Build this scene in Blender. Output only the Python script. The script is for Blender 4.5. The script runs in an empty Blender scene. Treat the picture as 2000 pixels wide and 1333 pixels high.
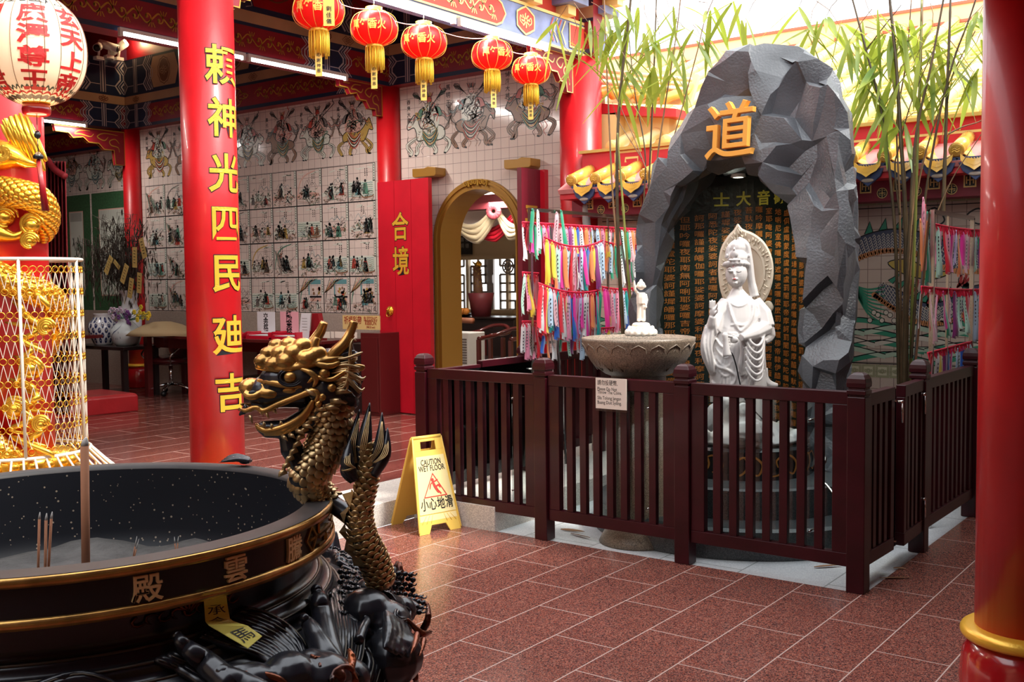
import bpy, bmesh, math, random
from math import sin, cos, pi, radians, hypot, atan2, sqrt, exp
from mathutils import Vector, Matrix, noise
SC = bpy.context.scene
COL = SC.collection
# ---------------------------------------------------------------- camera
FPX, YAW, PITCH, ROLL, CAMH = 2043.28, 0.6439303, 0.0580932, -0.01140585, 1.5
_f = Vector((-sin(YAW)*cos(PITCH), cos(YAW)*cos(PITCH), -sin(PITCH)))
_r = Vector((cos(YAW), sin(YAW), 0)); _u = _r.cross(_f)
_R = _r*cos(ROLL) + _u*sin(ROLL); _U = -_r*sin(ROLL) + _u*cos(ROLL)
CAM = Vector((0, 0, CAMH))
cd = bpy.data.cameras.new('camera'); cam = bpy.data.objects.new('camera', cd); COL.objects.link(cam)
cd.sensor_width = 36; cd.lens = 36*FPX/2000; cd.clip_start = 0.05; cd.clip_end = 200
M = Matrix((_R, _U, -_f)).transposed().to_4x4(); M.translation = CAM
cam.matrix_world = M; SC.camera = cam
# ---------------------------------------------------------------- light, exposure
SC.view_settings.view_transform = 'Standard'; SC.view_settings.look = 'None'
SC.view_settings.gamma = 1; SC.view_settings.use_curve_mapping = False
SC.view_settings.exposure = 0.20
w = bpy.data.worlds.new('sky'); SC.world = w; w.use_nodes = True
w.node_tree.nodes['Background'].inputs[0].default_value = (0.93, 0.97, 1.0, 1)
w.node_tree.nodes['Background'].inputs[1].default_value = 2.8
sl = bpy.data.lights.new('sun', 'SUN'); sl.energy = 5.5; sl.angle = radians(14); sl.color = (1, .95, .86)
so = bpy.data.objects.new('sun', sl); COL.objects.link(so); so.location = (9, 6, 11)
so.rotation_euler = Vector((-0.75, -0.12, -0.92)).to_track_quat('-Z', 'Y').to_euler()
SC.cycles.max_bounces = 8; SC.cycles.diffuse_bounces = 4; SC.cycles.glossy_bounces = 4
SC.cycles.transparent_max_bounces = 16; SC.cycles.sample_clamp_indirect = 6
SC.cycles.use_denoising = True

# ---------------------------------------------------------------- helpers
def ray(x, y):
    return _R*((x-1000)/FPX) + _U*(-(y-666.5)/FPX) + _f
def at(ax, val, x, y):                      # a point on the plane axis=val seen at (x, y)
    d = ray(x, y); t = (val-CAM[ax])/d[ax]; return CAM + d*t
def atd(d, x, y): return CAM + ray(x, y)*d
def rn(a=0., b=1.): return random.uniform(a, b)

def tag(o, label=None, cat=None, group=None, kind=None):
    if label: o['label'] = label
    if cat: o['category'] = cat
    if group: o['group'] = group
    if kind: o['kind'] = kind
    return o
def thing(name, loc, label, cat, group=None):
    o = bpy.data.objects.new(name, None); COL.objects.link(o); o.location = loc
    o.empty_display_size = .1
    return tag(o, label, cat, group)

class MB:
    def __init__(s): s.v = []; s.f = []; s.m = []; s.sm = []
    def add(s, vs, fs, mi=0, sm=False):
        b = len(s.v); s.v += [tuple(p) for p in vs]
        for f in fs: s.f.append(tuple(i+b for i in f)); s.m.append(mi); s.sm.append(sm)
        return s
    def box(s, x0, x1, y0, y1, z0, z1, mi=0):
        v = [(x, y, z) for z in (z0, z1) for y in (y0, y1) for x in (x0, x1)]
        return s.add(v, [(0,2,3,1),(4,5,7,6),(0,1,5,4),(2,6,7,3),(0,4,6,2),(1,3,7,5)], mi)
    def obox(s, c, ax, ay, az, mi=0):       # oriented box: centre and three half-vectors
        c, ax, ay, az = map(Vector, (c, ax, ay, az))
        v = [c+ax*i+ay*j+az*k for k in (-1,1) for j in (-1,1) for i in (-1,1)]
        return s.add(v, [(0,2,3,1),(4,5,7,6),(0,1,5,4),(2,6,7,3),(0,4,6,2),(1,3,7,5)], mi)
    def bar(s, a, b, w, t, mi=0, up=(0,0,1)):
        a, b = Vector(a), Vector(b); d = b-a; u = Vector(up)
        x = d.cross(u)
        if x.length < 1e-6: x = d.cross(Vector((1,0,0)))
        x.normalize(); y = x.cross(d).normalized()
        return s.obox((a+b)/2, d/2, x*w/2, y*t/2, mi)
    def tube(s, pts, rad, n=8, mi=0, caps=True, sm=True, closed=False, flat=1.0, up=None):
        P = [Vector(p) for p in pts]; k = len(P)
        if not hasattr(rad, '__len__'): rad = [rad]*k
        vs = []; prev = Vector(up) if up is not None else None
        for i in range(k):
            if closed: t = P[(i+1) % k]-P[i-1]
            else: t = P[min(i+1, k-1)]-P[max(i-1, 0)]
            if t.length < 1e-9: t = Vector((0,0,1))
            t.normalize()
            if prev is None:
                prev = Vector((0,0,1)) if abs(t.z) < .9 else Vector((1,0,0))
            n1 = prev - t*prev.dot(t)
            if n1.length < 1e-6: n1 = t.orthogonal()
            n1.normalize(); n2 = t.cross(n1); prev = n1
            for j in range(n):
                a = 2*pi*j/n; vs.append(P[i] + (n1*cos(a)*flat + n2*sin(a))*rad[i])
        fs = []
        rng = k if closed else k-1
        for i in range(rng):
            for j in range(n):
                a = i*n+j; b = i*n+(j+1) % n; c = ((i+1) % k)*n+(j+1) % n; d = ((i+1) % k)*n+j
                fs.append((a, b, c, d))
        if caps and not closed:
            fs.append(tuple(range(n-1, -1, -1))); fs.append(tuple((k-1)*n+j for j in range(n)))
        return s.add(vs, fs, mi, sm)
    def lathe(s, prof, c=(0,0,0), n=32, mi=0, sm=True, caps=True, a0=0, a1=2*pi, sx=1, sy=1):
        full = abs(a1-a0-2*pi) < 1e-6; m = n if full else n+1; vs = []
        for r, z in prof:
            for j in range(m):
                a = a0+(a1-a0)*j/n; vs.append((c[0]+r*cos(a)*sx, c[1]+r*sin(a)*sy, c[2]+z))
        fs = []
        for i in range(len(prof)-1):
            for j in range(n):
                b = (j+1) % m; fs.append((i*m+j, i*m+b, (i+1)*m+b, (i+1)*m+j))
        if caps and full:
            if prof[0][0] > 1e-5: fs.append(tuple(range(n-1, -1, -1)))
            if prof[-1][0] > 1e-5: fs.append(tuple((len(prof)-1)*m+j for j in range(n)))
        return s.add(vs, fs, mi, sm)
    def ell(s, c, r, rot=None, n=12, m=8, mi=0, sm=True):
        c = Vector(c)
        if not hasattr(r, '__len__'): r = (r, r, r)
        vs = []; R3 = rot
        for i in range(m+1):
            th = pi*i/m
            for j in range(n):
                a = 2*pi*j/n; p = Vector((r[0]*sin(th)*cos(a), r[1]*sin(th)*sin(a), r[2]*cos(th)))
                if R3 is not None: p = R3 @ p
                vs.append(c+p)
        fs = [(i*n+j, (i+1)*n+j, (i+1)*n+(j+1) % n, i*n+(j+1) % n) for i in range(m) for j in range(n)]
        return s.add(vs, fs, mi, sm)
    def prism(s, poly, fn, h0, h1, mi=0):   # poly in (u,v), fn(u,v,h) -> xyz
        n = len(poly); vs = [fn(u, v, h0) for u, v in poly]+[fn(u, v, h1) for u, v in poly]
        fs = [tuple(range(n-1, -1, -1)), tuple(range(n, 2*n))]+[(i, (i+1) % n, n+(i+1) % n, n+i) for i in range(n)]
        return s.add(vs, fs, mi)
    def mesh_add(s, me, fn=None, mi=0, sm=False):
        return s.add([fn(*v.co) if fn else tuple(v.co) for v in me.vertices], [tuple(p.vertices) for p in me.polygons], mi, sm)
    def xf(s, fn, i0=0):
        for i in range(i0, len(s.v)): s.v[i] = tuple(fn(*s.v[i]))
        return s
    def mesh(s, name, mats, off=(0,0,0)):
        me = bpy.data.meshes.new(name)
        ox, oy, oz = off
        me.from_pydata([(x-ox, y-oy, z-oz) for x, y, z in s.v], [], s.f)
        if not isinstance(mats, (list, tuple)): mats = [mats]
        for m_ in mats: me.materials.append(m_)
        me.polygons.foreach_set('material_index', s.m); me.polygons.foreach_set('use_smooth', s.sm)
        bm = bmesh.new(); bm.from_mesh(me)
        bmesh.ops.remove_doubles(bm, verts=bm.verts, dist=1e-6)
        bm.to_mesh(me); bm.free(); me.update()
        return me
    def build(s, name, mats, parent=None, bevel=0, label=None, flip=False):
        if parent is not None: off = parent_world(parent)
        else:
            xs = [p[0] for p in s.v]; ys = [p[1] for p in s.v]; zs = [p[2] for p in s.v]
            off = Vector(((min(xs)+max(xs))/2, (min(ys)+max(ys))/2, min(zs)))
        me = s.mesh(name, mats, off)
        o = bpy.data.objects.new(name, me); COL.objects.link(o)
        if parent is not None: o.parent = parent
        else: o.location = off
        if bevel:
            b = o.modifiers.new('bevel', 'BEVEL'); b.width = bevel; b.segments = 2; b.limit_method = 'ANGLE'; b.angle_limit = radians(40)
        if label: o['label'] = label
        return o
def parent_world(o):
    p = Vector((0,0,0))
    while o is not None: p += o.location; o = o.parent
    return p
def struct(name, mb, mats, label, cat, bevel=0):
    return tag(mb.build(name, mats, None, bevel), label, cat, None, 'structure')

def smoothpts(P, n=6, closed=False):        # Catmull-Rom through points (tuples of any dimension)
    k = len(P); out = []
    rng = k if closed else k-1
    for i in range(rng):
        p0 = P[i-1] if (closed or i > 0) else P[0]; p1 = P[i]; p2 = P[(i+1) % k]
        p3 = P[(i+2) % k] if (closed or i+2 < k) else P[-1]
        for j in range(n):
            t = j/n
            out.append(tuple(.5*(2*b+(c-a)*t+(2*a-5*b+4*c-d)*t*t+(3*b-a-3*c+d)*t**3) for a, b, c, d in zip(p0, p1, p2, p3)))
    if not closed: out.append(tuple(P[-1]))
    return out

# flat drawing on a surface: strokes and polygons in (u, v) with small layer heights
class Draw:
    def __init__(s): s.items = []
    def poly(s, pts, mi=0, h=1): s.items.append((list(pts), [tuple(range(len(pts)))], mi, h)); return s
    def stroke(s, pts, w, mi=0, h=1, taper=True, n=4, closed=False):
        if n > 1 and len(pts) > 2: pts = smoothpts(pts, n, closed)
        k = len(pts); L = []; Rr = []
        for i in range(k):
            if closed: dx = pts[(i+1) % k][0]-pts[i-1][0]; dy = pts[(i+1) % k][1]-pts[i-1][1]
            else: dx = pts[min(i+1, k-1)][0]-pts[max(i-1, 0)][0]; dy = pts[min(i+1, k-1)][1]-pts[max(i-1, 0)][1]
            l = hypot(dx, dy) or 1e-9; dx /= l; dy /= l
            ww = w/2
            if taper and not closed: ww *= (.25+.75*sin(pi*min(1, (i+.3)/(k-.4)))**.5)
            L.append((pts[i][0]-dy*ww, pts[i][1]+dx*ww)); Rr.append((pts[i][0]+dy*ww, pts[i][1]-dx*ww))
        vs = L+Rr; fs = [(i, k+i, k+i+1, i+1) for i in range(k-1)]
        if closed: fs.append((k-1, 2*k-1, k, 0))
        s.items.append((vs, fs, mi, h)); return s
    def rect(s, u0, v0, u1, v1, mi=0, h=1): return s.poly([(u0,v0),(u1,v0),(u1,v1),(u0,v1)], mi, h)
    def frame(s, u0, v0, u1, v1, t, mi=0, h=1):
        s.rect(u0, v0, u1, v0+t, mi, h); s.rect(u0, v1-t, u1, v1, mi, h); s.rect(u0, v0+t, u0+t, v1-t, mi, h); return s.rect(u1-t, v0+t, u1, v1-t, mi, h)
    def disc(s, u, v, r, mi=0, h=1, n=14, ry=None): 
        ry = ry or r; return s.poly([(u+r*cos(2*pi*i/n), v+ry*sin(2*pi*i/n)) for i in range(n)], mi, h)
    def text(s, me, u, v, sz, mi=0, h=1, sx=1.0):
        s.items.append(([(u+p.co.x*sz*sx, v+p.co.y*sz) for p in me.vertices], [tuple(p.vertices) for p in me.polygons], mi, h)); return s
    def into(s, mb, fn, base=.0015, step=.0008, maxl=None):
        for vs, fs, mi, h in s.items:
            hh = base+step*(h-1)
            mb.add([fn(u, v, hh) for u, v in vs], fs, mi)
        return mb

def subdiv(vs, fs, maxl):                   # triangle soup with no edge longer than maxl
    vs = [tuple(v) for v in vs]; tris = []
    for f in fs:
        for i in range(1, len(f)-1): tris.append((f[0], f[i], f[i+1]))
    for _ in range(6):
        mid = {}; out = []; ch = False
        def m(a, b):
            k = (min(a, b), max(a, b))
            if k not in mid: mid[k] = len(vs); vs.append(tuple((p+q)/2 for p, q in zip(vs[a], vs[b])))
            return mid[k]
        def lng(a, b): return sum((p-q)**2 for p, q in zip(vs[a], vs[b])) > maxl*maxl
        for a, b, c in tris:
            e = (lng(a, b), lng(b, c), lng(c, a)); s_ = sum(e)
            if s_ == 0: out.append((a, b, c)); continue
            ch = True
            if s_ == 3: x, y, z = m(a, b), m(b, c), m(c, a); out += [(a,x,z),(x,b,y),(z,y,c),(x,y,z)]
            elif s_ == 1:
                if e[0]: x = m(a, b); out += [(a,x,c),(x,b,c)]
                elif e[1]: x = m(b, c); out += [(a,b,x),(a,x,c)]
                else: x = m(c, a); out += [(a,b,x),(x,b,c)]
            else:
                if not e[0]: x, y = m(b, c), m(c, a); out += [(a,b,x),(a,x,y),(y,x,c)]
                elif not e[1]: x, y = m(a, b), m(c, a); out += [(a,x,y),(x,b,c),(x,c,y)]
                else: x, y = m(a, b), m(b, c); out += [(x,b,y),(a,x,y),(a,y,c)]
        tris = out
        if not ch: break
    return vs, tris

_glyph = {}
def glyph(txt, off=0.0, ext=0.0, bev=0.0):  # mesh of a text, centred, about 1 unit high
    k = (txt, round(off, 4), round(ext, 4), round(bev, 4))
    if k in _glyph: return _glyph[k]
    c = bpy.data.curves.new('t', 'FONT'); c.body = txt; c.size = 1; c.align_x = 'CENTER'; c.align_y = 'CENTER'
    c.offset = off; c.extrude = ext; c.bevel_depth = bev; c.resolution_u = 3; c.fill_mode = 'BOTH' if ext else 'FRONT'
    o = bpy.data.objects.new('t', c); COL.objects.link(o)
    dg = bpy.context.evaluated_depsgraph_get(); me = bpy.data.meshes.new_from_object(o.evaluated_get(dg))
    bpy.data.objects.remove(o); bpy.data.curves.remove(c)
    if me.vertices:
        xs = [v.co.x for v in me.vertices]; ys = [v.co.y for v in me.vertices]
        cx = (min(xs)+max(xs))/2; cy = (min(ys)+max(ys))/2
        for v in me.vertices: v.co.x -= cx; v.co.y -= cy
    _glyph[k] = me
    return me

def remesh(mb, voxel, smooth=0, sub=0, disp=None, name='clay'):   # fuse overlapping solids into one skin
    me = mb.mesh(name, []); o = bpy.data.objects.new(name, me); COL.objects.link(o)
    r = o.modifiers.new('r', 'REMESH'); r.mode = 'VOXEL'; r.voxel_size = voxel; r.use_smooth_shade = True
    if smooth:
        s_ = o.modifiers.new('s', 'SMOOTH'); s_.factor = .5; s_.iterations = smooth
    dg = bpy.context.evaluated_depsgraph_get(); out = bpy.data.meshes.new_from_object(o.evaluated_get(dg))
    bpy.data.objects.remove(o); bpy.data.meshes.remove(me)
    if disp:
        ns = [v.normal.copy() for v in out.vertices]
        for v, n_ in zip(out.vertices, ns): v.co = disp(v.co, n_)
    out.update()
    return out
def clay(name, mb, mat, parent=None, voxel=.01, smooth=2, disp=None, flat=False, label=None):
    me = remesh(mb, voxel, smooth, disp=disp, name=name)
    off = parent_world(parent) if parent is not None else None
    if off is None:
        xs = [v.co.x for v in me.vertices]; ys = [v.co.y for v in me.vertices]; zs = [v.co.z for v in me.vertices]
        off = Vector(((min(xs)+max(xs))/2, (min(ys)+max(ys))/2, min(zs)))
    for v in me.vertices: v.co = v.co-off
    me.materials.clear(); me.materials.append(mat)
    me.polygons.foreach_set('use_smooth', [not flat]*len(me.polygons)); me.name = name
    o = bpy.data.objects.new(name, me); COL.objects.link(o)
    if parent is not None: o.parent = parent
    else: o.location = off
    if label: o['label'] = label
    return o
def copy_tree(o, parent=None):
    c = o.copy(); COL.objects.link(c); c.parent = parent
    for ch in list(o.children): copy_tree(ch, c)
    return c

# ---------------------------------------------------------------- materials
def mat(name, col, rough=.5, metal=0, **k):
    m = bpy.data.materials.new(name); m.use_nodes = True; nt = m.node_tree; b = nt.nodes['Principled BSDF']
    b.inputs['Base Color'].default_value = (*col, 1); b.inputs['Roughness'].default_value = rough; b.inputs['Metallic'].default_value = metal
    if k.get('coat'): b.inputs['Coat Weight'].default_value = k['coat']; b.inputs['Coat Roughness'].default_value = k.get('coatr', .08)
    if k.get('spec') is not None: b.inputs['Specular IOR Level'].default_value = k['spec']
    if k.get('emit'): b.inputs['Emission Color'].default_value = (*k.get('ecol', col), 1); b.inputs['Emission Strength'].default_value = k['emit']
    if k.get('trans'): b.inputs['Transmission Weight'].default_value = k['trans']
    if k.get('sss'): b.inputs['Subsurface Weight'].default_value = k['sss']; b.inputs['Subsurface Radius'].default_value = (.02,.015,.01); b.inputs['Subsurface Scale'].default_value = 1
    if k.get('sheen'): b.inputs['Sheen Weight'].default_value = k['sheen']
    v = k.get('var')
    if v:    # gentle mottling: (scale, amount)
        tc = nt.nodes.new('ShaderNodeTexCoord'); nz = nt.nodes.new('ShaderNodeTexNoise'); nz.inputs['Scale'].default_value = v[0]; nz.inputs['Detail'].default_value = 5
        mx = nt.nodes.new('ShaderNodeMix'); mx.data_type = 'RGBA'; c2 = k.get('col2', tuple(c*(1-v[1]) for c in col))
        mx.inputs[6].default_value = (*c2, 1); mx.inputs[7].default_value = (*col, 1)
        mr = nt.nodes.new('ShaderNodeMapRange'); mr.inputs[1].default_value = .35; mr.inputs[2].default_value = .65
        nt.links.new(tc.outputs['Object'], nz.inputs['Vector']); nt.links.new(nz.outputs[0], mr.inputs[0]); nt.links.new(mr.outputs[0], mx.inputs[0]); nt.links.new(mx.outputs[2], b.inputs['Base Color'])
    bp = k.get('bump')
    if bp:   # (scale, strength, distance)
        tc = nt.nodes.new('ShaderNodeTexCoord'); nz = nt.nodes.new('ShaderNodeTexNoise'); nz.inputs['Scale'].default_value = bp[0]; nz.inputs['Detail'].default_value = 6
        bu = nt.nodes.new('ShaderNodeBump'); bu.inputs['Strength'].default_value = bp[1]; bu.inputs['Distance'].default_value = bp[2]
        nt.links.new(tc.outputs['Object'], nz.inputs['Vector']); nt.links.new(nz.outputs[0], bu.inputs['Height']); nt.links.new(bu.outputs[0], b.inputs['Normal'])
    return m
def nodes(m): return m.node_tree, m.node_tree.nodes, m.node_tree.links, m.node_tree.nodes['Principled BSDF']

def granite(name, cols, scale, tile=None, rough=.25, grout=(.62,.5,.46), gw=.004, off=(0,0), coat=0):
    m = mat(name, cols[0], rough); nt, N, L, b = nodes(m)
    g = N.new('ShaderNodeNewGeometry')
    vo = N.new('ShaderNodeTexVoronoi'); vo.inputs['Scale'].default_value = scale; L.new(g.outputs['Position'], vo.inputs['Vector'])
    sp = N.new('ShaderNodeSeparateColor'); L.new(vo.outputs['Color'], sp.inputs[0])
    cr = N.new('ShaderNodeValToRGB'); cr.color_ramp.interpolation = 'CONSTANT'
    e = cr.color_ramp.elements
    while len(e) < len(cols): e.new(.5)
    for i, c in enumerate(cols): e[i].position = i/len(cols); e[i].color = (*c, 1)
    L.new(sp.outputs[0], cr.inputs[0]); last = cr.outputs[0]
    nz = N.new('ShaderNodeTexNoise'); nz.inputs['Scale'].default_value = 1.7; L.new(g.outputs['Position'], nz.inputs['Vector'])
    hs = N.new('ShaderNodeHueSaturation'); mr = N.new('ShaderNodeMapRange'); mr.inputs[3].default_value = .8; mr.inputs[4].default_value = 1.2
    L.new(nz.outputs[0], mr.inputs[0]); L.new(mr.outputs[0], hs.inputs['Value']); L.new(last, hs.inputs['Color']); last = hs.outputs[0]
    if tile:
        mp = N.new('ShaderNodeMapping'); L.new(g.outputs['Position'], mp.inputs['Vector'])
        mp.inputs['Rotation'].default_value = (0, 0, radians(90)); mp.inputs['Location'].default_value = (off[0], off[1], 0)
        br = N.new('ShaderNodeTexBrick'); br.offset = .5; br.inputs['Scale'].default_value = 1; br.inputs['Mortar Size'].default_value = gw
        br.inputs['Brick Width'].default_value = tile[0]; br.inputs['Row Height'].default_value = tile[1]; br.inputs['Mortar Smooth'].default_value = 0
        br.inputs['Color1'].default_value = (1,1,1,1); br.inputs['Color2'].default_value = (.8,.8,.8,1); br.inputs['Mortar'].default_value = (0,0,0,1)
        L.new(mp.outputs[0], br.inputs['Vector'])
        m1 = N.new('ShaderNodeMix'); m1.data_type = 'RGBA'; m1.blend_type = 'MULTIPLY'; m1.inputs[0].default_value = .35; L.new(last, m1.inputs[6]); L.new(br.outputs['Color'], m1.inputs[7])
        m2 = N.new('ShaderNodeMix'); m2.data_type = 'RGBA'; m2.inputs[7].default_value = (*grout, 1)
        L.new(br.outputs['Fac'], m2.inputs[0]); L.new(m1.outputs[2], m2.inputs[6]); last = m2.outputs[2]
        rr = N.new('ShaderNodeMapRange'); rr.inputs[3].default_value = rough; rr.inputs[4].default_value = .8; L.new(br.outputs['Fac'], rr.inputs[0]); L.new(rr.outputs[0], b.inputs['Roughness'])
    L.new(last, b.inputs['Base Color'])
    if coat: b.inputs['Coat Weight'].default_value = coat
    return m
def walltile(name, col, grout, w, h, axes='xz', gw=.003, rough=.18, var=.05, off=(0,0)):
    m = mat(name, col, rough); nt, N, L, b = nodes(m)
    g = N.new('ShaderNodeNewGeometry'); s = N.new('ShaderNodeSeparateXYZ'); c = N.new('ShaderNodeCombineXYZ'); L.new(g.outputs['Position'], s.inputs[0])
    ax = {'x': 0, 'y': 1, 'z': 2}; L.new(s.outputs[ax[axes[0]]], c.inputs[0]); L.new(s.outputs[ax[axes[1]]], c.inputs[1])
    mp = N.new('ShaderNodeMapping'); mp.inputs['Location'].default_value = (off[0], off[1], 0); L.new(c.outputs[0], mp.inputs['Vector'])
    br = N.new('ShaderNodeTexBrick'); br.offset = 0; br.inputs['Scale'].default_value = 1; br.inputs['Mortar Size'].default_value = gw; br.inputs['Mortar Smooth'].default_value = 0
    br.inputs['Brick Width'].default_value = w; br.inputs['Row Height'].default_value = h
    br.inputs['Color1'].default_value = (*col, 1); br.inputs['Color2'].default_value = (*[x*(1-var) for x in col], 1); br.inputs['Mortar'].default_value = (*grout, 1)
    L.new(mp.outputs[0], br.inputs['Vector']); L.new(br.outputs['Color'], b.inputs['Base Color'])
    rr = N.new('ShaderNodeMapRange'); rr.inputs[3].default_value = rough; rr.inputs[4].default_value = .8; L.new(br.outputs['Fac'], rr.inputs[0]); L.new(rr.outputs[0], b.inputs['Roughness'])
    bu = N.new('ShaderNodeBump'); bu.invert = True; bu.inputs['Strength'].default_value = .3; bu.inputs['Distance'].default_value = .002; L.new(br.outputs['Fac'], bu.inputs['Height']); L.new(bu.outputs[0], b.inputs['Normal'])
    return m
def emitm(name, col, s):
    m = mat(name, (0,0,0), .5, emit=s, ecol=col); return m

m_red = mat('red_column_paint', (.62,.008,.014), .4, coat=.15, var=(3,.25), bump=(9,.12,.01))
m_reddark = mat('dark_red_paint', (.30,.006,.012), .35, coat=.3, var=(3,.25))
m_reddoor = mat('door_red_paint', (.56,.006,.02), .42, bump=(60,.1,.002), var=(4,.15))
m_beamred = mat('beam_red_paint', (.27,.008,.018), .4, var=(4,.25))
m_ceil = mat('ceiling_red_paint', (.22,.01,.015), .35, var=(2,.3))
m_navy = mat('beam_navy_paint', (.012,.022,.06), .4)
m_beige = mat('beam_beige_paint', (.50,.30,.16), .5, var=(3,.2))
m_grey = mat('beam_grey_line', (.42,.38,.40), .5)
m_blue = mat('eave_blue_paint', (.22,.27,.50), .5, var=(8,.3))
m_goldp = mat('gold_painted_relief', (.50,.27,.03), .38, metal=.25)
m_brown = mat('brown_paint', (.16,.05,.02), .5)
m_gold = mat('bright_gold_leaf', (.90,.52,.06), .25, metal=.85, bump=(40,.15,.003))
m_goldc = mat('gold_character_paint', (.88,.50,.05), .3, metal=.35, bump=(90,.3,.003))
m_goldy = mat('yellow_gold_paint', (.95,.55,.10), .4)
m_black = mat('black_ink', (.008,.008,.01), .45)
m_wood = mat('dark_mahogany_wood', (.042,.003,.007), .36, coat=.12, spec=.3, var=(7,.35), bump=(30,.08,.002))
m_white = mat('white_paint', (.8,.8,.78), .4)
m_steel = mat('stainless_steel', (.62,.60,.58), .22, metal=1)
m_floor = granite('red_granite_floor', [(.28,.092,.066),(.17,.055,.044),(.40,.175,.13),(.10,.036,.034),(.31,.08,.05),(.23,.095,.08),(.055,.026,.026)], 230, (.576,.288), .20, off=(.12, -.121), gw=.0026, grout=(.50,.38,.34))
m_floor2 = granite('hall_granite_floor', [(.20,.06,.045),(.12,.035,.03),(.26,.09,.07),(.09,.03,.03),(.22,.05,.035)], 160, (.9,.30), .16, off=(.1,.02), grout=(.45,.32,.28), gw=.003)
m_kerb = granite('pale_granite_kerb', [(.62,.57,.52),(.5,.46,.42),(.7,.66,.6),(.42,.39,.37)], 260, None, .5)
m_whitefloor = granite('white_granite_floor', [(.62,.64,.66),(.55,.57,.60),(.70,.72,.74)], 200, (.9,.45), .45, grout=(.3,.32,.32))
m_dgranite = granite('dark_granite', [(.055,.06,.065),(.03,.035,.04),(.09,.095,.10)], 300, None, .35)
m_bgranite = granite('brown_granite', [(.20,.15,.11),(.30,.23,.17),(.10,.07,.05),(.24,.18,.13),(.14,.11,.08)], 330, None, .45)
m_tile = walltile('white_wall_tile', (.68,.57,.52), (.27,.21,.20), .1, .1, 'xz', .0022, .12, off=(.05,.035))
random.seed(7)
PZ = .15            # hall floor height
# ---------------------------------------------------------------- floors
mb = MB(); mb.box(-4.45, 3.2, -4, 4.88, -.1, 0); mb.box(-1.6, 3.2, 4.88, 9, -.1, 0)
struct('floor', mb, m_floor, 'polished red granite tiled courtyard floor', 'floor')
mb = MB(); mb.box(-3.8, -1.6, 4.88, 8.0, -.1, -.004)
struct('floor_shrine_yard', mb, m_whitefloor, 'pale granite slabs inside the fenced shrine yard', 'floor')
mb = MB(); mb.box(-20, -4.92, -4, 8.05, 0, PZ)
struct('floor_hall', mb, m_floor2, 'raised dark red granite floor of the open hall', 'floor')
mb = MB(); mb.box(-4.92, -4.45, -4, 8.05, 0, PZ-.002); mb.box(-4.45, -3.8, 4.87, 8.05, -.05, PZ-.002)
struct('trim_1', mb, m_kerb, 'pale granite kerb along the raised hall floor', 'kerb', .004)
mb = MB(); mb.box(-12.1, -5.85, 8.3, 11.8, 0, PZ)
struct('floor_back_room', mb, m_kerb, 'pale tiled floor of the room behind the arched doorway', 'floor')
# ---------------------------------------------------------------- back wall with arched doorway
WY = 8.05; AX, AR, AZ = -6.427, .50, 1.92
mb = MB()
def arch_wall(mb, x0, x1, z0, z1, ya, yb, mi=0):
    mb.box(x0, AX-AR, ya, yb, z0, z1, mi); mb.box(AX+AR, x1, ya, yb, z0, z1, mi)
    n = 20
    for i in range(n):
        a0 = pi-pi*i/n; a1 = pi-pi*(i+1)/n
        p = [(AX+AR*cos(a0), AZ+AR*sin(a0)), (AX+AR*cos(a1), AZ+AR*sin(a1)), (AX+AR*cos(a1), z1), (AX+AR*cos(a0), z1)]
        mb.prism(p, lambda u, v, h: (u, h, v), ya, yb, mi)
arch_wall(mb, -7.7, -5.13, 0, 4.3, WY, WY+.25)
struct('wall_back', mb, m_tile, 'white tiled back wall with painted riders above the arched doorway', 'wall')
mb = MB(); mb.box(-20, -7.7, WY, WY+.25, 1.155, 4.3)
wall_l = struct('wall_hall', mb, m_tile, 'white tiled hall wall covered with painted story panels', 'wall')
m_dado = mat('beige_stone_dado', (.42,.33,.28), .35, var=(60,.2))
mb = MB(); mb.box(-20, -7.7, WY-.01, WY+.25, 0, 1.155)
struct('trim_2', mb, m_dado, 'brownish stone dado below the painted tile panels', 'dado')
mb = MB(); mb.box(-20.2, -20, -4.2, 8.3, 0, 5.05)
struct('wall_left', mb, m_reddark, 'dark red far side wall of the hall', 'wall')
# room behind the door
m_cream = mat('cream_wall_paint', (.55,.42,.27), .6)
BY = 11.6
wl, wr, wt, wb = at(1, BY, 893, 505).x-.6, at(1, BY, 1008, 505).x, at(1, BY, 950, 505).z, at(1, BY, 950, 605).z
mb = MB(); mb.box(-12.1, -5.9, BY, BY+.2, 0, wb); mb.box(-12.1, -5.9, BY, BY+.2, wt, 3.15); mb.box(wr, -5.9, BY, BY+.2, wb, wt); mb.box(-12.1, wl, BY, BY+.2, wb, wt); mb.box(-12.1, -12.0, 8.3, BY, 0, 3.15); mb.box(-5.92, -5.85, 8.3, BY, 0, 3.15)
struct('wall_back_room', mb, m_cream, 'cream walls of the room behind the arched doorway', 'wall')
mb = MB(); mb.box(-12.1, -5.85, 8.3, BY+.2, 3.15, 3.2)
struct('ceiling_back_room', mb, m_white, 'white ceiling of the room behind the arched doorway', 'ceiling')
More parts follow.
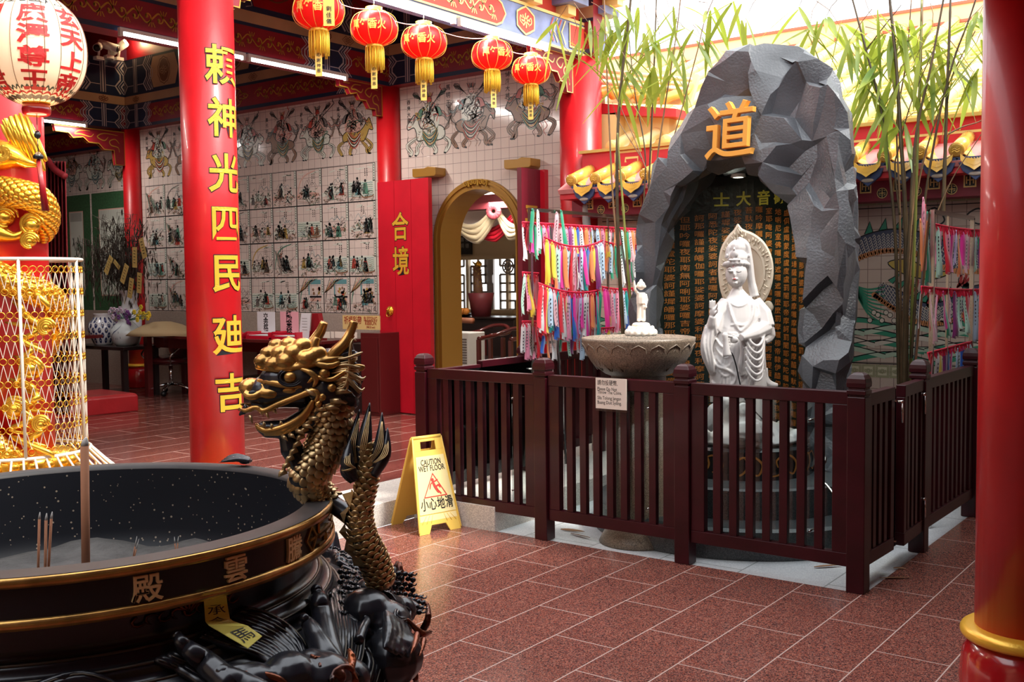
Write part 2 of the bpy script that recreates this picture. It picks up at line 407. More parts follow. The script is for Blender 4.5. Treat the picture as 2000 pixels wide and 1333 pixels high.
# ceiling of the hall and the unseen roof shaped to shade the camera side
mb = MB(); mb.box(-20, -5.2, -4, 8.3, 4.95, 5.05); mb.box(-7.66, -7.46, -4, 8.05, 4.36, 4.95)
struct('ceiling', mb, m_ceil, 'dark red painted ceiling of the hall', 'ceiling')
mb = MB(); mb.box(-1.42, 3.4, -4, 4.6, 2.78, 2.95); mb.box(-.9, 3.4, 4.6, 9, 2.9, 3.0); mb.box(-5.2, -1.42, -4, -2.2, 4.3, 4.46)  # unseen slabs, lowered and resized to shade the right column and yard
struct('ceiling_shade_slabs', mb, m_ceil, 'unseen dark red soffit of the facing hall, shaped to shade the courtyard', 'ceiling')
mb = MB(); mb.box(3.2, 3.4, -4, 9, 0, 3.75); mb.box(-20, 3.4, -4.2, -4, 0, 5.05)
struct('wall_right', mb, m_cream, 'plain wall of the facing hall', 'wall')

# ---------------------------------------------------------------- ornament drawing
def scroll(D, u0, u1, v, hgt, mi, w=.014, h=3, per=.22):
    n = max(1, round((u1-u0)/per)); L = (u1-u0)/n
    pts = [(u0+L*i*.25, v+hgt*.26*sin(i*pi/2)) for i in range(4*n+1)]
    D.stroke(pts, w, mi, h, True, 4)
    for i in range(n*2):
        c = u0+L*(i*.5+.25); s = 1 if i % 2 == 0 else -1
        sp = []
        for k in range(9):
            a = pi*1.6*k/8; r = hgt*.30*(1-k/10)
            sp.append((c+L*.02+r*cos(a-pi/2)*.9, v-s*(r*sin(a-pi/2)+hgt*.02)))
        D.stroke(sp, w*.85, mi, h, True, 2)
        D.disc(c, v-s*hgt*.05, w*1.1, mi, h, 8)
        for q in (-1, 0, 1):
            D.stroke([(c+L*.2+q*.012, v+s*hgt*.2), (c+L*.2+q*.03, v+s*hgt*.42)], w*.7, mi, h, True, 1)
def medallion(D, u, v, W, H, mi, w=.011, h=3):
    o = [(-1,0),(-.72,.28),(-.5,.3),(-.32,.8),(0,1),(.32,.8),(.5,.3),(.72,.28),(1,0),(.72,-.28),(.5,-.3),(.32,-.8),(0,-1),(-.32,-.8),(-.5,-.3),(-.72,-.28)]
    D.stroke([(u+a*W/2, v+b*H/2) for a, b in o], w, mi, h, False, 2, True)
    for sx in (-1, 1):
        for sy in (-1, 1):
            D.stroke([(u+sx*W*.03, v+sy*H*.05), (u+sx*W*.14, v+sy*H*.3), (u+sx*W*.25, v+sy*H*.12), (u+sx*W*.13, v+sy*H*.08)], w*.8, mi, h, False, 3)
            D.stroke([(u+sx*W*.3, v+sy*H*.02), (u+sx*W*.4, v+sy*H*.1), (u+sx*W*.34, v+sy*H*.12)], w*.8, mi, h, False, 3)
    D.disc(u, v, H*.09, mi, h, 8)
def flower(D, u, v, r, mi, w=.01, h=3):
    for k in range(8):
        a = pi*k/4; D.stroke([(u+r*.2*cos(a), v+r*.2*sin(a)), (u+r*.7*cos(a+.2), v+r*.7*sin(a+.2)), (u+r*cos(a), v+r*sin(a))], w*1.3, mi, h, True, 2)
    for s in (-1, 1):
        D.stroke([(u+s*r*.6, v-r*.6), (u+s*r*1.3, v-r*.2), (u+s*r*1.2, v+r*.5), (u+s*r*.8, v+r*.2)], w, mi, h, True, 3)
def chevrons(D, u, v0, v1, W, mi, h=4):      # hexagonal strap-work junction
    H = v1-v0
    for q in (-1, 1):
        for k in range(4):
            x = u+q*(W*.27+k*W*.058)
            m_ = 2 if k % 2 == 0 else mi
            D.stroke([(x+q*W*.07, v0), (x-q*W*.03, v0+H*.22), (x+q*W*.07, v0+H*.42), (x+q*W*.07, v0+H*.58), (x-q*W*.03, v0+H*.78), (x+q*W*.07, v1)], W*.016 if k % 2 else W*.03, m_, h, False, 1)
        D.stroke([(u+q*W*.06, v0+H*.22), (u+q*W*.24, v0+H*.22)], W*.012, mi, h, False, 1)
        D.stroke([(u+q*W*.06, v0+H*.78), (u+q*W*.24, v0+H*.78)], W*.012, mi, h, False, 1)
    for q in (-1, 0, 1): D.stroke([(u+q*W*.045, v0), (u+q*W*.045, v1)], W*.03 if q == 0 else W*.015, mi, h, False, 1)
def diamondpair(D, u, v, s, mi, h=3):
    for q in (-1, 1):
        for r in (1, .45):
            D.stroke([(u+q*s*.5-s*r, v), (u+q*s*.5, v+s*.8*r), (u+q*s*.5+s*r, v), (u+q*s*.5, v-s*.8*r)], s*.17, mi, h, False, 1, True)
BM = [m_beamred, m_navy, m_grey, m_beige, m_goldp, m_brown, m_reddark]
# materials for Draw: 0 red 1 navy 2 grey 3 beige 4 gold 5 brown
def beam_face(D, u0, u1, junctions=(), seed=0, upper=True, zb=3.49):
    """painted lintel: lower red board, beige band, upper navy board; u along the beam, v=z"""
    D.rect(u0, zb, u1, zb+.04, 1, 2); D.rect(u0, zb+.275, u1, zb+.305, 1, 2); D.rect(u0, zb+.305, u1, zb+.41, 3, 1)
    D.rect(u0, zb+.41, u1, zb+.43, 1, 2)
    if upper: D.rect(u0, zb+.43, u1, zb+.87, 1, 1)
    js = sorted(junctions)
    for u in js:
        D.rect(u-.24, zb, u+.24, zb+.30, 1, 3); chevrons(D, u, zb+.01, zb+.295, .62, 2, 4)
        if upper: chevrons(D, u, zb+.44, zb+.86, .72, 2, 4)
        flower(D, u, zb+.357, .045, 5, .009, 4)
    ed = [u0]+[x for u in js for x in (u-.26, u+.26)]+[u1]
    for i in range(0, len(ed), 2):
        a, b = ed[i], ed[i+1]
        if b-a < .3: continue
        c = (a+b)/2; L = b-a
        if L > 1.6:
            medallion(D, c, zb+.158, .42, .2, 4); scroll(D, c+.32, b-.06, zb+.158, .17, 4); scroll(D, a+.06, c-.32, zb+.158, .17, 4)
        else: scroll(D, a+.06, b-.06, zb+.158, .17, 4)
        diamondpair(D, c-.3, zb+.357, .05, 5); diamondpair(D, c+.3, zb+.357, .05, 5)
        if upper and L > .5:
            n = max(1, round(L/.75)); l = L/n
            for k in range(n):
                x0 = a+l*k+.05; x1 = x0+l-.1; xc = (x0+x1)/2; z0 = zb+.46; z1 = zb+.84; cc = .07
                mi = 6 if (k+seed) % 2 == 0 else 3
                D.poly([(x0, (z0+z1)/2), (x0+cc, z0), (x1-cc, z0), (x1, (z0+z1)/2), (x1-cc, z1), (x0+cc, z1)], mi, 2)
                D.stroke([(x0-.02, (z0+z1)/2), (x0-.02+cc, z0), (x0-.02, z0-.02)], .008, 2, 3, False, 1)
                if mi == 3:
                    D.disc(xc, (z0+z1)/2, .10, 5, 3, 18, .14); D.stroke([(xc+(.115+.012*(q % 2))*cos(q*pi/10), (z0+z1)/2+(.155+.012*(q % 2))*sin(q*pi/10)) for q in range(20)], .012, 5, 3, False, 1, True)
                    flower(D, xc, (z0+z1)/2, .06, 3, .007, 4)
                else:
                    D.stroke([(xc-.2, z0+.29), (xc-.23, z0+.2), (xc-.12, z0+.12), (xc, z0+.08), (xc+.12, z0+.12), (xc+.23, z0+.2), (xc+.2, z0+.29), (xc+.1, z0+.24), (xc, z0+.31), (xc-.1, z0+.24)], .014, 5, 4, False, 3, True)
                    for q in range(-2, 3): D.stroke([(xc+q*.06+.025*cos(t), z0+.19+.025*sin(t)) for t in (0, 1, 2, 3, 4, 5)], .008, 4, 4, False, 2)
# beam running away from us over the inner columns
def ybeam(X, y0, y1, js, nm, lab, seed=0, zb=3.49):
    mb = MB(); mb.box(X-.2, X, y0, y1, zb, zb+.87)
    o = struct(nm, mb, m_beamred, lab, 'beam')
    D = Draw(); beam_face(D, y0, y1, js, seed, True, zb); m2 = MB(); D.into(m2, lambda u, v, h: (X+h, u, v)); m2.build('painted_ornament', BM, o)
    return o
ybeam(-7.46, -1.2, 7.95, (7.05,), 'trim_3', 'painted red and gold lintel over the inner columns')
ybeam(-12.1, -1.2, 7.95, (7.6,), 'trim_4', 'painted red and gold lintel at the far left bay', 1)
# lintels along the back wall
for nm, x0, x1, js, lab in (('trim_5', -7.46, -5.0, (-7.2,), 'painted red lintel above the white tiled door wall'), ('trim_6', -12.1, -7.66, (-11.85, -7.9), 'painted red lintel above the story panels'), ('trim_7', -20, -12.3, (), 'painted red lintel above the green mural')):
    zz = 3.49 if nm != 'trim_7' else 3.30
    mb = MB(); mb.box(x0, x1, 7.9, WY, zz, 4.36); mb.box(x0, x1, 7.95, WY+.25, 4.3, 4.95, 0)
    o = struct(nm, mb, m_beamred, lab, 'beam')
    D = Draw(); beam_face(D, x0, x1, js, 1, True, zz); m2 = MB(); D.into(m2, lambda u, v, h: (u, 7.9-h, v)); m2.build('painted_ornament', BM, o)
# eave beam on the courtyard side
EZ = 3.47
mb = MB(); mb.box(-5.3, -5.1, -1.2, 8.3, EZ, EZ+.29)
o = struct('trim_8', mb, m_blue, 'blue eave beam with red and gold cartouches above the lanterns', 'beam', .006)
m_redcar = mat('cartouche_red', (.62,.05,.03), .5)
m_goldb = mat('cartouche_gold', (.85,.60,.22), .4, metal=.1)
D = Draw(); D.rect(-1.2, EZ, 8.3, EZ+.02, 1, 2)
D.rect(-1.2, EZ+.265, 8.3, EZ+.29, 1, 2)
for a, b in ((1.0, 3.6), (4.0, 6.75)):
    pts = [(a, EZ+.145), (a+.03, EZ+.22), (a+.09, EZ+.25), (b-.12, EZ+.25), (b-.05, EZ+.22), (b, EZ+.145), (b-.05, EZ+.07), (b-.12, EZ+.04), (a+.09, EZ+.04), (a+.03, EZ+.07)]
    D.poly([(x, z) for x, z in pts], 0, 2); D.stroke(pts, .016, 1, 3, False, 1, True); scroll(D, a+.14, b-.14, EZ+.145, .17, 1, .016, 3, .26)
ro = [(7.02+.12*cos(t*pi/6)*(1+.12*(t % 2)), EZ+.145+.1*sin(t*pi/6)*(1+.12*(t % 2))) for t in range(12)]
D.poly(ro, 0, 2); D.stroke(ro, .016, 1, 3, False, 1, True); flower(D, 7.02, EZ+.145, .06, 1, .012, 3)
for q in range(4): D.stroke([(7.42+q*.06, EZ+.25), (7.36+q*.06, EZ+.145), (7.42+q*.06, EZ+.05)], .014, 1 if q % 2 else 0, 3, False, 1)
D.rect(7.66, EZ+.04, 7.95, EZ+.25, 0, 2); D.frame(7.66, EZ+.04, 7.95, EZ+.25, .015, 1, 3)
m2 = MB(); D.into(m2, lambda u, v, h: (-5.1+h*3, u, v)); m2.build('painted_ornament', [m_redcar, m_goldb], o)
# stacked bracket blocks above the eave beam
mb = MB()
for k in range(14):
    y = 1.6+k*.5
    mb.box(-5.3, -5.02, y-.06, y+.06, EZ+.29, EZ+.37, 0); mb.box(-5.3, -4.93, y-.12, y+.12, EZ+.37, EZ+.44, 1); mb.box(-5.3, -4.84, y-.05, y+.05, EZ+.44, EZ+.52, 0); mb.box(-5.3, -4.8, y-.15, y+.15, EZ+.52, EZ+.6, 2)
mb.box(-5.3, -5.15, -1.2, 8.3, EZ+.29, 5.0, 3); mb.box(-5.3, -4.75, -1.2, 8.3, EZ+.62, EZ+.66, 3)
struct('trim_9', mb, [m_goldb, m_blue, m_goldb, m_redcar], 'stepped gold and blue bracket blocks above the eave beam', 'bracket frieze', .004)

# ---------------------------------------------------------------- columns
def column(x, y, r, ztop, z0, label, mat_=None, ring=.30, n=40, ringr=None):
    t = thing('column', (x, y, z0), label, 'column', 'red columns')
    mb = MB(); mb.lathe([(r, ring), (r, ztop-z0)], (x, y, z0), n); mb.build('shaft', mat_ or m_red, t)
    mb = MB(); rr = r*1.15; k = .022*r/.16
    mb.lathe([(r, ring-.03)]+[(rr+k*cos(a), ring-.005+k*sin(a)) for a in [(-pi/2)+pi*i/8 for i in range(9)]]+[(r, ring+.02)], (x, y, z0), n); mb.build('gold_ring', m_goldc, t)
    mb = MB(); mb.lathe([(r*1.0, 0), (r*1.28, .02), (r*1.3, ring*.45), (r*1.24, ring*.75), (r*1.05, ring-.02), (r*.9, ring-.015)], (x, y, z0), n); mb.build('base', m_redbase, t)
    return t
m_redbase = mat('red_column_base_paint', (.40,.008,.012), .2, coat=.7)
c1 = column(-5.2, 3.95, .16, EZ, PZ, 'thick red column with gold calligraphy down its front', ring=.17)
column(-5.217, 8.02, .19, EZ, PZ, 'red column at the right end of the tiled wall, beside the last lantern')
column(-7.57, 8.0, .125, 3.49, PZ, 'slim red column between the story panels and the open red door', ring=.4)
column(-12.13, 8.0, .12, 3.49, PZ, 'slim dark red column behind the dead branches')
P = at(2, .30, 2004, 1235)
column(P.x, P.y, .16, 2.78, 0, 'large plain red column at the right edge of the photo')
# gold characters with black outline on column c1
mbk, mbg = MB(), MB()
CH = ['頼', '神', '光', '四', '民', '廸', '吉']; CY = [128, 230, 338, 437, 535, 655, 768]
for ch, py in zip(CH, CY):
    pz = at(0, -5.06, 432, py).z
    for off, mb_, rr in ((.026 if ch == '四' else .038, mbk, .162), (.012 if ch == '四' else .018, mbg, .1655)):
        g = glyph(ch, off); vs, fs = subdiv([tuple(v.co) for v in g.vertices], [tuple(p.vertices) for p in g.polygons], .12)
        S = .235; out = []
        for x, yv, _ in vs:
            a = radians(-3)+x*S*.92/.16; out.append((-5.2+rr*cos(a), 3.95+rr*sin(a), pz+yv*S))
        mb_.add(out, fs)
# note: text runs left to right for a viewer in the courtyard
mbk.build('character_outline', m_black, c1, label='black outlines of the gold characters'); mbg.build('gold_characters', m_goldc, c1, label='gold calligraphy on the red shaft')

# carved corner brackets under the beams
def corner_bracket(fn, flip, name_label, L=.60, H=.30, gm=None):
    # silhouette in (u from column outward, v downwards)
    P2 = [(0,0),(L,0),(L*.98,-.07),(L*.8,-.075),(L*.74,-.13),(L*.6,-.11),(L*.52,-.17),(L*.38,-.17),(L*.3,-.24),(L*.16,-.24),(L*.14,-H),(0,-H)]
    t = thing('carved_bracket', fn(0,0,0), name_label, 'bracket', 'carved corner brackets')
    mb = MB(); mb.prism(P2, fn, -.025, .025); mb.build('board', m_beamred, t)
    D = Draw(); D.stroke(P2+[P2[0]], .012, 0, 1, False, 1)
    D.stroke([(L*.1,-.05),(L*.3,-.04),(L*.4,-.09),(L*.3,-.13),(L*.24,-.08)], .013, 0, 1, True, 4)
    D.stroke([(L*.5,-.03),(L*.65,-.035),(L*.72,-.08),(L*.62,-.08),(L*.5,-.1),(L*.45,-.06)], .013, 0, 1, True, 4)
    D.stroke([(L*.08,-.26),(L*.1,-.2),(L*.2,-.18),(L*.22,-.13),(L*.14,-.1),(L*.08,-.15)], .013, 0, 1, True, 4)
    D.stroke([(L*.76,-.03),(L*.9,-.03)], .012, 0, 1, True, 1)
    mb = MB()
    D.into(mb, lambda u, v, h: fn(u, v, .025+h)); D.into(mb, lambda u, v, h: fn(u, v, -.025-h)); mb.build('gold_relief', gm or m_goldp, t)
corner_bracket(lambda u, v, h: (-7.56+h, 7.87-u, 3.49+v), 1, 'carved red and gold bracket hanging left of the slim column by the red door')
corner_bracket(lambda u, v, h: (-12.13+h, 7.88-u, 3.45+v), 1, 'dim carved bracket on the slim column at the far left', .95, .42)
corner_bracket(lambda u, v, h: (-5.2+h, 7.83-u, 3.47+v), 1, 'sunlit carved gold bracket beside the rightmost red lantern', .62, .32, m_goldb)  # brighter gold relief than its siblings, sunlight put into the colour
corner_bracket(lambda u, v, h: (-12.13+h, 5.6+u, 3.9+v), 1, 'carved bracket end peeking out behind the big paper lantern', .5, .3)
corner_bracket(lambda u, v, h: (-5.2+h, 4.11+u, 3.47+v), 1, 'carved gold bracket at the top edge beside the calligraphy column', .5, .3)

# ---------------------------------------------------------------- wall painting: riders and story panels
PM = [m_black, mat('ink_grey', (.20,.17,.16), .4), mat('glaze_red', (.45,.06,.04), .35), mat('glaze_green', (.10,.24,.17), .35), mat('glaze_ochre', (.45,.30,.08), .35),
      mat('glaze_teal', (.12,.28,.30), .35), mat('glaze_brown', (.24,.13,.08), .35), mat('glaze_pale', (.60,.62,.55), .3), mat('glaze_darkgreen', (.05,.13,.06), .4, var=(40,.4)), mat('glaze_pink', (.62,.36,.30), .35)]
def rider(D, u, v, s, seed, tiger=False):
    R = random.Random(seed); g = R.gauss
    f = R.choice((-1, 1)); body = R.choice((7, 9, 7, 4, 6, 7)); lean = g(0, .06)
    X = lambda a: u+f*a*s
    Y = lambda b: v+b*s
    bp = [(-.32,.28),(-.34,.40),(-.16,.47),(.08,.43),(.22,.50),(.27,.62),(.34,.66),(.40,.63),(.47,.54),(.48,.47),(.42,.44),(.36,.46),(.31,.36),(.25,.27),(.05,.25),(-.2,.23)]
    bp = [(X(a+g(0,.02)), Y(b+g(0,.018))) for a, b in bp]
    D.poly(smoothpts(bp, 3, True), body, 2); D.stroke(bp, .017*s, 0, 3, False, 3, True)
    for lx, b0, k1, k2 in ((-.29,.28,-.10-.08*R.random(),.06),(-.18,.25,.06+.06*R.random(),-.08),(.15,.26,.10+.1*R.random(),.0),(.26,.30,.16+.08*R.random(),-.10)):
        L = [(X(lx), Y(b0)), (X(lx+k1), Y(.17+g(0,.02))), (X(lx+k1+k2), Y(.06)), (X(lx+k1+k2+.05), Y(.01))]
        for w_, c_, h_ in ((.085, 0, 2), (.065, body, 3)): D.stroke(L, w_*s, c_, h_, True, 4)
        for q in range(3): D.stroke([(L[0][0]+g(0,.015)*s, L[0][1]), (L[1][0]+g(0,.015)*s, L[1][1]), (L[2][0], L[2][1])], .008*s, R.choice((0,1,6)), 4, True, 3)
        D.stroke([(L[-1][0]-.02*s, L[-1][1]), (L[-1][0]+.03*s, L[-1][1]-.012*s)], .034*s, 0, 5, True, 1)
    for k in range(14):
        a = .30-k*.018+g(0,.01); b = .64-k*.014; D.stroke([(X(a), Y(b)), (X(a-.05), Y(b+.02)), (X(a-.09+g(0,.02)), Y(b-.06)), (X(a-.10+g(0,.02)), Y(b-.13))], R.uniform(.006,.014)*s, R.choice((0,0,1,6)), 4, True, 3)
    for k in range(7): D.stroke([(X(-.32), Y(.38)), (X(-.44+g(0,.01)), Y(.42+.02*k)), (X(-.42-.02*k), Y(.56+.02*k)), (X(-.50+.02*k), Y(.66+.02*k)), (X(-.46), Y(.76+g(0,.03)))], .009*s, R.choice((0,1,6)), 3, True, 4)
    for k in range(16):
        a = R.uniform(-.3,.25); b = R.uniform(.27,.42); D.stroke([(X(a), Y(b)), (X(a+.03), Y(b-.02)), (X(a+.05), Y(b+g(0,.02)))], R.uniform(.005,.013)*s, R.choice((0,1,6,body)), 4, True, 2)
    D.disc(X(.40), Y(.57), .012*s, 0, 5, 6); D.stroke([(X(.47), Y(.50)), (X(.42), Y(.49)), (X(.40), Y(.52))], .012*s, 2, 5, True, 2)
    sc = R.choice(((2,4,7,5),(3,0,4,7),(5,2,7,0),(4,2,0,3)))
    for k in range(9):
        D.stroke([(X(-.20+g(0,.01)), Y(.46-k*.017)), (X(-.10), Y(.36-k*.026)), (X(.02), Y(.33-k*.024)), (X(.15), Y(.43-k*.016))], .016*s, (sc*3)[k] if k % 2 == 0 else 0, 5, True, 3)
    D.poly(smoothpts([(X(-.17+lean),Y(.45)),(X(-.21+lean),Y(.62)),(X(-.14+lean),Y(.80)),(X(lean),Y(.86)),(X(.13+lean),Y(.80)),(X(.18+lean),Y(.62)),(X(.14),Y(.45))], 3, True), R.choice((7,9,7)), 5)
    cl = R.choice(((5,2,7),(3,2,4),(6,5,2),(1,2,3),(4,6,5)))
    for k in range(46):
        a = g(0,.095)+lean; b = R.uniform(.42,.84); w_ = R.choice((.007,.009,.012,.018))
        D.stroke([(X(a), Y(b)), (X(a+g(0,.035)), Y(b+.035)), (X(a+g(0,.06)), Y(b+.03)), (X(a+g(0,.05)), Y(b-.05)), (X(a+g(0,.06)), Y(b-.09))], w_*s, R.choice((0,0,0,1,cl[0],cl[1],cl[2])) if w_ > .008 else 0, 6, True, 3)
    for q in (-1, 1):       # sleeves and arms
        D.poly([(X(lean+q*.1),Y(.80)),(X(lean+q*.22),Y(.76)),(X(lean+q*.28),Y(.64)),(X(lean+q*.18),Y(.62))], R.choice(cl), 5); D.stroke([(X(lean+q*.1),Y(.80)),(X(lean+q*.22),Y(.76)),(X(lean+q*.28),Y(.64)),(X(lean+q*.18),Y(.62))], .011*s, 0, 6, True, 3)
        for k in range(5):
            o = .022*k; D.stroke([(X(lean+q*.08), Y(.84)), (X(lean+q*(.20+o)), Y(.94+o)), (X(lean+q*(.33+.5*o)), Y(.98+.6*o)), (X(lean+q*(.36-o)), Y(1.06-o)), (X(lean+q*(.26-o)), Y(1.04-1.5*o)), (X(lean+q*(.24)), Y(.95-o))], .010*s, (0,1,0,cl[0],0)[k], 4, True, 4)
            D.stroke([(X(lean+q*.16), Y(.70-o)), (X(lean+q*.30), Y(.70-o)), (X(lean+q*.38), Y(.62-o)), (X(lean+q*(.50-o)), Y(.66-1.4*o))], .010*s, (0,cl[1],0,1,0)[k], 4, True, 4)
    D.disc(X(lean), Y(.91), .055*s, R.choice((9,7,2,9)), 7, 12, .062*s); D.stroke([(X(lean)+.055*s*cos(t), Y(.91)+.062*s*sin(t)) for t in (0,1,2,3,4,5,6)], .010*s, 0, 8, False, 2)
    for q in (-1, 1): D.stroke([(X(lean+q*.012), Y(.925)), (X(lean+q*.035), Y(.93))], .011*s, 0, 8, False, 1)
    D.stroke([(X(lean-.02), Y(.885)), (X(lean+.02), Y(.885))], .010*s, 2, 8, False, 1)
    for k in range(9): D.stroke([(X(lean-.05+.0125*k), Y(.955)), (X(lean-.09+.022*k), Y(1.01+.04*R.random()))], .013*s, R.choice((0,0,2,4,1)), 7, True, 1)
    for k in range(4): D.stroke([(X(lean-.02+.01*k), Y(.88)), (X(lean-.015+.01*k), Y(.80)), (X(lean+.012*k), Y(.72))], .010*s, R.choice((7,0,1)), 8, True, 3)
    a = R.uniform(.2,.5)*R.choice((-1,1)); D.stroke([(X(-a*.5), Y(.55)), (X(a), Y(1.04))], .014*s, 0, 8, False, 1); D.stroke([(X(a), Y(1.04)), (X(a+.05), Y(1.1)), (X(a+.02), Y(1.14))], .02*s, R.choice((2,0)), 8, True, 3)
    for k in range(4):
        x = R.uniform(-.45,.45); D.stroke([(X(x), Y(.0)), (X(x+.05), Y(.08)), (X(x-.02), Y(.15)), (X(x+.05), Y(.26)), (X(x+.02), Y(.34))], .011*s, R.choice((1,6,0,2)), 2, True, 4)
def names(D, txt, u, v, s, mi=0, h=5):
    for i, ch in enumerate(txt): D.text(glyph(ch, .01), u, v-i*s*1.25, s, mi, h)
def story(D, x0, z0, W, H, seed, interior=False):
    R = random.Random(seed); g = R.gauss
    D.frame(x0, z0, x0+W, z0+H, .006, 0, 3)
    D.rect(x0+W-.035, z0+H*.52, x0+W-.006, z0+H-.006, 7, 2)
    for k in range(6): D.stroke([(x0+W-.027+g(0,.002), z0+H-.025-k*.027), (x0+W-.014, z0+H-.029-k*.027)], .007, 0, 4, False, 1); D.stroke([(x0+W-.021, z0+H-.018-k*.027), (x0+W-.021, z0+H-.035-k*.027)], .005, 0, 4, False, 1)
    D.stroke([(x0+W-.037, z0+H), (x0+W-.037, z0+H*.52)], .003, 0, 4, False, 1)
    cx = x0+R.choice((.12,.2,.26))
    for c in range(2):
        for k in range(R.randint(3,5)): 
            D.stroke([(cx+c*.03-.007, z0+H-.06-k*.022), (cx+c*.03+.007, z0+H-.058-k*.022)], .006, 0, 4, False, 1); D.stroke([(cx+c*.03, z0+H-.052-k*.022), (cx+c*.03+g(0,.003), z0+H-.068-k*.022)], .005, 0, 4, False, 1)
    kind = R.choice(('hills','water','hills','road','rock')) if not interior else 'room'
    def fig(x, z, s):
        c = R.choice((2,5,4,6,1,3))
        D.poly([(x-.022*s, z), (x-.012*s, z+.06*s), (x+.012*s, z+.06*s), (x+.024*s, z)], c if R.random() < .5 else 7, 4)
        for k in range(5): D.stroke([(x+g(0,.01)*s, z+.055*s), (x+g(0,.014)*s, z+.03*s), (x+g(0,.016)*s, z)], .006, R.choice((0,1,c,0)), 5, True, 2)
        D.disc(x, z+.07*s, .009*s, 0, 5, 6); D.stroke([(x-.01*s, z+.05*s), (x-.03*s, z+.045*s+g(0,.01))], .006, 0, 5, False, 1)
    for k in range(5):
        zz = z0+.03+k*.022; D.stroke([(x0+.01+R.uniform(0,.1), zz), (x0+W*.5, zz+g(0,.006)), (x0+W-.02-R.uniform(0,.1), zz+g(0,.004))], .004, R.choice((1,9,6)), 2, True, 3)
    if kind in ('hills', 'road'):
        D.poly([(x0+.006, z0+.12), (x0+W*.3, z0+.16), (x0+W-.04, z0+.13), (x0+W-.04, z0+.10), (x0+.006, z0+.08)], R.choice((7,9,7)), 2)
        for k in range(2): 
            a = x0+R.uniform(.05,.2); D.stroke([(a, z0+.2), (a+.06, z0+.27+g(0,.02)), (a+.1, z0+.22), (a+.15, z0+.25), (a+.2, z0+.19)], .005, R.choice((1,5)), 3, True, 3)
        for k in range(26): 
            a = x0+R.uniform(.02,.35); b = z0+R.uniform(.08,.19); D.stroke([(a, b), (a+.02, b+g(0,.012)), (a+.035, b+g(0,.015))], R.uniform(.004,.012), R.choice((0,1,3,8,6,0)), 4, True, 2)
    if kind == 'water':
        D.rect(x0+.006, z0+.05, x0+W-.01, z0+.22, 7, 2)
        for r in range(7):
            D.stroke([(x0+.01+k*.03, z0+.06+r*.022+.005*(k % 2)) for k in range(13)], .006, R.choice((3,5,3)), 3, False, 2)
        D.stroke([(x0+.2, z0+.07), (x0+.24, z0+.04), (x0+.36, z0+.05), (x0+.38, z0+.07)], .014, 6, 5, False, 3)
    if kind == 'rock':
        for k in range(14): 
            a = x0+.01+k*.018; D.stroke([(a, z0+H*.8-k*.01), (a+.03, z0+.25-k*.012), (a+.09, z0+.06)], R.uniform(.004,.012), R.choice((0,1,1,6,3)), 4, True, 3)
        for k in range(12): 
            a = x0+.05+R.uniform(0,.08); b = z0+.2+R.uniform(0,.08); D.stroke([(a, b), (a+.02, b+.01)], .009, R.choice((0,8,6,2)), 5, True, 1)
    if kind == 'room':
        for k in range(7): D.stroke([(x0+.008, z0+H*.55), (x0+.05+k*.012, z0+H*.7), (x0+.1+k*.03, z0+H-.008)], .007, (0,4,2,1,4,0,6)[k], 4, True, 3)
        D.rect(x0+.17, z0+H-.08, x0+W-.05, z0+H-.03, 5, 3); D.rect(x0+.16, z0+.2, x0+.18, z0+H-.05, 5, 3); D.rect(x0+.18, z0+.17, x0+W-.04, z0+.19, 0, 4); D.rect(x0+.19, z0+.13, x0+W-.05, z0+.165, 9, 3)
        for k in range(9): D.stroke([(x0+.02+k*.042, z0+.01), (x0+.06+k*.036, z0+.12)], .003, 6, 3, False, 1)
        for k in range(12): D.disc(x0+.22+R.uniform(0,.13), z0+.21+R.uniform(0,.07), R.uniform(.008,.02), R.choice((4,2,4,6,9)), 5, 7)
    if kind != 'water': 
        if R.random() < .4: D.stroke([(x0+.02, z0+.1), (x0+.05, z0+.24), (x0+.14, z0+H*.83), (x0+W*.75, z0+H-.02)], .016, R.choice((4,3,9,1)), 3, True, 4)
        if R.random() < .4: D.stroke([(x0+.05, z0+.02), (x0+.2, z0+.12), (x0+W-.05, z0+.24)], .008, 1, 3, True, 3)
    for k in range(30):
        a = x0+R.uniform(.015,.36); b = z0+abs(g(0,.075))+.015; D.stroke([(a, b), (a+.012, b+g(0,.016)), (a+.028, b+g(0,.014)), (a+.036, b+g(0,.02))], R.uniform(.003,.009), R.choice((0,0,1,6,6,8,1)), 4, True, 2)
    for k in range(3): a = x0+R.uniform(.03,.3); D.stroke([(a, z0+H-.03-R.random()*.03), (a+.05, z0+H-.035-R.random()*.02), (a+.09, z0+H-.04)], .012, 7, 2, True, 3)
    for k in range(R.randint(4, 6)): fig(x0+R.uniform(.06,.33), z0+R.uniform(.03,.12), R.uniform(1.3,2.1))
D = Draw()
for r in range(4):
    for c in range(10): story(D, -11.93+c*.4107, 1.16+r*.4, .4107, .4, 100+r*20+c, r == 0 and c >= 7)
NM = ['康元帥', '劉元帥', '王元帥', '周元帥', '黃元帥', '蔣元帥', '高元帥']
for i in range(7):
    x = -11.62+i*.585; rider(D, x, 2.86, .56, 10+i); names(D, NM[i], x-.25, 3.37, .05)
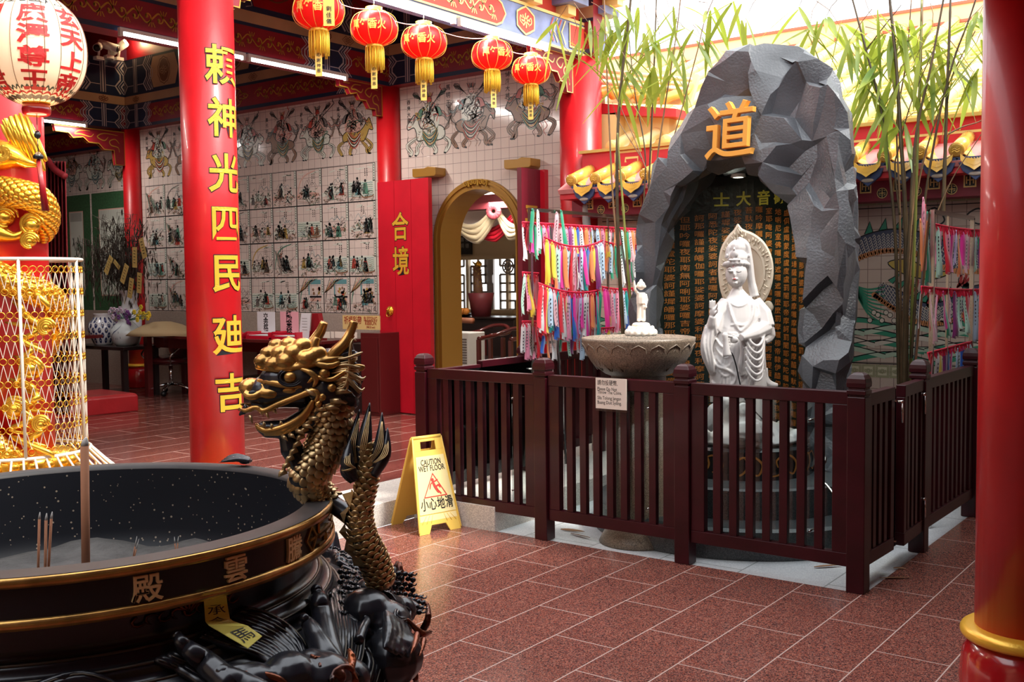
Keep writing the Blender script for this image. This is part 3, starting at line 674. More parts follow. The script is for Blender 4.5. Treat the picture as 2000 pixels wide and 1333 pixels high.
# green hanging-scroll mural at the far left bay
for x0, x1 in ((-14.9, -13.22), (-13.18, -12.26)):
    D.rect(x0, 1.12, x1, 2.742, 8, 2)
for x0, x1 in ((-13.75, -13.40), (-13.02, -12.40)):
    D.rect(x0, 1.35, x1, 2.52, 7, 3); D.frame(x0, 1.35, x1, 2.52, .015, 9, 4)
    for k in range(26): D.stroke([(x0+.03+(x1-x0-.06)*k/26, 2.5), (x0+.03+(x1-x0-.06)*k/26, 2.38)], .006, 1, 4, False, 1)
    for k in range(60):
        a = rn(x0+.05, x1-.05); b = rn(1.4, 2.2)
        D.stroke([(a, b), (a+rn(-.05,.05), b-.05), (a+rn(-.08,.08), b-.12)], rn(.008,.02), random.choice((0,1,8,8,6)), 5, True, 3)
for i in range(4): rider(D, -14.2+i*.56, 2.80, .53, 40+i)
names(D, '李元帥', -13.0, 3.28, .05)
mb = MB(); D.into(mb, lambda u, v, h: (u, WY-h, v), .001, .0004); mb.build('glazed_painting', PM, wall_l, label='painted tile figures and story panels')
D = Draw()
for i, (x, f) in enumerate(((-7.06, 0), (-6.50, 1), (-5.80, 2))):
    rider(D, x, 2.78+.03*i, .60, 70+i)
names(D, '吞鬼大將', -7.33, 3.33, .05); names(D, '馬明王', -6.80, 3.42, .06); names(D, '倒海大將', -6.06, 3.46, .055)
mb = MB(); D.into(mb, lambda u, v, h: (u, WY-h, v), .001, .0004); mb.build('glazed_painting', PM, bpy.data.objects['wall_back'], label='three painted riders above the doorway')

# ---------------------------------------------------------------- gold arch frame and red door leaves
m_archg = mat('arch_gold_paint', (.34,.17,.025), .4, metal=.2)
t = tag(thing('trim_10', (AX, WY, PZ), 'gold painted frame of the arched doorway with key pattern', 'door frame'), kind='structure')
mb = MB()
def arch_band(mb, r0, r1, y0, y1, n=28, mi=0):
    for i in range(n):
        a0 = pi-pi*i/n; a1 = pi-pi*(i+1)/n
        mb.prism([(AX+r0*cos(a0), AZ+r0*sin(a0)), (AX+r0*cos(a1), AZ+r0*sin(a1)), (AX+r1*cos(a1), AZ+r1*sin(a1)), (AX+r1*cos(a0), AZ+r1*sin(a0))], lambda u, v, h: (u, h, v), y0, y1, mi)
    for s in (-1, 1):
        x0, x1 = sorted((AX+s*r0, AX+s*r1)); mb.box(x0, x1, y0, y1, PZ, AZ, mi)
arch_band(mb, .47, .50, WY-.03, WY+.28); arch_band(mb, .50, .57, WY-.03, WY-.0001); arch_band(mb, .525, .55, WY-.045, WY-.03); arch_band(mb, .47, .485, WY-.042, WY-.03)
mb.build('frame', m_archg, t)
D = Draw()
for k in range(-3, 4):
    a = pi/2-k*.115
    q = [(-.025,-.028),(-.025,.028),(.02,.028),(.02,-.01),(-.008,-.01),(-.008,.01)]
    D.stroke([((q_[0]+0)*1, q_[1]) for q_ in q], .006, 0, 1, False, 1)
mb = MB()
for k in range(-2, 3):
    a = pi/2-k*.11; s = 1 if k % 2 else -1
    for i in range(5):
        q = [(-.024*s,-.03),(-.024*s,.028),(.02*s,.028),(.02*s,-.012),(-.006*s,-.012),(-.006*s,.01)]
        p0, p1 = q[i], q[i+1]
        f = lambda p: (AX+(.535+p[1])*cos(a-p[0]/.535), WY-.052, AZ+(.535+p[1])*sin(a-p[0]/.535))
        mb.bar(f(p0), f(p1), .008, .012, 0, (0, 1, 0))
mb.build('key_pattern', m_goldp, t)
def door_leaf(nm, p0, p1, z0, z1, label, txt, tx, ty, sz, knob=None):
    # leaf from hinge p0 to p1 in plan
    t = tag(thing(nm, (p0[0], p0[1], z0), label, 'door'), kind='structure')
    a = Vector((p0[0], p0[1], 0)); b = Vector((p1[0], p1[1], 0)); d = (b-a); Ld = d.length; d.normalize(); nrm = Vector((-d.y, d.x, 0)) 
    if nrm.y > 0 and abs(nrm.y) > .3: nrm = -nrm
    if abs(nrm.y) <= .3 and nrm.x < 0: nrm = -nrm
    F = lambda u, v, h: tuple(a+d*u+nrm*h+Vector((0,0,v)))
    mb = MB()
    for k, (u0, u1) in enumerate(((0, .33), (.335, .66), (.665, 1))):
        mb.prism([(u0*Ld, z0), (u1*Ld, z0), (u1*Ld, z1), (u0*Ld, z1)], F, 0, .05)
    mb.build('panel', m_reddoor, t)
    return t, F, Ld
t, F, Ld = door_leaf('door_1', (-7.60, 7.90), (-6.87, 7.86), PZ+.01, 2.52, 'tall red door leaf folded against the wall, with gold characters', '', 0, 0, 0)
for ch, zz in (('合', 2.06), ('境', 1.71)):
    for off, mm, hh in ((.035, m_black, .0515), (.014, m_goldc, .0525)):
        D = Draw(); D.text(glyph(ch, off), .42*Ld+.02, zz, .30, 0, 1, .82); mb = MB(); D.into(mb, lambda u, v, h: F(u, v, hh)); mb.build('gold_character' if mm is m_goldc else 'character_outline', mm, t)
mb = MB(); kx, kz = .16, 1.20
c = Vector(F(kx, kz, .05)); yy = (Vector(F(kx, kz, 1))-Vector(F(kx, kz, 0))).normalized()
for r, h0 in ((.05, 0), (.04, .008), (.025, .018)):
    mb.tube([c+yy*h0, c+yy*(h0+.012)], [r, r*.9], 20)
for sx in (-1, 1): mb.ell(c+yy*.03+Vector((sx*.014, 0, .012)), .008)
kn = mb.build('lion_head_knocker', m_gold, t)
mb = MB(); mb.tube([c+yy*.03+Vector((.028*cos(a), 0, -.03+.03*sin(a))) for a in [2*pi*i/16 for i in range(16)]], .004, 6, closed=True); mb.build('pull_ring', m_gold, kn)
_k = m_reddoor; m_reddoor = mat('door_maroon', (.16,.008,.02), .45)  # darker, duller red than the folded leaf
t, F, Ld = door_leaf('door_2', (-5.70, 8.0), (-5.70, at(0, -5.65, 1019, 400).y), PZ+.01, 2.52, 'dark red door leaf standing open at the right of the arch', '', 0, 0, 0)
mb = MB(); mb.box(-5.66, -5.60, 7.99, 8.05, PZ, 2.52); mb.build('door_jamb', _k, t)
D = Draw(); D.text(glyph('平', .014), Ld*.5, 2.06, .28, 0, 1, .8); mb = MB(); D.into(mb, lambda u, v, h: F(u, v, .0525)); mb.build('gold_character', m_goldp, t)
# gold wooden hinge blocks above the doors
for (px, lab) in ((-7.0, 'gold hinge block above the folded left door leaf'), (-5.84, 'gold hinge block above the open right door leaf')):
    mb = MB(); x = px; w_ = .155; z = 2.585
    mb.prism([(x-w_, z-.03), (x-w_+.02, z-.045), (x+w_-.02, z-.045), (x+w_, z-.03), (x+w_, z+.04), (x+.05, z+.055), (x, z+.04), (x-w_, z+.045)], lambda u, v, h: (u, h, v), WY-.16, WY)
    tag(mb.build('hinge_block', m_archg, None, .006), lab, 'hinge block', 'gold hinge blocks')
random.seed(11)
# ---------------------------------------------------------------- fence
def post(x, y, z0, h, label):
    t = thing('fence_post', (x, y, z0), label, 'post', 'mahogany fence posts'); w = .043
    mb = MB(); mb.box(x-w, x+w, y-w, y+w, z0, z0+h-.115); mb.build('shaft', m_wood, t, .004)
    mb = MB()
    def ring(q, z): return [(x-q, y-q, z), (x+q, y-q, z), (x+q, y+q, z), (x-q, y+q, z)]
    prof = [(.036, h-.115), (.036, h-.108), (.045, h-.103), (.045, h-.085), (.038, h-.08), (.038, h-.074), (.045, h-.069), (.046, h-.05), (.043, h-.03), (.033, h-.012), (.018, h-.002), (.001, h)]
    vs = []; fs = []
    for q, z in prof: vs += ring(q, z0+z)
    for i in range(len(prof)-1):
        for j in range(4): fs.append((i*4+j, i*4+(j+1) % 4, (i+1)*4+(j+1) % 4, (i+1)*4+j))
    mb.add(vs, fs); mb.build('cap', m_wood, t, .002)
def panel(p0, p1, zb, zt, nb, label, stile=.075):
    a, b = Vector((p0[0], p0[1], 0)), Vector((p1[0], p1[1], 0)); d = b-a; Lg = d.length; d.normalize(); n = Vector((-d.y, d.x, 0))
    t = thing('railing', tuple((a+b)/2+Vector((0,0,zb))), label, 'fence', 'mahogany slatted fence panels')
    def bx(u0, u1, z0, z1, th, nm, bev=.003):
        mb = MB(); mb.obox(a+d*((u0+u1)/2)+Vector((0,0,(z0+z1)/2)), d*((u1-u0)/2), n*th/2, Vector((0,0,(z1-z0)/2))); mb.build(nm, m_wood, t, bev)
    bx(0, Lg, zt-.062, zt, .048, 'top_rail'); bx(0, Lg, zb, zb+.065, .048, 'bottom_rail')
    bx(0, stile, zb+.065, zt-.062, .044, 'stile'); bx(Lg-stile, Lg, zb+.065, zt-.062, .044, 'stile')
    gap = (Lg-2*stile-nb*.042)/(nb+1)
    for k in range(nb):
        u = stile+gap*(k+1)+.042*k; bx(u, u+.042, zb+.065, zt-.062, .034, 'baluster', .002)
    return t
PX = [-4.37, -3.455, -2.55, -1.638]; FY = 4.9
post(PX[0], FY, PZ, .90, 'fence post at the left front corner, beside the wet floor sign')
post(PX[1], FY, 0, 1.055, 'front fence post left of the small white notice')
post(PX[2], FY, 0, 1.055, 'front fence post between the stone bowl and the white statue')
post(PX[3], FY, 0, 1.05, 'fence post at the right front corner nearest the camera')
LP = ['front fence panel behind the wet floor sign', 'front fence panel with the white notice on it', 'front fence panel in front of the white statue']
for i in range(3): panel((PX[i]+.045, FY), (PX[i+1]-.045, FY), .118, .957, 7, LP[i])
post(-4.37, 5.98, PZ, .90, 'left side fence post at the foot of the ribbon rack')
post(-4.37, 6.95, PZ, .90, 'left side fence post behind the stone bowl')
post(-4.37, 7.8, PZ, .90, 'left side fence post against the rear wall')
panel((-4.37, 4.945), (-4.37, 5.44), PZ+.08, .942, 3, 'low gate leaf at the near end of the left side fence')
panel((-4.37, 5.46), (-4.37, 5.935), PZ+.08, .965, 3, 'taller gate leaf on the left side fence before the ribbon rack')
panel((-4.37, 6.025), (-4.37, 6.905), PZ+.08, .965, 7, 'left side fence panel under the hanging ribbons')
panel((-4.37, 6.995), (-4.37, 7.755), PZ+.08, .965, 6, 'left side fence panel behind the stone bowl')
post(-1.62, 5.83, 0, 1.05, 'right side fence post beside the open gate leaf')
post(-1.6, 6.87, 0, 1.05, 'right side fence post at the far end of the right ribbon rack')
post(-1.6, 7.7, 0, 1.05, 'right side fence post against the rear wall')
panel((-1.63, 4.95), (-1.62, 5.32), .118, .945, 3, 'right side gate leaf next to the corner post', .05)
panel((-1.60, 5.42), (-1.61, 5.785), .118, .945, 3, 'right side gate leaf hinged on the second post', .05)
panel((-1.61, 5.88), (-1.6, 6.82), .118, .945, 8, 'long dark right side fence panel below the right ribbon rack')
panel((-1.6, 6.92), (-1.6, 7.65), .118, .945, 6, 'far right side fence panel, half hidden by the red pillar')
# gate hinge bolts
for i, (x, y, z) in enumerate(((-1.575, 5.37, .87), (-1.575, 5.77, .87), (-1.575, 5.79, .3))):
    mb = MB(); mb.tube([(x, y, z), (x, y, z-.11)], .006, 8); mb.tube([(x-.02, y, z-.005), (x+.004, y, z-.005)], .009, 8)
    tag(mb.build('gate_bolt', m_steel), ('steel bolt across the gap between the two right gate leaves', 'upper steel bolt on the hinged gate leaf', 'lower steel bolt at the foot of the second right post')[i], 'bolt', 'steel gate bolts')
# clear acrylic sheets inside the fence
m_acr = bpy.data.materials.new('clear_acrylic'); m_acr.use_nodes = True; nt = m_acr.node_tree; nt.nodes.clear()
out = nt.nodes.new('ShaderNodeOutputMaterial'); mix = nt.nodes.new('ShaderNodeMixShader'); tr = nt.nodes.new('ShaderNodeBsdfTransparent'); gl = nt.nodes.new('ShaderNodeBsdfGlossy'); fr = nt.nodes.new('ShaderNodeFresnel')
tr.inputs[0].default_value = (.88, .93, .92, 1); gl.inputs['Roughness'].default_value = .02; fr.inputs[0].default_value = 1.5
nt.links.new(fr.outputs[0], mix.inputs[0]); nt.links.new(tr.outputs[0], mix.inputs[1]); nt.links.new(gl.outputs[0], mix.inputs[2]); nt.links.new(mix.outputs[0], out.inputs[0])
AL = ['clear acrylic sheet behind the left front fence panel', 'clear acrylic sheet behind the middle front fence panel', 'clear acrylic sheet behind the right front fence panel']
for i in range(3):
    t = thing('acrylic_sheet', ((PX[i]+PX[i+1])/2, FY+.09, .14), AL[i], 'acrylic sheet', 'acrylic sheets inside the fence')
    mb = MB(); mb.box(PX[i]+(.08 if i else .62), PX[i+1]-.03, FY+.085, FY+.09, .16, .90); mb.build('sheet', m_acr, t)
    for u, z in ((PX[i]+.66, .25), (PX[i+1]-.08, .25), (PX[i]+.66, .8), (PX[i+1]-.08, .8)):
        mb = MB(); mb.tube([(u, FY+.03, z), (u, FY+.1, z)], .006, 8); mb.build('standoff_pin', m_steel, t)
t = thing('acrylic_sheet', (-4.28, 5.5, .5), 'clear acrylic sheet with steel pins along the left side rail', 'acrylic sheet', 'acrylic sheets inside the fence')
mb = MB(); mb.box(-4.285, -4.28, 5.0, 5.95, .2, .93); mb.build('sheet', m_acr, t)
for y in (5.2, 5.9): mb = MB(); mb.tube([(-4.35, y, .88), (-4.26, y, .88)], .006, 8); mb.build('standoff_pin', m_steel, t)
t = thing('acrylic_sheet', (-1.70, 5.4, .06), 'clear acrylic sheet showing in the gap between the right gate leaves', 'acrylic sheet', 'acrylic sheets inside the fence')
mb = MB(); mb.box(-1.70, -1.695, 5.0, 5.32, .05, .9); mb.box(-1.70, -1.695, 5.36, 5.75, .05, .9); mb.build('sheet', m_acr, t)
for z in (.15, .87): mb = MB(); mb.tube([(-1.71, 5.37, z), (-1.6, 5.37, z)], .006, 8); mb.build('standoff_pin', m_steel, t)
# notice on the fence
p0, p1 = at(1, 4.86, 1164, 738), at(1, 4.86, 1224, 802)
t = thing('notice', ((p0.x+p1.x)/2, 4.86, p1.z), 'small white notice asking not to throw coins, hung on the front rail', 'sign')
m_paper = mat('notice_paper', (.75,.66,.58), .5)
mb = MB(); mb.box(p0.x, p1.x, 4.856, 4.862, p1.z, p0.z); mb.build('board', m_paper, t)
mb = MB(); mb.box(p0.x-.005, p1.x+.005, 4.862, 4.866, p1.z-.014, p0.z); mb.build('acrylic_holder', m_acr, t)
D = Draw(); W_ = p1.x-p0.x; H_ = p0.z-p1.z; x0 = p0.x
for i, (s, sz, y) in enumerate((('請勿投硬幣,', .031, .85), ('Please Do Not', .026, .65), ('Throw The Coins.', .026, .54), ('Sila Tolong Jangan', .026, .34), ('Buang Duit Syiling.', .026, .19))):
    g = glyph(s, .006); wd = max(v.co.x for v in g.vertices)*sz
    D.text(g, x0+.012+wd*.80, p1.z+H_*y, sz, 0, 1, .80)
mb = MB(); D.into(mb, lambda u, v, h: (u, 4.856-h, v), .0006); mb.build('lettering', m_black, t)

# ---------------------------------------------------------------- granite plinth and drum
GC = (-2.70, 5.92)
t = thing('statue_plinth', (GC[0], GC[1], 0), 'stepped round black granite plinth with orange scroll carving under the white statue', 'plinth')
def arc(r): q = math.asin(.20/r); return dict(a0=pi-q, a1=2*pi+q)
mb = MB(); mb.lathe([(.90, -.003), (.90, .15), (.88, .165), (.3, .165)], (*GC, 0), 64, 0, False, **arc(.9)); mb.build('lower_step', m_dgranite, t)
mb = MB(); mb.lathe([(.68, .165), (.68, .325), (.66, .335), (.3, .335)], (*GC, 0), 64, 0, False, **arc(.68)); mb.build('upper_step', m_dgranite, t)
m_blackst = mat('polished_black_stone', (.012,.013,.015), .12)
mb = MB(); mb.lathe([(.43, .335), (.43, .50), (.41, .515), (.1, .515)], (*GC, 0), 64, 0, False); mb.build('drum', m_blackst, t)
D = Draw()
for k in range(12):
    u = k*.225; s = 1 if k % 2 else -1
    D.stroke([(u-.1, .36), (u-.04, .37), (u+.0, .42), (u-.02, .47), (u-.06, .45), (u-.05, .41)], .013, 0, 1, True, 4)
    D.stroke([(u-.02, .46), (u+.03, .475), (u+.08, .43), (u+.06, .37), (u+.02, .38)], .013, 0, 1, True, 4)
mb = MB(); D.into(mb, lambda u, v, h: (GC[0]+(.43+h*3)*cos(u/.43), GC[1]+(.43+h*3)*sin(u/.43), v)); mb.build('carved_scrolls', mat('orange_scroll_paint', (.42,.15,.03), .4), t)

# ---------------------------------------------------------------- rock grotto
m_rock = mat('grey_painted_rock', (.095,.10,.11), .36, spec=.8); nt, N, L, b = nodes(m_rock)
tc = N.new('ShaderNodeTexCoord'); n1 = N.new('ShaderNodeTexNoise'); n1.inputs['Scale'].default_value = 70; n1.inputs['Detail'].default_value = 4; n2 = N.new('ShaderNodeTexNoise'); n2.inputs['Scale'].default_value = 2.2; n2.inputs['Detail'].default_value = 3
L.new(tc.outputs['Object'], n1.inputs['Vector']); L.new(tc.outputs['Object'], n2.inputs['Vector'])
cr = N.new('ShaderNodeValToRGB'); cr.color_ramp.elements[0].color = (.042,.045,.052,1); cr.color_ramp.elements[0].position = .35; cr.color_ramp.elements[1].color = (.12,.125,.14,1); cr.color_ramp.elements[1].position = .7; L.new(n2.outputs[0], cr.inputs[0]); L.new(cr.outputs[0], b.inputs['Base Color'])
bu = N.new('ShaderNodeBump'); bu.inputs['Strength'].default_value = .5; bu.inputs['Distance'].default_value = .006; L.new(n1.outputs[0], bu.inputs['Height']); L.new(bu.outputs[0], b.inputs['Normal'])
outer = [(-3.56,.0),(-3.60,.6),(-3.62,1.2),(-3.58,1.8),(-3.47,2.2),(-3.30,2.47),(-3.15,2.62),(-3.08,2.80),(-2.93,2.95),(-2.72,2.99),(-2.50,2.93),(-2.30,2.78),(-2.20,2.5),(-2.17,2.1),(-2.15,1.6),(-2.18,1.1),(-2.20,.6),(-2.18,0)]
mb = MB()
ny = 5
vs = []; fs = []
for j, (yy, sc) in enumerate(((6.12, .95), (6.2, .985), (6.45, 1.0), (6.85, .99), (7.2, .95), (7.32, .86))):
    for x, z in outer:
        cx = -2.87; vs.append((cx+(x-cx)*sc+(.02 if j == 0 else 0)*0, yy+(0.10*((z-1.6)/1.4)**2 if j < 2 and z > 1.6 else 0), z*(.975+.025*sc) if z > 1 else z))
k = len(outer)
for q_ in range(len(vs)):
    x, y, z = vs[q_]
    if x > -2.87: x -= .34*(y-6.35)*min(1, (x+2.87)/.4)
    vs[q_] = (x-.02*(1 if x > -2.87 else -1), y, z-.05*(z > 2.4))
for j in range(5):
    for i in range(k-1): fs.append((j*k+i, j*k+i+1, (j+1)*k+i+1, (j+1)*k+i))
    fs.append((j*k+k-1, j*k, (j+1)*k, (j+1)*k+k-1))
fs.append(tuple(range(k-1, -1, -1))); fs.append(tuple(5*k+i for i in range(k)))
mb.add(vs, fs); rk = mb.mesh('rk', []); bm = bmesh.new(); bm.from_mesh(rk); bmesh.ops.recalc_face_normals(bm, faces=bm.faces); bm.to_mesh(rk); bm.free()
niche = [(-3.44,-.1),(-3.45,.9),(-3.44,1.5),(-3.38,1.86),(-3.21,2.12),(-2.97,2.22),(-2.72,2.17),(-2.50,1.97),(-2.41,1.65),(-2.38,1.0),(-2.38,-.1)]
mb = MB(); vs = []; k = len(niche); cx = -2.93
for yy, sc, dz in ((5.9, 1.03, 0), (6.28, 1.0, 0), (6.42, 1.25, .04), (6.93, 1.42, .08)):
    for x, z in niche: vs.append((cx+(x-cx)*sc, yy, z+(dz if z > 1 else 0)))
fs = []
for j in range(3):
    for i in range(k-1): fs.append((j*k+i, j*k+i+1, (j+1)*k+i+1, (j+1)*k+i))
    fs.append((j*k+k-1, j*k, (j+1)*k, (j+1)*k+k-1))
fs.append(tuple(range(k-1, -1, -1))); fs.append(tuple(3*k+i for i in range(k)))
mb.add(vs, fs); nk = mb.mesh('nk', []); bm = bmesh.new(); bm.from_mesh(nk); bmesh.ops.recalc_face_normals(bm, faces=bm.faces); bm.to_mesh(nk); bm.free()
o1 = bpy.data.objects.new('rk', rk); o2 = bpy.data.objects.new('nk', nk); COL.objects.link(o1); COL.objects.link(o2)
bo = o1.modifiers.new('b', 'BOOLEAN'); bo.object = o2; bo.operation = 'DIFFERENCE'; bo.solver = 'EXACT'
rm = o1.modifiers.new('r', 'REMESH'); rm.mode = 'VOXEL'; rm.voxel_size = .013
sm_ = o1.modifiers.new('s', 'SMOOTH'); sm_.factor = .5; sm_.iterations = 8
dg = bpy.context.evaluated_depsgraph_get(); me = bpy.data.meshes.new_from_object(o1.evaluated_get(dg))
bpy.data.objects.remove(o1); bpy.data.objects.remove(o2)
# chiselled facets: every point moves onto the tilted plane of its nearest seed
rs = random.Random(9)
from mathutils import kdtree
vsl = me.vertices; seeds = []
NS = 250
kd = kdtree.KDTree(NS)
for i in range(NS):
    v = vsl[rs.randrange(len(vsl))]; n_ = v.normal.copy()
    tl = Vector((rs.gauss(0,.3), rs.gauss(0,.3), rs.gauss(0,.32))); n2_ = (n_+tl).normalized()
    seeds.append((v.co.copy(), n2_, rs.uniform(-.014,.014))); kd.insert((v.co.x, v.co.y*1.1, v.co.z*.72), i)
kd.balance()
newco = []
for v in vsl:
    n_ = v.normal; w_ = noise.noise_vector(v.co*4)*.05
    q = v.co+w_; res = kd.find_n((q.x, q.y*1.1, q.z*.72), 2)
    def disp(i):
        s_, ns, o_ = seeds[i]; dn = n_.dot(ns)
        if dn < .35: dn = .35
        return max(-.055, min(.045, (s_-v.co).dot(ns)/dn+o_))
    d0 = disp(res[0][1]); d1 = disp(res[1][1]); dd = res[1][2]-res[0][2]; f = min(1, dd/.008); d_ = d0*(.5+.5*f)+d1*(.5-.5*f)
    inner = 6.25 < v.co.y < 6.95 and abs(v.co.x-cx) < .62 and v.co.z < 2.2 and n_.y < .3 and v.co.y > 6.72
    if inner: d_ *= .1
    co = v.co+n_*d_
    co += n_*(.016*noise.noise(v.co*6)+.007*noise.noise(v.co*19))
    newco.append(co)
for v, c in zip(vsl, newco): v.co = c
bm = bmesh.new(); bm.from_mesh(me)
bmesh.ops.smooth_vert(bm, verts=bm.verts, factor=.5, use_axis_x=True, use_axis_y=True, use_axis_z=True)
bm.to_mesh(me); bm.free()
_o = bpy.data.objects.new('d', me); COL.objects.link(_o); _d = _o.modifiers.new('d', 'DECIMATE'); _d.ratio = 5200/max(1, len(me.polygons)*2); _d.use_collapse_triangulate = True
me = bpy.data.meshes.new_from_object(_o.evaluated_get(bpy.context.evaluated_depsgraph_get())); bpy.data.objects.remove(_o)
me.materials.clear(); me.materials.append(m_rock); me.polygons.foreach_set('use_smooth', [True]*len(me.polygons))
me.set_sharp_from_angle(angle=radians(15))
off = Vector((-2.87, 6.7, 0))
for v in me.vertices: v.co -= off
t = thing('rock_grotto', tuple(off), 'tall grey chiselled rock grotto with a gold character on its brow', 'rock grotto')
o = bpy.data.objects.new('rock', me); COL.objects.link(o); o.parent = t; me.name = 'rock'
# big gold character, carved solid
g = glyph('道', .004, .04, .006); a0, a1 = at(1, 6.07, 1376, 200), at(1, 6.07, 1475, 308)
gx = (a0.x+a1.x)/2; gz = (a0.z+a1.z)/2; S = .33
mb = MB(); mb.mesh_add(g, lambda x, y, z: (gx+x*S*1.02+y*S*.06, 6.085-z*.55, gz+y*S*1.12+x*S*.03)); mb.build('gold_character', mat('gold_letter_enamel', (.80,.36,.06), .35), t, label='raised gold character on the brow of the rock')
# downlight
lp = at(1, 6.5, 1442, 346)
tl = thing('downlight', (lp.x, lp.y, lp.z-.01), 'small round spotlight glowing under the roof of the rock niche', 'lamp')
mb = MB(); mb.lathe([(.045, .02), (.05, 0), (.036, -.004)], tuple(lp), 24, caps=False); mb.build('trim_ring', m_white, tl)
mb = MB(); mb.lathe([(.0001, -.001), (.036, -.001)], tuple(lp), 24, caps=False); mb.build('lens', emitm('downlight_glow', (.95,1,.8), 14), tl)
ld = bpy.data.lights.new('downlight', 'SPOT'); ld.energy = 22; ld.color = (.93, 1, .72); ld.spot_size = radians(100); ld.spot_blend = .6; ld.shadow_soft_size = .03
lo = bpy.data.objects.new('downlight_beam', ld); COL.objects.link(lo); lo.parent = tl; lo.location = (0, 0, -.012)
# inscription slab
m_slab = mat('dark_green_slab', (.006,.014,.012), .35, bump=(25,.5,.01)); m_insc = mat('inscription_gold_red', (.36,.12,.02), .45); m_insc2 = mat('title_gold', (.55,.50,.06), .45)
cols = ['郝婆吟囉盧陀耶婆訶謹墀皤囉那耶', '但耶吟囉夜耶南無阿唎耶婆囉吉帝耶', '訶那囉謹墀皤伽囉耶娑婆訶摩婆利勝羯夜', '阿悉陀夜娑婆訶者吉囉阿悉陀夜娑婆訶波陀摩', '謹墀娑婆訶摩囉那娑婆訶悉囉僧阿穆佉耶娑婆訶', '夜娑婆訶悉陀夜娑婆訶摩訶悉陀夜娑婆訶悉陀喻', '菩馱夜菩馱夜彌帝唎夜那囉謹墀地唎瑟尼那婆夜摩', '囉吟摩囉摩囉摩訶迦盧尼迦唵薩皤囉罰曳數怛那怛', '室耶唵阿婆盧醯盧迦帝迦羅帝夷醯唎摩訶菩提薩埵', '地唎尼室佛囉耶遮囉遮囉麼麼罰摩囉穆帝隸伊醯伊', '盧俱盧羯蒙度盧度盧罰闍耶帝摩訶罰闍耶帝陀囉陀', '唎摩訶菩提薩埵薩婆薩婆摩囉摩囉摩醯摩醯唎馱孕', '吟耶摩婆薩哆那摩婆薩哆那摩婆伽摩罰特豆怛姪他', '利摩訶菩豆恒佉婆摩盧薩婆菩提薩哆婆耶摩訶薩哆']
def slab(u, z, h=0): return (u, 6.80-.36*((u+3.0)/.55)**2-h, z)
mb = MB(); n = 24; vs = []; fs = []
for i in range(n+1):
    u = -3.57+1.12*i/n
    for z in (.02, 2.20): vs.append(slab(u, z))
for i in range(n): fs.append((2*i, 2*i+2, 2*i+3, 2*i+1))
nv = len(vs); vs2 = [(x, y+.03, z) for x, y, z in vs]; mb.add(vs+vs2, fs+[tuple(nv+q for q in reversed(f)) for f in fs]+[(0,1,nv+1,nv),(nv-2,2*nv-2,2*nv-1,nv-1)]+[(2*i+1,2*i+3,nv+2*i+3,nv+2*i+1) for i in range(n)])
isl = mb.build('inscription_slab', m_slab, t)
D = Draw(); D2 = Draw(); nc = len(cols)
for c, s in enumerate(cols):
    u = -3.50+c*(.99/(nc-1)); z = 1.97-.0*abs(c-7)-.035*abs(c-6.5)/3
    s2 = (s+cols[(c*5+3) % nc]+s)
    for r, ch in enumerate(s2):
        zz = z-r*.0555
        if zz < .50: break
        D.text(glyph(ch, .004), u, zz, .047, 0, 1, 1.22)
for i, ch in enumerate('士大音觀'):
    D2.text(glyph(ch, .022), at(1, 6.76, (1412, 1449, 1488, 1524)[i], 393-i*2.5).x, 2.045, .105, 0, 1, 1.0)
mb = MB(); D.into(mb, lambda u, v, h: slab(u, v, .004)); mb.build('inscription', m_insc, isl, label='columns of small gold-red characters')
mb = MB(); D2.into(mb, lambda u, v, h: slab(u, v, .004)); mb.build('title_characters', m_insc2, isl, label='four larger greenish gold characters')

# ---------------------------------------------------------------- white standing statue
m_marble = mat('white_marble', (.55,.52,.51), .42)
m_marblec = mat('cream_marble', (.60,.51,.39), .42)
DS = 6.30
def SP(px, py, dd=0.): return atd(DS+dd, px, py)
PPM = FPX/DS
body = [(566,1440,12,12),(580,1443,22,15),(592,1446,36,22),(620,1447,43,27),(650,1440,47,31),(680,1434,47,32),(710,1430,46,32),(740,1433,47,33),(765,1436,49,34),(785,1437,50,34)]
def bodyat(py):
    if py <= body[0][0]: return body[0][1:]
    for a, b_ in zip(body, body[1:]):
        if py <= b_[0]:
            f = (py-a[0])/(b_[0]-a[0]); return tuple(p+(q-p)*f for p, q in zip(a[1:], b_[1:]))
    return body[-1][1:]
def SF(px, py, up=0.):      # on the front of the robe
    cx_, rx, rd = bodyat(py); q = max(-1, min(1, (px-cx_)/rx)); return SP(px, py, -(rd*sqrt(1-q*q)+up)/PPM)
stat = thing('bodhisattva_statue', tuple(Vector((GC[0], GC[1], .515))), 'white marble robed bodhisattva statue with halo, raised right hand and a vase', 'statue')
mb = MB()
vs = []; fs = []; nb = 28
yy = [566+i*5.5 for i in range(41)]
for y_ in yy:
    cx_, rx, rd = bodyat(y_)
    for j in range(nb):
        a = 2*pi*j/nb; wv = 1+.03*sin(a*9+y_*.02)*(1 if y_ > 640 else .3)
        vs.append(SP(cx_+rx*cos(a)*wv, y_, rd*sin(a)*wv/PPM))
k = len(yy)
for i in range(k-1):
    for j in range(nb): fs.append((i*nb+j, i*nb+(j+1) % nb, (i+1)*nb+(j+1) % nb, (i+1)*nb+j))
fs.append(tuple(range(nb))); fs.append(tuple((k-1)*nb+nb-1-j for j in range(nb)))
mb.add(vs, fs)
def ST(pts, r, n=8): mb.tube([SP(*p) for p in pts], [q/PPM for q in r] if hasattr(r, '__len__') else r/PPM, n)
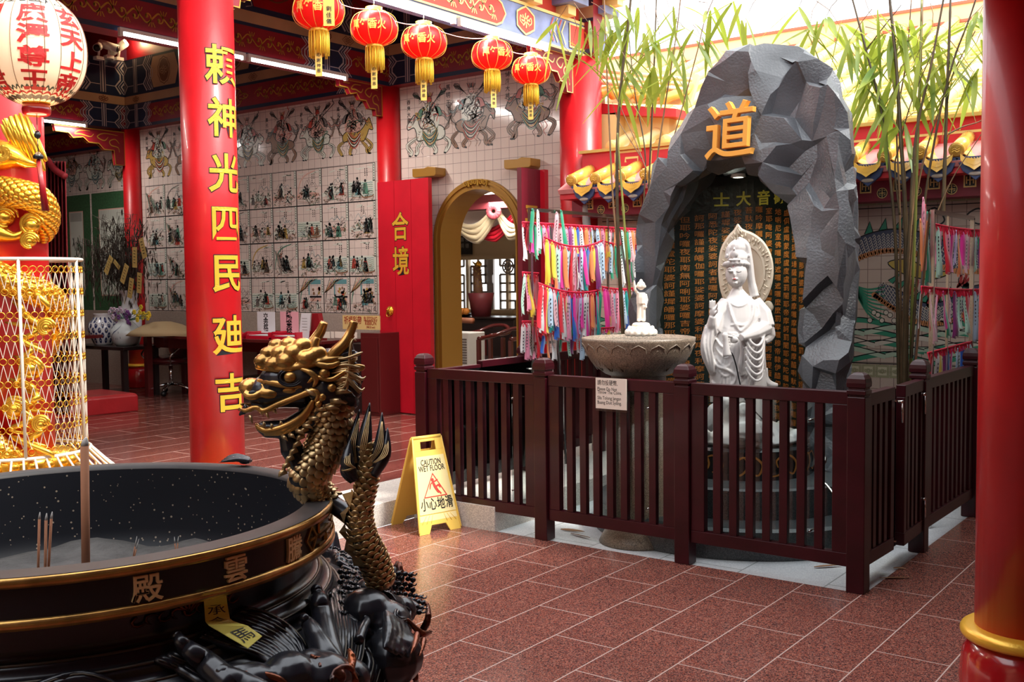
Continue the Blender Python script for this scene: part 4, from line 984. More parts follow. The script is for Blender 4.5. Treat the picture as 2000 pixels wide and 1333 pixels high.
def SFT(pts, r, n=6, up=0.): mb.tube([SF(x, y, up) for x, y in smoothpts(pts, 4)], [r/PPM*(.5+.5*sin(pi*min(1, (i+.5)/(4*len(pts)-3)))) for i in range(4*len(pts)-3)], n)
# her right arm raised (left in view) with wide sleeve
ST([(1420,592,.0),(1402,615,-.02),(1392,645,-.06)], [16,16,15]); ST([(1392,648,-.06),(1391,632,-.1),(1392,618,-.12)], [13,9,6.5])
vsl2 = smoothpts([(1391,640,-.05),(1382,665,-.06),(1380,690,-.05),(1388,715,-.05),(1393,730,-.04)], 4)
ST(vsl2, [15-8*i/len(vsl2) for i in range(len(vsl2))])
for q in range(3): ST(smoothpts([(1380+q*6,640,-.08-.01*q),(1374+q*7,672,-.10),(1379+q*6,700,-.09),(1384+q*5,722+q*3,-.07)], 4), 3.2)
# her left arm reaching forward with long sleeve (right in view)
ST([(1470,592,.02),(1489,615,.0),(1494,640,-.02)], [18,19,20]); ST([(1494,640,-.03),(1474,652,-.12),(1447,660,-.18)], [17,12,7.5])
for q in range(9):
    x0 = 1450+q*5.2; x1 = 1444+q*6.0
    ST(smoothpts([(x0,655-q*1.2,-.15+.012*q),(x0-1,690,-.13+.012*q),(x1+2,715+q*2,-.12+.014*q),(x1+6,733+q*2.5,-.10+.014*q)], 4), 4.4)
for q, (yb, r_) in enumerate(((676,3.2),(690,3.0),(704,3.0),(718,3.0),(732,3.0),(744,2.6))):
    ST(smoothpts([(1456,yb-26,-.155),(1466,yb-8,-.165),(1478,yb,-.16),(1488,yb-8,-.13),(1494-q,yb-30,-.07)], 5), r_)
ST(smoothpts([(1492,632,.02),(1502,640,.03),(1506,655,.03),(1499,664,.02),(1492,668,.0)], 5), [6,7,7,8,9,9,9,9,9,9,9,8,8,8,8,8,7,7,6,6,5])
ST(smoothpts([(1502,640,.03),(1509,650,.03),(1511,640,.03)], 4), 2.6)
# robe train at the hem
ST(smoothpts([(1470,700,.02),(1480,730,.02),(1498,750,.02),(1519,753,.02)], 4), [12,14,15,16,17,16,15,13,11,9,7,5,4])
ST([(1470,772,.03),(1500,762,.03),(1518,756,.03)], [22,10,3])
# shoulders, collar and folds
SFT([(1422,584),(1427,610),(1436,634),(1446,648)], 3.2); SFT([(1468,584),(1470,610),(1462,632),(1446,648)], 4.2); SFT([(1476,586),(1480,612),(1470,640),(1448,658),(1430,656)], 4.0)
SFT([(1424,588),(1432,596),(1442,599),(1454,596),(1462,588)], 1.6); SFT([(1428,636),(1436,634),(1446,636),(1456,634)], 3.0)
for q in range(7): SFT([(1415+q*4,650),(1412+q*5,690),(1408+q*6,725),(1405+q*7,760),(1402+q*8,784)], 2.6)
for q in range(4): SFT([(1398,662+q*17),(1408,676+q*18),(1420,681+q*18),(1430,672+q*17)], 2.6, up=1)
SFT([(1392,690),(1400,715),(1418,722),(1436,735),(1430,752),(1412,762)], 3.4, up=2); SFT([(1390,745),(1400,758),(1420,768)], 3.2, up=1)
# cloud-edge scallops, lower robe
for q in range(4): SFT([(1455+q*5,672),(1458+q*7,720),(1462+q*8,757),(1466+q*9,782)], 3.0)
# neck and head
ST([(1441,572,0),(1439,556,-.015)], [11,10])
mb.ell(SP(1438,535,-.02), (21/PPM, 21/PPM, 27/PPM), None, 20, 14)
mb.ell(SP(1436,546,-.035), (15/PPM, 14/PPM, 14/PPM)); mb.ell(SP(1434.5,538,-.083), (2.4/PPM, 3.5/PPM, 4/PPM))
ST([(1433,526,-.076),(1434,537,-.09)], [1.6,2.2]); ST([(1429,545,-.078),(1435,546,-.086),(1441,545,-.082)], [1.2,2,1.2]); mb.ell(SP(1436,553,-.07), (5/PPM, 5/PPM, 3.5/PPM))
for x in (1426, 1443): ST(smoothpts([(x-6,527,-.066),(x-1,524,-.078),(x+5,527,-.07)], 3), 1.3); mb.ell(SP(x,530,-.072), (5/PPM, 3/PPM, 2.6/PPM))
mb.ell(SP(1457,536,-.02), (2.5/PPM, 4/PPM, 8/PPM))
# hair, veil and crown
for q in range(9):
    a = pi*q/8; mb.ell(SP(1438-22*cos(a), 517-3*sin(a), -.025-.05*sin(a)), 5.2/PPM)
mb.ell(SP(1440,505,-.01), (20/PPM, 20/PPM, 18/PPM)); mb.ell(SP(1441,485,.0), (15/PPM, 15/PPM, 16/PPM))
ST(smoothpts([(1440,470,.0),(1456,480,.01),(1463,510,.015),(1467,545,.02),(1474,580,.02)], 4), [8,9,9,9,9,8.5,8,8,8,8,8,8,8,8,9,9,10])
ST(smoothpts([(1438,471,.0),(1424,484,.0),(1420,505,.01)], 4), 5)
mb.ell(SP(1434,497,-.075), (9/PPM, 5/PPM, 9/PPM)); mb.tube([SP(1423,508,-.085), SP(1446,508,-.085)], 2.6/PPM); mb.tube([SP(1434,488,-.085), SP(1434,482,-.08)], [3/PPM, 1/PPM])
for q in range(6): mb.ell(SP(1420+q*8.5, 500-3*sin(pi*q/5), -.05+.004*q), (3/PPM, 3/PPM, 5/PPM))
# hands
def fing(p, q, r=1.9, bend=(0,0,0)): ST([p, ((p[0]+q[0])/2+bend[0], (p[1]+q[1])/2+bend[1], (p[2]+q[2])/2+bend[2]), q], [r*1.15, r, r*.7], 6)
mb.ell(SP(1392,610,-.12), (7.5/PPM, 4/PPM, 9/PPM))
for i, (a, b_) in enumerate(((1387,1386),(1391,1391),(1395,1396.5))): fing((a,603,-.122), (b_,585+2*abs(i-1),-.13), 2.0)
fing((1398,606,-.125), (1402,592,-.15), 1.9, (1,0,-.008)); fing((1396,614,-.13), (1402,603,-.155), 2.1, (2,1,-.006))
mb.ell(SP(1433,664,-.19), (10/PPM, 5/PPM, 7/PPM))
for i in range(4): fing((1426,662+i*5.5,-.2), (1410+i*1.2,666+i*6,-.215), 2.1, (-1,-1.5,-.006))
fing((1430,658,-.2), (1415,655,-.22), 2.2)
clay('figure', mb, m_marble, stat, voxel=.0045, smooth=1)
mb = MB()   # vase in the lowered hand
vp = [(1416,650,4),(1416,656,6),(1417,664,4.5),(1418,672,5.5),(1419,684,6.5),(1420,692,8),(1421,696,8.5)]
mb.tube([SP(x, y, -.235) for x, y, r in vp], [r/PPM for x, y, r in vp], 14)
mb.build('vase', m_marble, stat)
mb = MB(); mb.ell(SP(1434.8,545.4,-.0905), (3.3/PPM, 1.2/PPM, 1.4/PPM)); m_lip = mat('lip_red', (.45,.02,.03), .5); mb.build('red_lips', m_lip, stat)
mb = MB(); mb.ell(SP(1432,521,-.0865), .9/PPM); mb.build('brow_dot', m_lip, stat)
mb = MB(); 
for x in (1426, 1443): mb.tube([SP(*p) for p in smoothpts([(x-5,530.5,-.083),(x,532,-.0855),(x+5,530.5,-.082)], 3)], .35/PPM, 5)
mb.build('eye_lines', m_black, stat)
# halo
def HP(px, py, dy=0.): return at(1, 6.03+dy, px, py)
hl = [(1441,437),(1450,447),(1472,456),(1492,472),(1506,497),(1511,525),(1508,555),(1497,583),(1480,600),(1455,606),(1428,600),(1411,580),(1404,550),(1403,515),(1408,485),(1421,462),(1434,448)]
hl = smoothpts(hl, 3, True); hc = (1457, 528)
mb = MB(); n = len(hl); vs = []
for s_, dy in ((1, .012), (1, -.012), (.94, -.02), (.72, -.012), (.70, -.02), (.62, -.02), (.60, -.008), (.01, -.004)):
    vs += [HP(hc[0]+(x-hc[0])*s_, hc[1]+(y-hc[1])*s_, dy) for x, y in hl]
fs = [tuple(range(n))]+[(r*n+i, r*n+(i+1) % n, (r+1)*n+(i+1) % n, (r+1)*n+i) for r in range(7) for i in range(n)]
mb.add(vs, fs); hal = mb.build('halo', m_marblec, stat)
mb = MB()
for i in range(64):
    a = 2*pi*i/64; s_ = .80+.07*sin(i*2.4)
    j = int(i/64*n); x, y = hl[j]; mb.tube([HP(hc[0]+(x-hc[0])*(s_-.05), hc[1]+(y-hc[1])*(s_-.05), -.018), HP(hc[0]+(x-hc[0])*s_+2*sin(i), hc[1]+(y-hc[1])*s_+2*cos(i), -.026), HP(hc[0]+(x-hc[0])*(s_+.07), hc[1]+(y-hc[1])*(s_+.07), -.018)], [.002,.005,.002], 6)
mb.build('carved_tracery', m_marblec, hal)
for cx_, cy_ in ((1410,600),(1500,600)):
    mb = MB()
    for q in range(5):
        a = q*1.256; mb.tube([SP(cx_+(3+7*k/8)*cos(a+k*.35), cy_+(3+8*k/8)*sin(a+k*.35), .10) for k in range(9)], 2.6/PPM, 6)
    mb.ell(SP(cx_, cy_, .11), (11/PPM, .02, 13/PPM))
    clay('cloud_scroll', mb, m_marblec, stat, .006, 1)
# white carved mound with lion and scholar beast at her feet
mb = MB(); mb.ell(Vector((GC[0]-.02, GC[1]-.02, .56)), (.33, .28, .09), None, 24, 12); mb.lathe([(.35, .002), (.37, .02), (.34, .05), (.2, .1)], (GC[0], GC[1], .515), 32)
mb.lathe([(.16, .0), (.155, .25), (.15, .35)], (GC[0]+.01, GC[1], .6), 20)
rr_ = random.Random(3)
for i in range(60):
    a = rr_.uniform(0, 2*pi); r_ = rr_.uniform(.12, .36); mb.ell((GC[0]+r_*cos(a), GC[1]+r_*sin(a), .6-.25*r_+rr_.uniform(0,.05)), rr_.uniform(.02,.045))
def SG(px, py, dd=-.2): return atd(DS+dd, px, py)
mb.tube([SG(1378,835), SG(1390,822), SG(1400,800,-.22), SG(1410,790,-.24)], [.045,.06,.05,.035]); mb.ell(SG(1416,785,-.25), (.035,.035,.04)); mb.tube([SG(1410,780,-.25), SG(1405,770,-.25)], [.012,.004]); mb.tube([SG(1420,780,-.25), SG(1426,770,-.25)], [.014,.004])
for q in range(7): mb.tube([SG(1404+q,800+q*5,-.28), SG(1398+q,812+q*7,-.30), SG(1392,824+q*6,-.28)], [.012,.014,.005])
mb.ell(SG(1452,800,-.27), (.035,.035,.04)); mb.tube([SG(1452,812,-.26), SG(1450,835,-.26), SG(1446,858,-.27)], [.03,.05,.055]); mb.tube([SG(1456,820,-.25), SG(1475,835,-.22), SG(1490,850,-.2)], [.035,.05,.04])
for q in range(9): mb.tube([SG(1440+q*5,826,-.31), SG(1438+q*6,845,-.32), SG(1434+q*8,864,-.29)], [.01,.013,.005])
for q in range(16):
    a = q*2.4; mb.ell(SG(1452+9*cos(a), 799+9*sin(a), -.29), .011)
clay('carved_mound', mb, m_marble, stat, .0065, 1)
# black hose beside the robe
t = thing('black_hose', tuple(SP(1446, 752, -.16)), 'thin black water hose hanging from the vase down the white robe', 'hose')
mb = MB(); mb.tube(smoothpts([tuple(SP(*p)) for p in ((1421,684,-.24),(1430,692,-.225),(1437,712,-.20),(1442,735,-.17),(1448,760,-.15),(1458,785,-.13),(1480,810,-.1),(1500,830,.05))], 6), .0042, 8); mb.build('hose', m_black, t)
# silver flexible hose on the right of the plinth
t = thing('steel_hose', tuple(SP(1600, 900, -.2)), 'ribbed steel hose curling over the plinth at the foot of the rock', 'hose')
mb = MB(); pts = smoothpts([tuple(SP(*p)) for p in ((1606,866,-.3),(1601,880,-.45),(1612,900,-.52),(1596,930,-.5),(1616,950,-.55),(1632,975,-.62),(1638,1010,-.66))], 10)
mb.tube(pts, [.007+.0018*(i % 2) for i in range(len(pts))], 8); mb.build('hose', m_steel, t)

# ---------------------------------------------------------------- stone bowl on a pillar
bx_, by_ = -2.985, 5.17
t = thing('stone_bowl_fountain', (bx_, by_, 0), 'carved brown granite bowl on a thick round stone pillar', 'stone bowl')
mb = MB(); mb.lathe([(.23, 0), (.215, .03), (.175, .10), (.158, .22), (.155, .95), (.165, .96)], (bx_, by_, 0), 40); mb.build('pillar', m_bgranite, t)
mb = MB(); mb.lathe([(.165, .955), (.19, .965), (.25, 1.01), (.295, 1.075), (.32, 1.15), (.322, 1.168), (.30, 1.172), (.285, 1.15), (.2, 1.13), (.001, 1.125)], (bx_, by_, 0), 56); bw = mb.build('bowl', m_bgranite, t)
mb = MB()
for k in range(18):
    a = 2*pi*k/18
    def bp(da, zq, ex=.004):
        z = zq; r = .19+(.32-.19)*min(1, ((z-.965)/(1.15-.965)))**.62+ex; return (bx_+r*cos(a+da), by_+r*sin(a+da), z)
    mb.tube([bp(-.15,1.09), bp(-.12,1.12), bp(0,1.14), bp(.12,1.12), bp(.15,1.09), bp(.12,1.04), bp(.02,.99)], .004, 6); mb.tube([bp(-.15,1.09), bp(-.12,1.04), bp(-.02,.99)], .004, 6); mb.tube([bp(-.07,1.08), bp(0,1.11), bp(.07,1.08)], .003, 5)
mb.build('carved_petals', m_bgranite, bw)
mb = MB(); mb.lathe([(.001, 1.152), (.288, 1.152)], (bx_, by_, 0), 40, caps=False); mb.build('water', mat('still_water', (.02,.03,.025), .03, spec=.8), t)
# infant figure on a lotus standing in the bowl
m_jade = mat('cream_resin', (.86,.76,.66), .35, sss=.2)
DB = (Vector((bx_, by_, 1.15))-CAM).dot(_f); BQ = FPX/DB
def BP(px, py, dd=0.): return atd(DB+dd, px, py)
t = thing('infant_figurine', tuple(BP(1252, 657)), 'small cream figurine of a standing infant pointing up on a lotus seat', 'figurine')
mb = MB(); c = BP(1252, 652); mb.lathe([(.08, -.012), (.088, .0), (.082, .02), (.06, .028), (.048, .04), (.052, .05), (.045, .06), (.03, .064)], tuple(c), 32)
for row, (r0, z0, nn, s_) in enumerate(((.078, .0, 14, 1), (.066, .022, 12, .85))):
    for k in range(nn):
        a = 2*pi*(k+.5*row)/nn; mb.ell((c.x+r0*cos(a), c.y+r0*sin(a), c.z+z0+.006), (.016*s_, .016*s_, .021*s_))
clay('lotus_seat', mb, m_jade, t, .0035, 1)
mb = MB()
def BT(pts, r): mb.tube([BP(*p) for p in pts], [q/BQ for q in r], 8)
BT([(1248,624,0),(1249,600,0),(1249,590,0)], [4.5,5,6]); BT([(1257,624,0),(1256,604,0),(1254,590,0)], [4.5,5,6]); BT([(1252,594,0),(1252,582,0),(1252,572,0)], [9,9.5,8.5]); mb.ell(BP(1252,558,0), (8.5/BQ, 8.5/BQ, 9/BQ)); mb.ell(BP(1252,549,0), 3.5/BQ); mb.ell(BP(1250,560,-.015), (3/BQ, 4/BQ, 3/BQ)); mb.ell(BP(1243.5,560,0), (1.6/BQ, 2/BQ, 3/BQ)); mb.ell(BP(1260.5,560,0), (1.6/BQ, 2/BQ, 3/BQ))
BT([(1246,574,0),(1240,566,-.005),(1239,556,-.01)], [3.6,3,2.6]); BT([(1239,556,-.01),(1238.5,548,-.012)], [2.4,1.2]); BT([(1260,575,0),(1263,586,0),(1261,597,-.01)], [3.6,3.2,2.6]); mb.ell(BP(1261,600,-.012), 3/BQ)
for s_ in (-1, 1): mb.ell(BP(1252.5+s_*4.5, 626, -.008), (4/BQ, 6/BQ, 2.5/BQ))
clay('infant', mb, m_jade, t, .0022, 1)
random.seed(21)
# ---------------------------------------------------------------- rear courtyard wall with dragon mural
RY = 7.95
m_rt = walltile('cream_wall_tile', (.60,.46,.38), (.25,.17,.14), .1, .1, 'xz', .0025, .25, off=(.0,.05))
mb = MB(); mb.box(-5.0, 3.2, RY, RY+.2, 0, 2.4)
rw = struct('wall_rear_courtyard', mb, m_rt, 'cream tiled courtyard wall with a coloured dragon mural', 'wall')
DM = [m_black, mat('mural_green', (.05,.26,.16), .3), mat('mural_palegreen', (.45,.55,.42), .3), mat('mural_white', (.62,.55,.46), .3), mat('mural_navy', (.07,.08,.13), .3), mat('mural_orange', (.62,.25,.10), .3),
      mat('mural_yellow', (.50,.35,.08), .3), mat('mural_red', (.42,.04,.04), .3), mat('border_olive', (.36,.33,.20), .35), mat('border_cream', (.60,.54,.38), .35), mat('mural_pink', (.60,.36,.30), .3)]
D = Draw()
# waves
for r in range(7):
    for c in range(12):
        x = -4.9+c*.62+(r % 2)*.3-r*.04; z = .88+r*.042
        D.stroke([(x-.3, z-.02), (x, z+.035), (x+.32, z-.03)], .034, (1,2,1,3,1,2,1)[r], 2+r % 2, False, 6); D.stroke([(x-.3, z+.0), (x, z+.055), (x+.32, z-.01)], .007, 0, 4, False, 6)
# foam
for c in range(16):
    x = -4.8+c*.46
    for k in range(7): D.disc(x+.03*k-.08, 1.20+.035*sin(k*2.1+c), .022, 0, 5, 8); D.disc(x+.03*k-.08, 1.20+.035*sin(k*2.1+c), .017, 3, 6, 8)
# dragon coils
def coil(P2, wd):
    P2 = smoothpts(P2, 8); n = len(P2)
    D.stroke(P2, wd*1.12, 0, 3, True, 1); D.stroke(P2, wd, 4, 4, True, 1)
    for i in range(1, n-1):
        dx, dy = P2[i+1][0]-P2[i-1][0], P2[i+1][1]-P2[i-1][1]; l = hypot(dx, dy); nx, ny_ = -dy/l, dx/l
        for q in range(-3, 3):
            o = (q+.5*(i % 2))*wd*.12; x, y = P2[i][0]+nx*o, P2[i][1]+ny_*o
            D.stroke([(x-.012, y-.006), (x, y+.012), (x+.012, y-.006)], .006, 3, 5, False, 1)
        o = -wd*.42; D.disc(P2[i][0]+nx*o, P2[i][1]+ny_*o, wd*.13, 5, 6, 8); D.stroke([(P2[i][0]+nx*(o-.02), P2[i][1]+ny_*(o-.02)), (P2[i][0]+nx*(o+.02), P2[i][1]+ny_*(o+.02))], .004, 0, 7, False, 1)
        if i % 3 == 0:
            o = wd*.5; D.poly([(P2[i-1][0]+nx*o, P2[i-1][1]+ny_*o), (P2[i][0]+nx*(o+.09)+.03, P2[i][1]+ny_*(o+.09)), (P2[i+1][0]+nx*o, P2[i+1][1]+ny_*o)], 1, 3); D.stroke([(P2[i-1][0]+nx*o, P2[i-1][1]+ny_*o), (P2[i][0]+nx*(o+.09)+.03, P2[i][1]+ny_*(o+.09)), (P2[i+1][0]+nx*o, P2[i+1][1]+ny_*o)], .007, 0, 4, False, 1)
coil([(-2.95,1.55),(-2.7,1.70),(-2.45,1.76),(-2.2,1.72),(-1.95,1.60),(-1.7,1.62),(-1.4,1.72)], .17)
coil([(-2.52,1.42),(-2.38,1.32),(-2.2,1.22),(-2.0,1.24),(-1.8,1.36),(-1.5,1.34)], .16)
coil([(-4.5,1.5),(-4.2,1.7),(-3.9,1.5),(-3.6,1.6)], .17)
D.poly(smoothpts([(-2.45,1.60),(-2.3,1.62),(-2.15,1.54),(-2.0,1.52),(-2.15,1.47),(-2.35,1.52)], 4, True), 6, 3); D.stroke([(-2.45,1.60),(-2.3,1.62),(-2.15,1.54),(-2.0,1.52),(-2.15,1.47),(-2.35,1.52)], .008, 0, 4, False, 4, True)
for k in range(9): D.stroke([(-2.72,1.44), (-2.60,1.40-.022*k), (-2.47,1.42-.035*k)], .014, 1, 5, True, 4)
for x, z in ((-2.28,1.38),(-2.12,1.30),(-1.9,1.46)):
    D.disc(x, z, .05, 10, 3, 16); D.stroke([(x+.05*cos(t), z+.05*sin(t)) for t in (0,1,2,3,4,5,6)], .007, 0, 4, False, 3)
    for q in range(3): D.stroke([(x-.06, z-.05), (x-.03+q*.03, z+.02), (x-.05+q*.05, z+.09)], .018, 7, 4, True, 4)
for k in range(5): D.stroke([(-2.2+k*.3,1.92), (-2.12+k*.3,1.99-.02*k), (-2.05+k*.3,1.90), (-2.12+k*.3,1.86)], .012, 0, 3, True, 5, True)
D.rect(-4.95, 2.005, 3, 2.012, 0, 3); D.rect(-4.95, .838, 3, .845, 0, 3)
# patterned border tiles below
for k in range(50):
    x = -4.95+k*.105
    D.rect(x, .735, x+.102, .832, 8, 2); D.rect(x+.018, .752, x+.084, .815, 9, 3); flower(D, x+.051, .783, .02, 8, .008, 4)
    D.rect(x, 2.03, x+.102, 2.13, 8, 2); D.rect(x+.018, 2.047, x+.084, 2.113, 9, 3); D.frame(x+.03, 2.06, x+.07, 2.10, .006, 8, 4)
mb = MB(); D.into(mb, lambda u, v, h: (u, RY-h, v), .001, .0004); mb.build('dragon_mural', DM, rw, label='painted green and navy dragon over green waves')

# ---------------------------------------------------------------- tiled coping on the rear wall
m_ytile = mat('yellow_glazed_tile', (.90,.50,.09), .16, coat=.6, var=(9,.2)); m_ynavy = mat('navy_scalloped_board', (.05,.07,.17), .4); m_copr = mat('coping_red_paint', (.60,.02,.03), .45); m_copd = mat('frieze_dark_red_paint', (.25,.01,.03), .45); m_pink = mat('faded_pink_mortar', (.72,.25,.24), .7, bump=(60,.4,.004)); m_knob = mat('beige_board_inlay', (.45,.36,.30), .5)
cop = thing('wall_coping', (-1.5, 7.7, 2.05), 'red coping with yellow glazed tiles and navy scallops along the rear courtyard wall', 'tiled coping')
X0, X1 = -5.12, 2.0
mb = MB(); mb.box(X0, X1, 7.72, RY+.02, 2.045, 2.215); mb.build('frieze', m_copd, cop)
mb = MB(); mb.box(X0, X1, 7.535, RY+.02, 2.19, 2.235); mb.build('soffit', m_copr, cop)
mb = MB(); mb.prism([(7.52,2.235),(7.5,2.27),(7.82,2.44),(7.97,2.44),(7.97,2.235)], lambda u, v, h: (h, u, v), X0, X1); mb.build('mortar_bed', m_pink, cop)
mb = MB(); mb.box(X0+.06, X1, 7.80, 8.15, 2.43, 2.60); mb.build('fascia', m_copr, cop)
mb = MB(); mb.box(X0+.04, X1, 7.77, 8.15, 2.60, 2.625); mb.build('gold_cornice', mat('ochre_cornice_paint', (.62,.40,.10), .45), cop)
D = Draw()
for a, b in ((-4.72, -4.44), (-4.37, -3.2)):
    D.stroke([(a, 2.585), (a, 2.455), (a+.22, 2.455), (a+.22, 2.53), (a+.10, 2.53), (a+.10, 2.495)] if b < -4 else [(a, 2.585), (a, 2.455), (b, 2.455), (b, 2.52)], .02, 0, 1, False, 1)
    D.stroke([(a, 2.585), (b-.02, 2.585)], .02, 0, 1, False, 1)
D.rect(-2.9, 2.49, X1, 2.508, 0, 1)
mb = MB(); D.into(mb, lambda u, v, h: (u, 7.80-h, v)); mb.build('painted_key_lines', m_goldb, cop)
D = Draw(); n = 0; x = -4.97
SPc = .2395
while x < 1.2:
    q = x+.03
    D.rect(q-.042, 2.105, q+.042, 2.205, 1, 1); D.frame(q-.042, 2.105, q+.042, 2.205, .010, 0, 2)
    D.stroke([(q-.022, 2.18), (q-.022, 2.13)], .007, 0, 2, False, 1); D.stroke([(q+.022, 2.18), (q+.022, 2.13)], .007, 0, 2, False, 1); D.stroke([(q-.022, 2.155), (q+.022, 2.155)], .007, 0, 2, False, 1); D.stroke([(q, 2.19), (q, 2.12)], .007, 0, 2, False, 1)
    c = q+.12
    D.disc(c, 2.10, .04, 1, 1, 18); D.stroke([(c+.036*cos(t*pi/8), 2.10+.036*sin(t*pi/8)) for t in range(16)], .005, 0, 2, False, 1, True); D.stroke([(c, 2.13), (c, 2.07)], .006, 0, 2, False, 1); D.stroke([(c-.025, 2.10), (c+.025, 2.10)], .006, 0, 2, False, 1)
    for s_ in (-1, 1): D.stroke([(c+s_*.01, 2.12), (c+s_*.024, 2.115)], .005, 0, 2, False, 1); D.stroke([(c+s_*.01, 2.085), (c+s_*.024, 2.09)], .005, 0, 2, False, 1)
    x += SPc
mb = MB(); D.into(mb, lambda u, v, h: (u, 7.72-h, v)); mb.build('gold_stencils', [m_goldb, m_black], cop)
x = -4.975
def cyl_tile(x, y0, z0, y1, z1, r=.049):
    mb = MB(); a = Vector((x, y0, z0)); b_ = Vector((x, y1, z1)); d = (b_-a).normalized()
    mb.tube([a, b_], r, 20); mb.tube([a-d*.008, a+d*.004], [r*1.08, r*1.08], 20); mb.tube([a-d*.013, a-d*.008], [r*.8, r*.95], 20)
    return mb
while x < 1.2:
    mb = cyl_tile(x, 7.50, 2.345, 7.80, 2.455)
    D = Draw()
    for q in range(3): D.stroke([(-.024, -.016+q*.016), (-.008, -.006+q*.014), (.008, -.018+q*.016), (.024, -.008+q*.014)], .005, 0, 1, False, 3)
    D.into(mb, lambda u, v, h: (x+u, 7.478-h*2+v*.3, 2.345+v)); mb.build('round_tile', m_ytile, cop)
    c = x+SPc/2
    mb = MB()
    for k, (yy_, zz_) in enumerate(((7.535, 2.315), (7.60, 2.335), (7.68, 2.362))):
        vs = []; nn = 10
        for i in range(nn+1):
            u = -.088+.176*i/nn; s_ = (1-(u/.088)**2)
            vs += [(c+u, yy_, zz_-.035*s_+.012), (c+u, yy_+.12, zz_-.035*s_+.055), (c+u, yy_, zz_-.035*s_), (c+u, yy_+.12, zz_-.035*s_+.043)]
        fs = []
        for i in range(nn): a = 4*i; b_ = a+4; fs += [(a, b_, b_+1, a+1), (a+2, a+3, b_+3, b_+2), (a, a+2, b_+2, b_)]
        mb.add(vs, fs, 0, True)
    pz = [(-.09,2.318),(-.06,2.292),(0,2.28),(.06,2.292),(.09,2.318),(.085,2.28),(.062,2.25),(.03,2.235),(0,2.215),(-.03,2.235),(-.062,2.25),(-.085,2.28)]
    mb.prism([(c+u*1.08, 2.318-(2.318-v)*1.15) for u, v in pz], lambda u, v, h: (u, h+(v-2.3)*.25, v), 7.490, 7.502)
    D = Draw()
    for q in range(7): D.stroke([(c-.06+q*.018, 2.285), (c-.052+q*.018, 2.272), (c-.06+q*.018, 2.26)], .005, 0, 1, False, 2)
    D.stroke([(c-.05, 2.258), (c, 2.236), (c+.05, 2.258)], .006, 0, 1, False, 3); D.into(mb, lambda u, v, h: (u, 7.488-h+(v-2.3)*.25, v)); mb.build('drip_tile', m_ytile, cop)
    mb = MB(); pz = [(-.135,2.30),(-.11,2.275),(-.085,2.235),(-.04,2.21),(0,2.185),(.04,2.21),(.085,2.235),(.11,2.275),(.135,2.30),(.12,2.305),(-.12,2.305)]
    mb.prism([(c+u, 2.33-(2.33-v)*1.35) for u, v in pz], lambda u, v, h: (u, h, v), 7.506, 7.534)
    bd = mb.build('scalloped_board', m_ynavy, cop, .004)
    mb = MB(); mb.ell((c, 7.503, 2.178), (.045, .008, .014)); mb.build('beige_inlay', m_knob, bd)
    x += SPc
# grey drain pipe under the left end of the coping
mb = MB(); mb.tube(smoothpts([(-4.98,7.74,2.15),(-4.98,7.74,1.98),(-4.94,7.76,1.90),(-4.85,7.78,1.87),(-4.5,7.8,1.86)], 6), .035, 12); tag(mb.build('drain_pipe', mat('grey_pipe', (.35,.34,.33), .35)), 'grey bent drain pipe under the left end of the coping, behind the ribbon rack', 'pipe')

# ---------------------------------------------------------------- large yellow roof beyond the wall
m_roof = mat('sunlit_yellow_roof_tile', (.92,.68,.28), .3, coat=.3, var=(5,.15)); m_ridge = mat('roof_ridge_cream', (.85,.62,.38), .5); m_ridr = mat('roof_ridge_red', (.70,.14,.08), .5)
rf = thing('temple_roof', (-3, 10, 2.65), 'large sunlit yellow tiled roof rising behind the rear wall', 'roof')
ry0, rz0, ry1, rz1 = 8.05, 2.64, 12.0, 4.20
def RP(x, t, up=0): return (x, ry0+(ry1-ry0)*t-up*.37, rz0+(rz1-rz0)*t+up*.93)
mb = MB(); xa, xb = -8.6, 2.4
vs = []; fs = []; NR = 26
for i in range(NR):
    t0, t1 = i/NR, (i+1)/NR; b_ = len(vs)
    vs += [(xa, *RP(0, t0, .02)[1:]), (xb, *RP(0, t0, .02)[1:]), (xb, *RP(0, t1, 0)[1:]), (xa, *RP(0, t1, 0)[1:]), (xa, *RP(0, t0, -.06)[1:]), (xb, *RP(0, t0, -.06)[1:])]
    fs += [(b_, b_+1, b_+2, b_+3), (b_+4, b_+5, b_+1, b_)]
mb.add(vs, fs)
for i in range(len(mb.v)):
    x, y, z = mb.v[i]
    if x < -5.12 and y < 8.36: mb.v[i] = (x, 8.36, rz0+(rz1-rz0)*(8.36-ry0)/(ry1-ry0))
mb.build('pan_tiles', m_roof, rf)
x = -8.4
while x < 2.3:
    mb = MB(); t0 = 0 if x > -5.1 else .09
    mb.tube([RP(x, t0, .03), RP(x, .5, .03), RP(x, 1, .03)], .055, 10)
    for k in range(1, 14): mb.tube([RP(x, t0+(1-t0)*k/14, .03), RP(x, t0+(1-t0)*k/14+.006, .03)], .062, 10)
    if t0 == 0: mb.tube([RP(x, -.004, .03), RP(x, .002, .03)], .066, 16)
    mb.build('tile_rib', m_roof, rf)
    x += .27
mb = MB(); mb.box(xa, xb, 11.95, 12.25, 4.17, 4.38); mb.build('ridge', m_ridge, rf)
mb = MB(); mb.box(xa, xb, 11.93, 12.27, 4.38, 4.41); mb.box(xa, xb, 11.935, 12.2, 4.19, 4.22); mb.build('ridge_trim', m_ridr, rf)
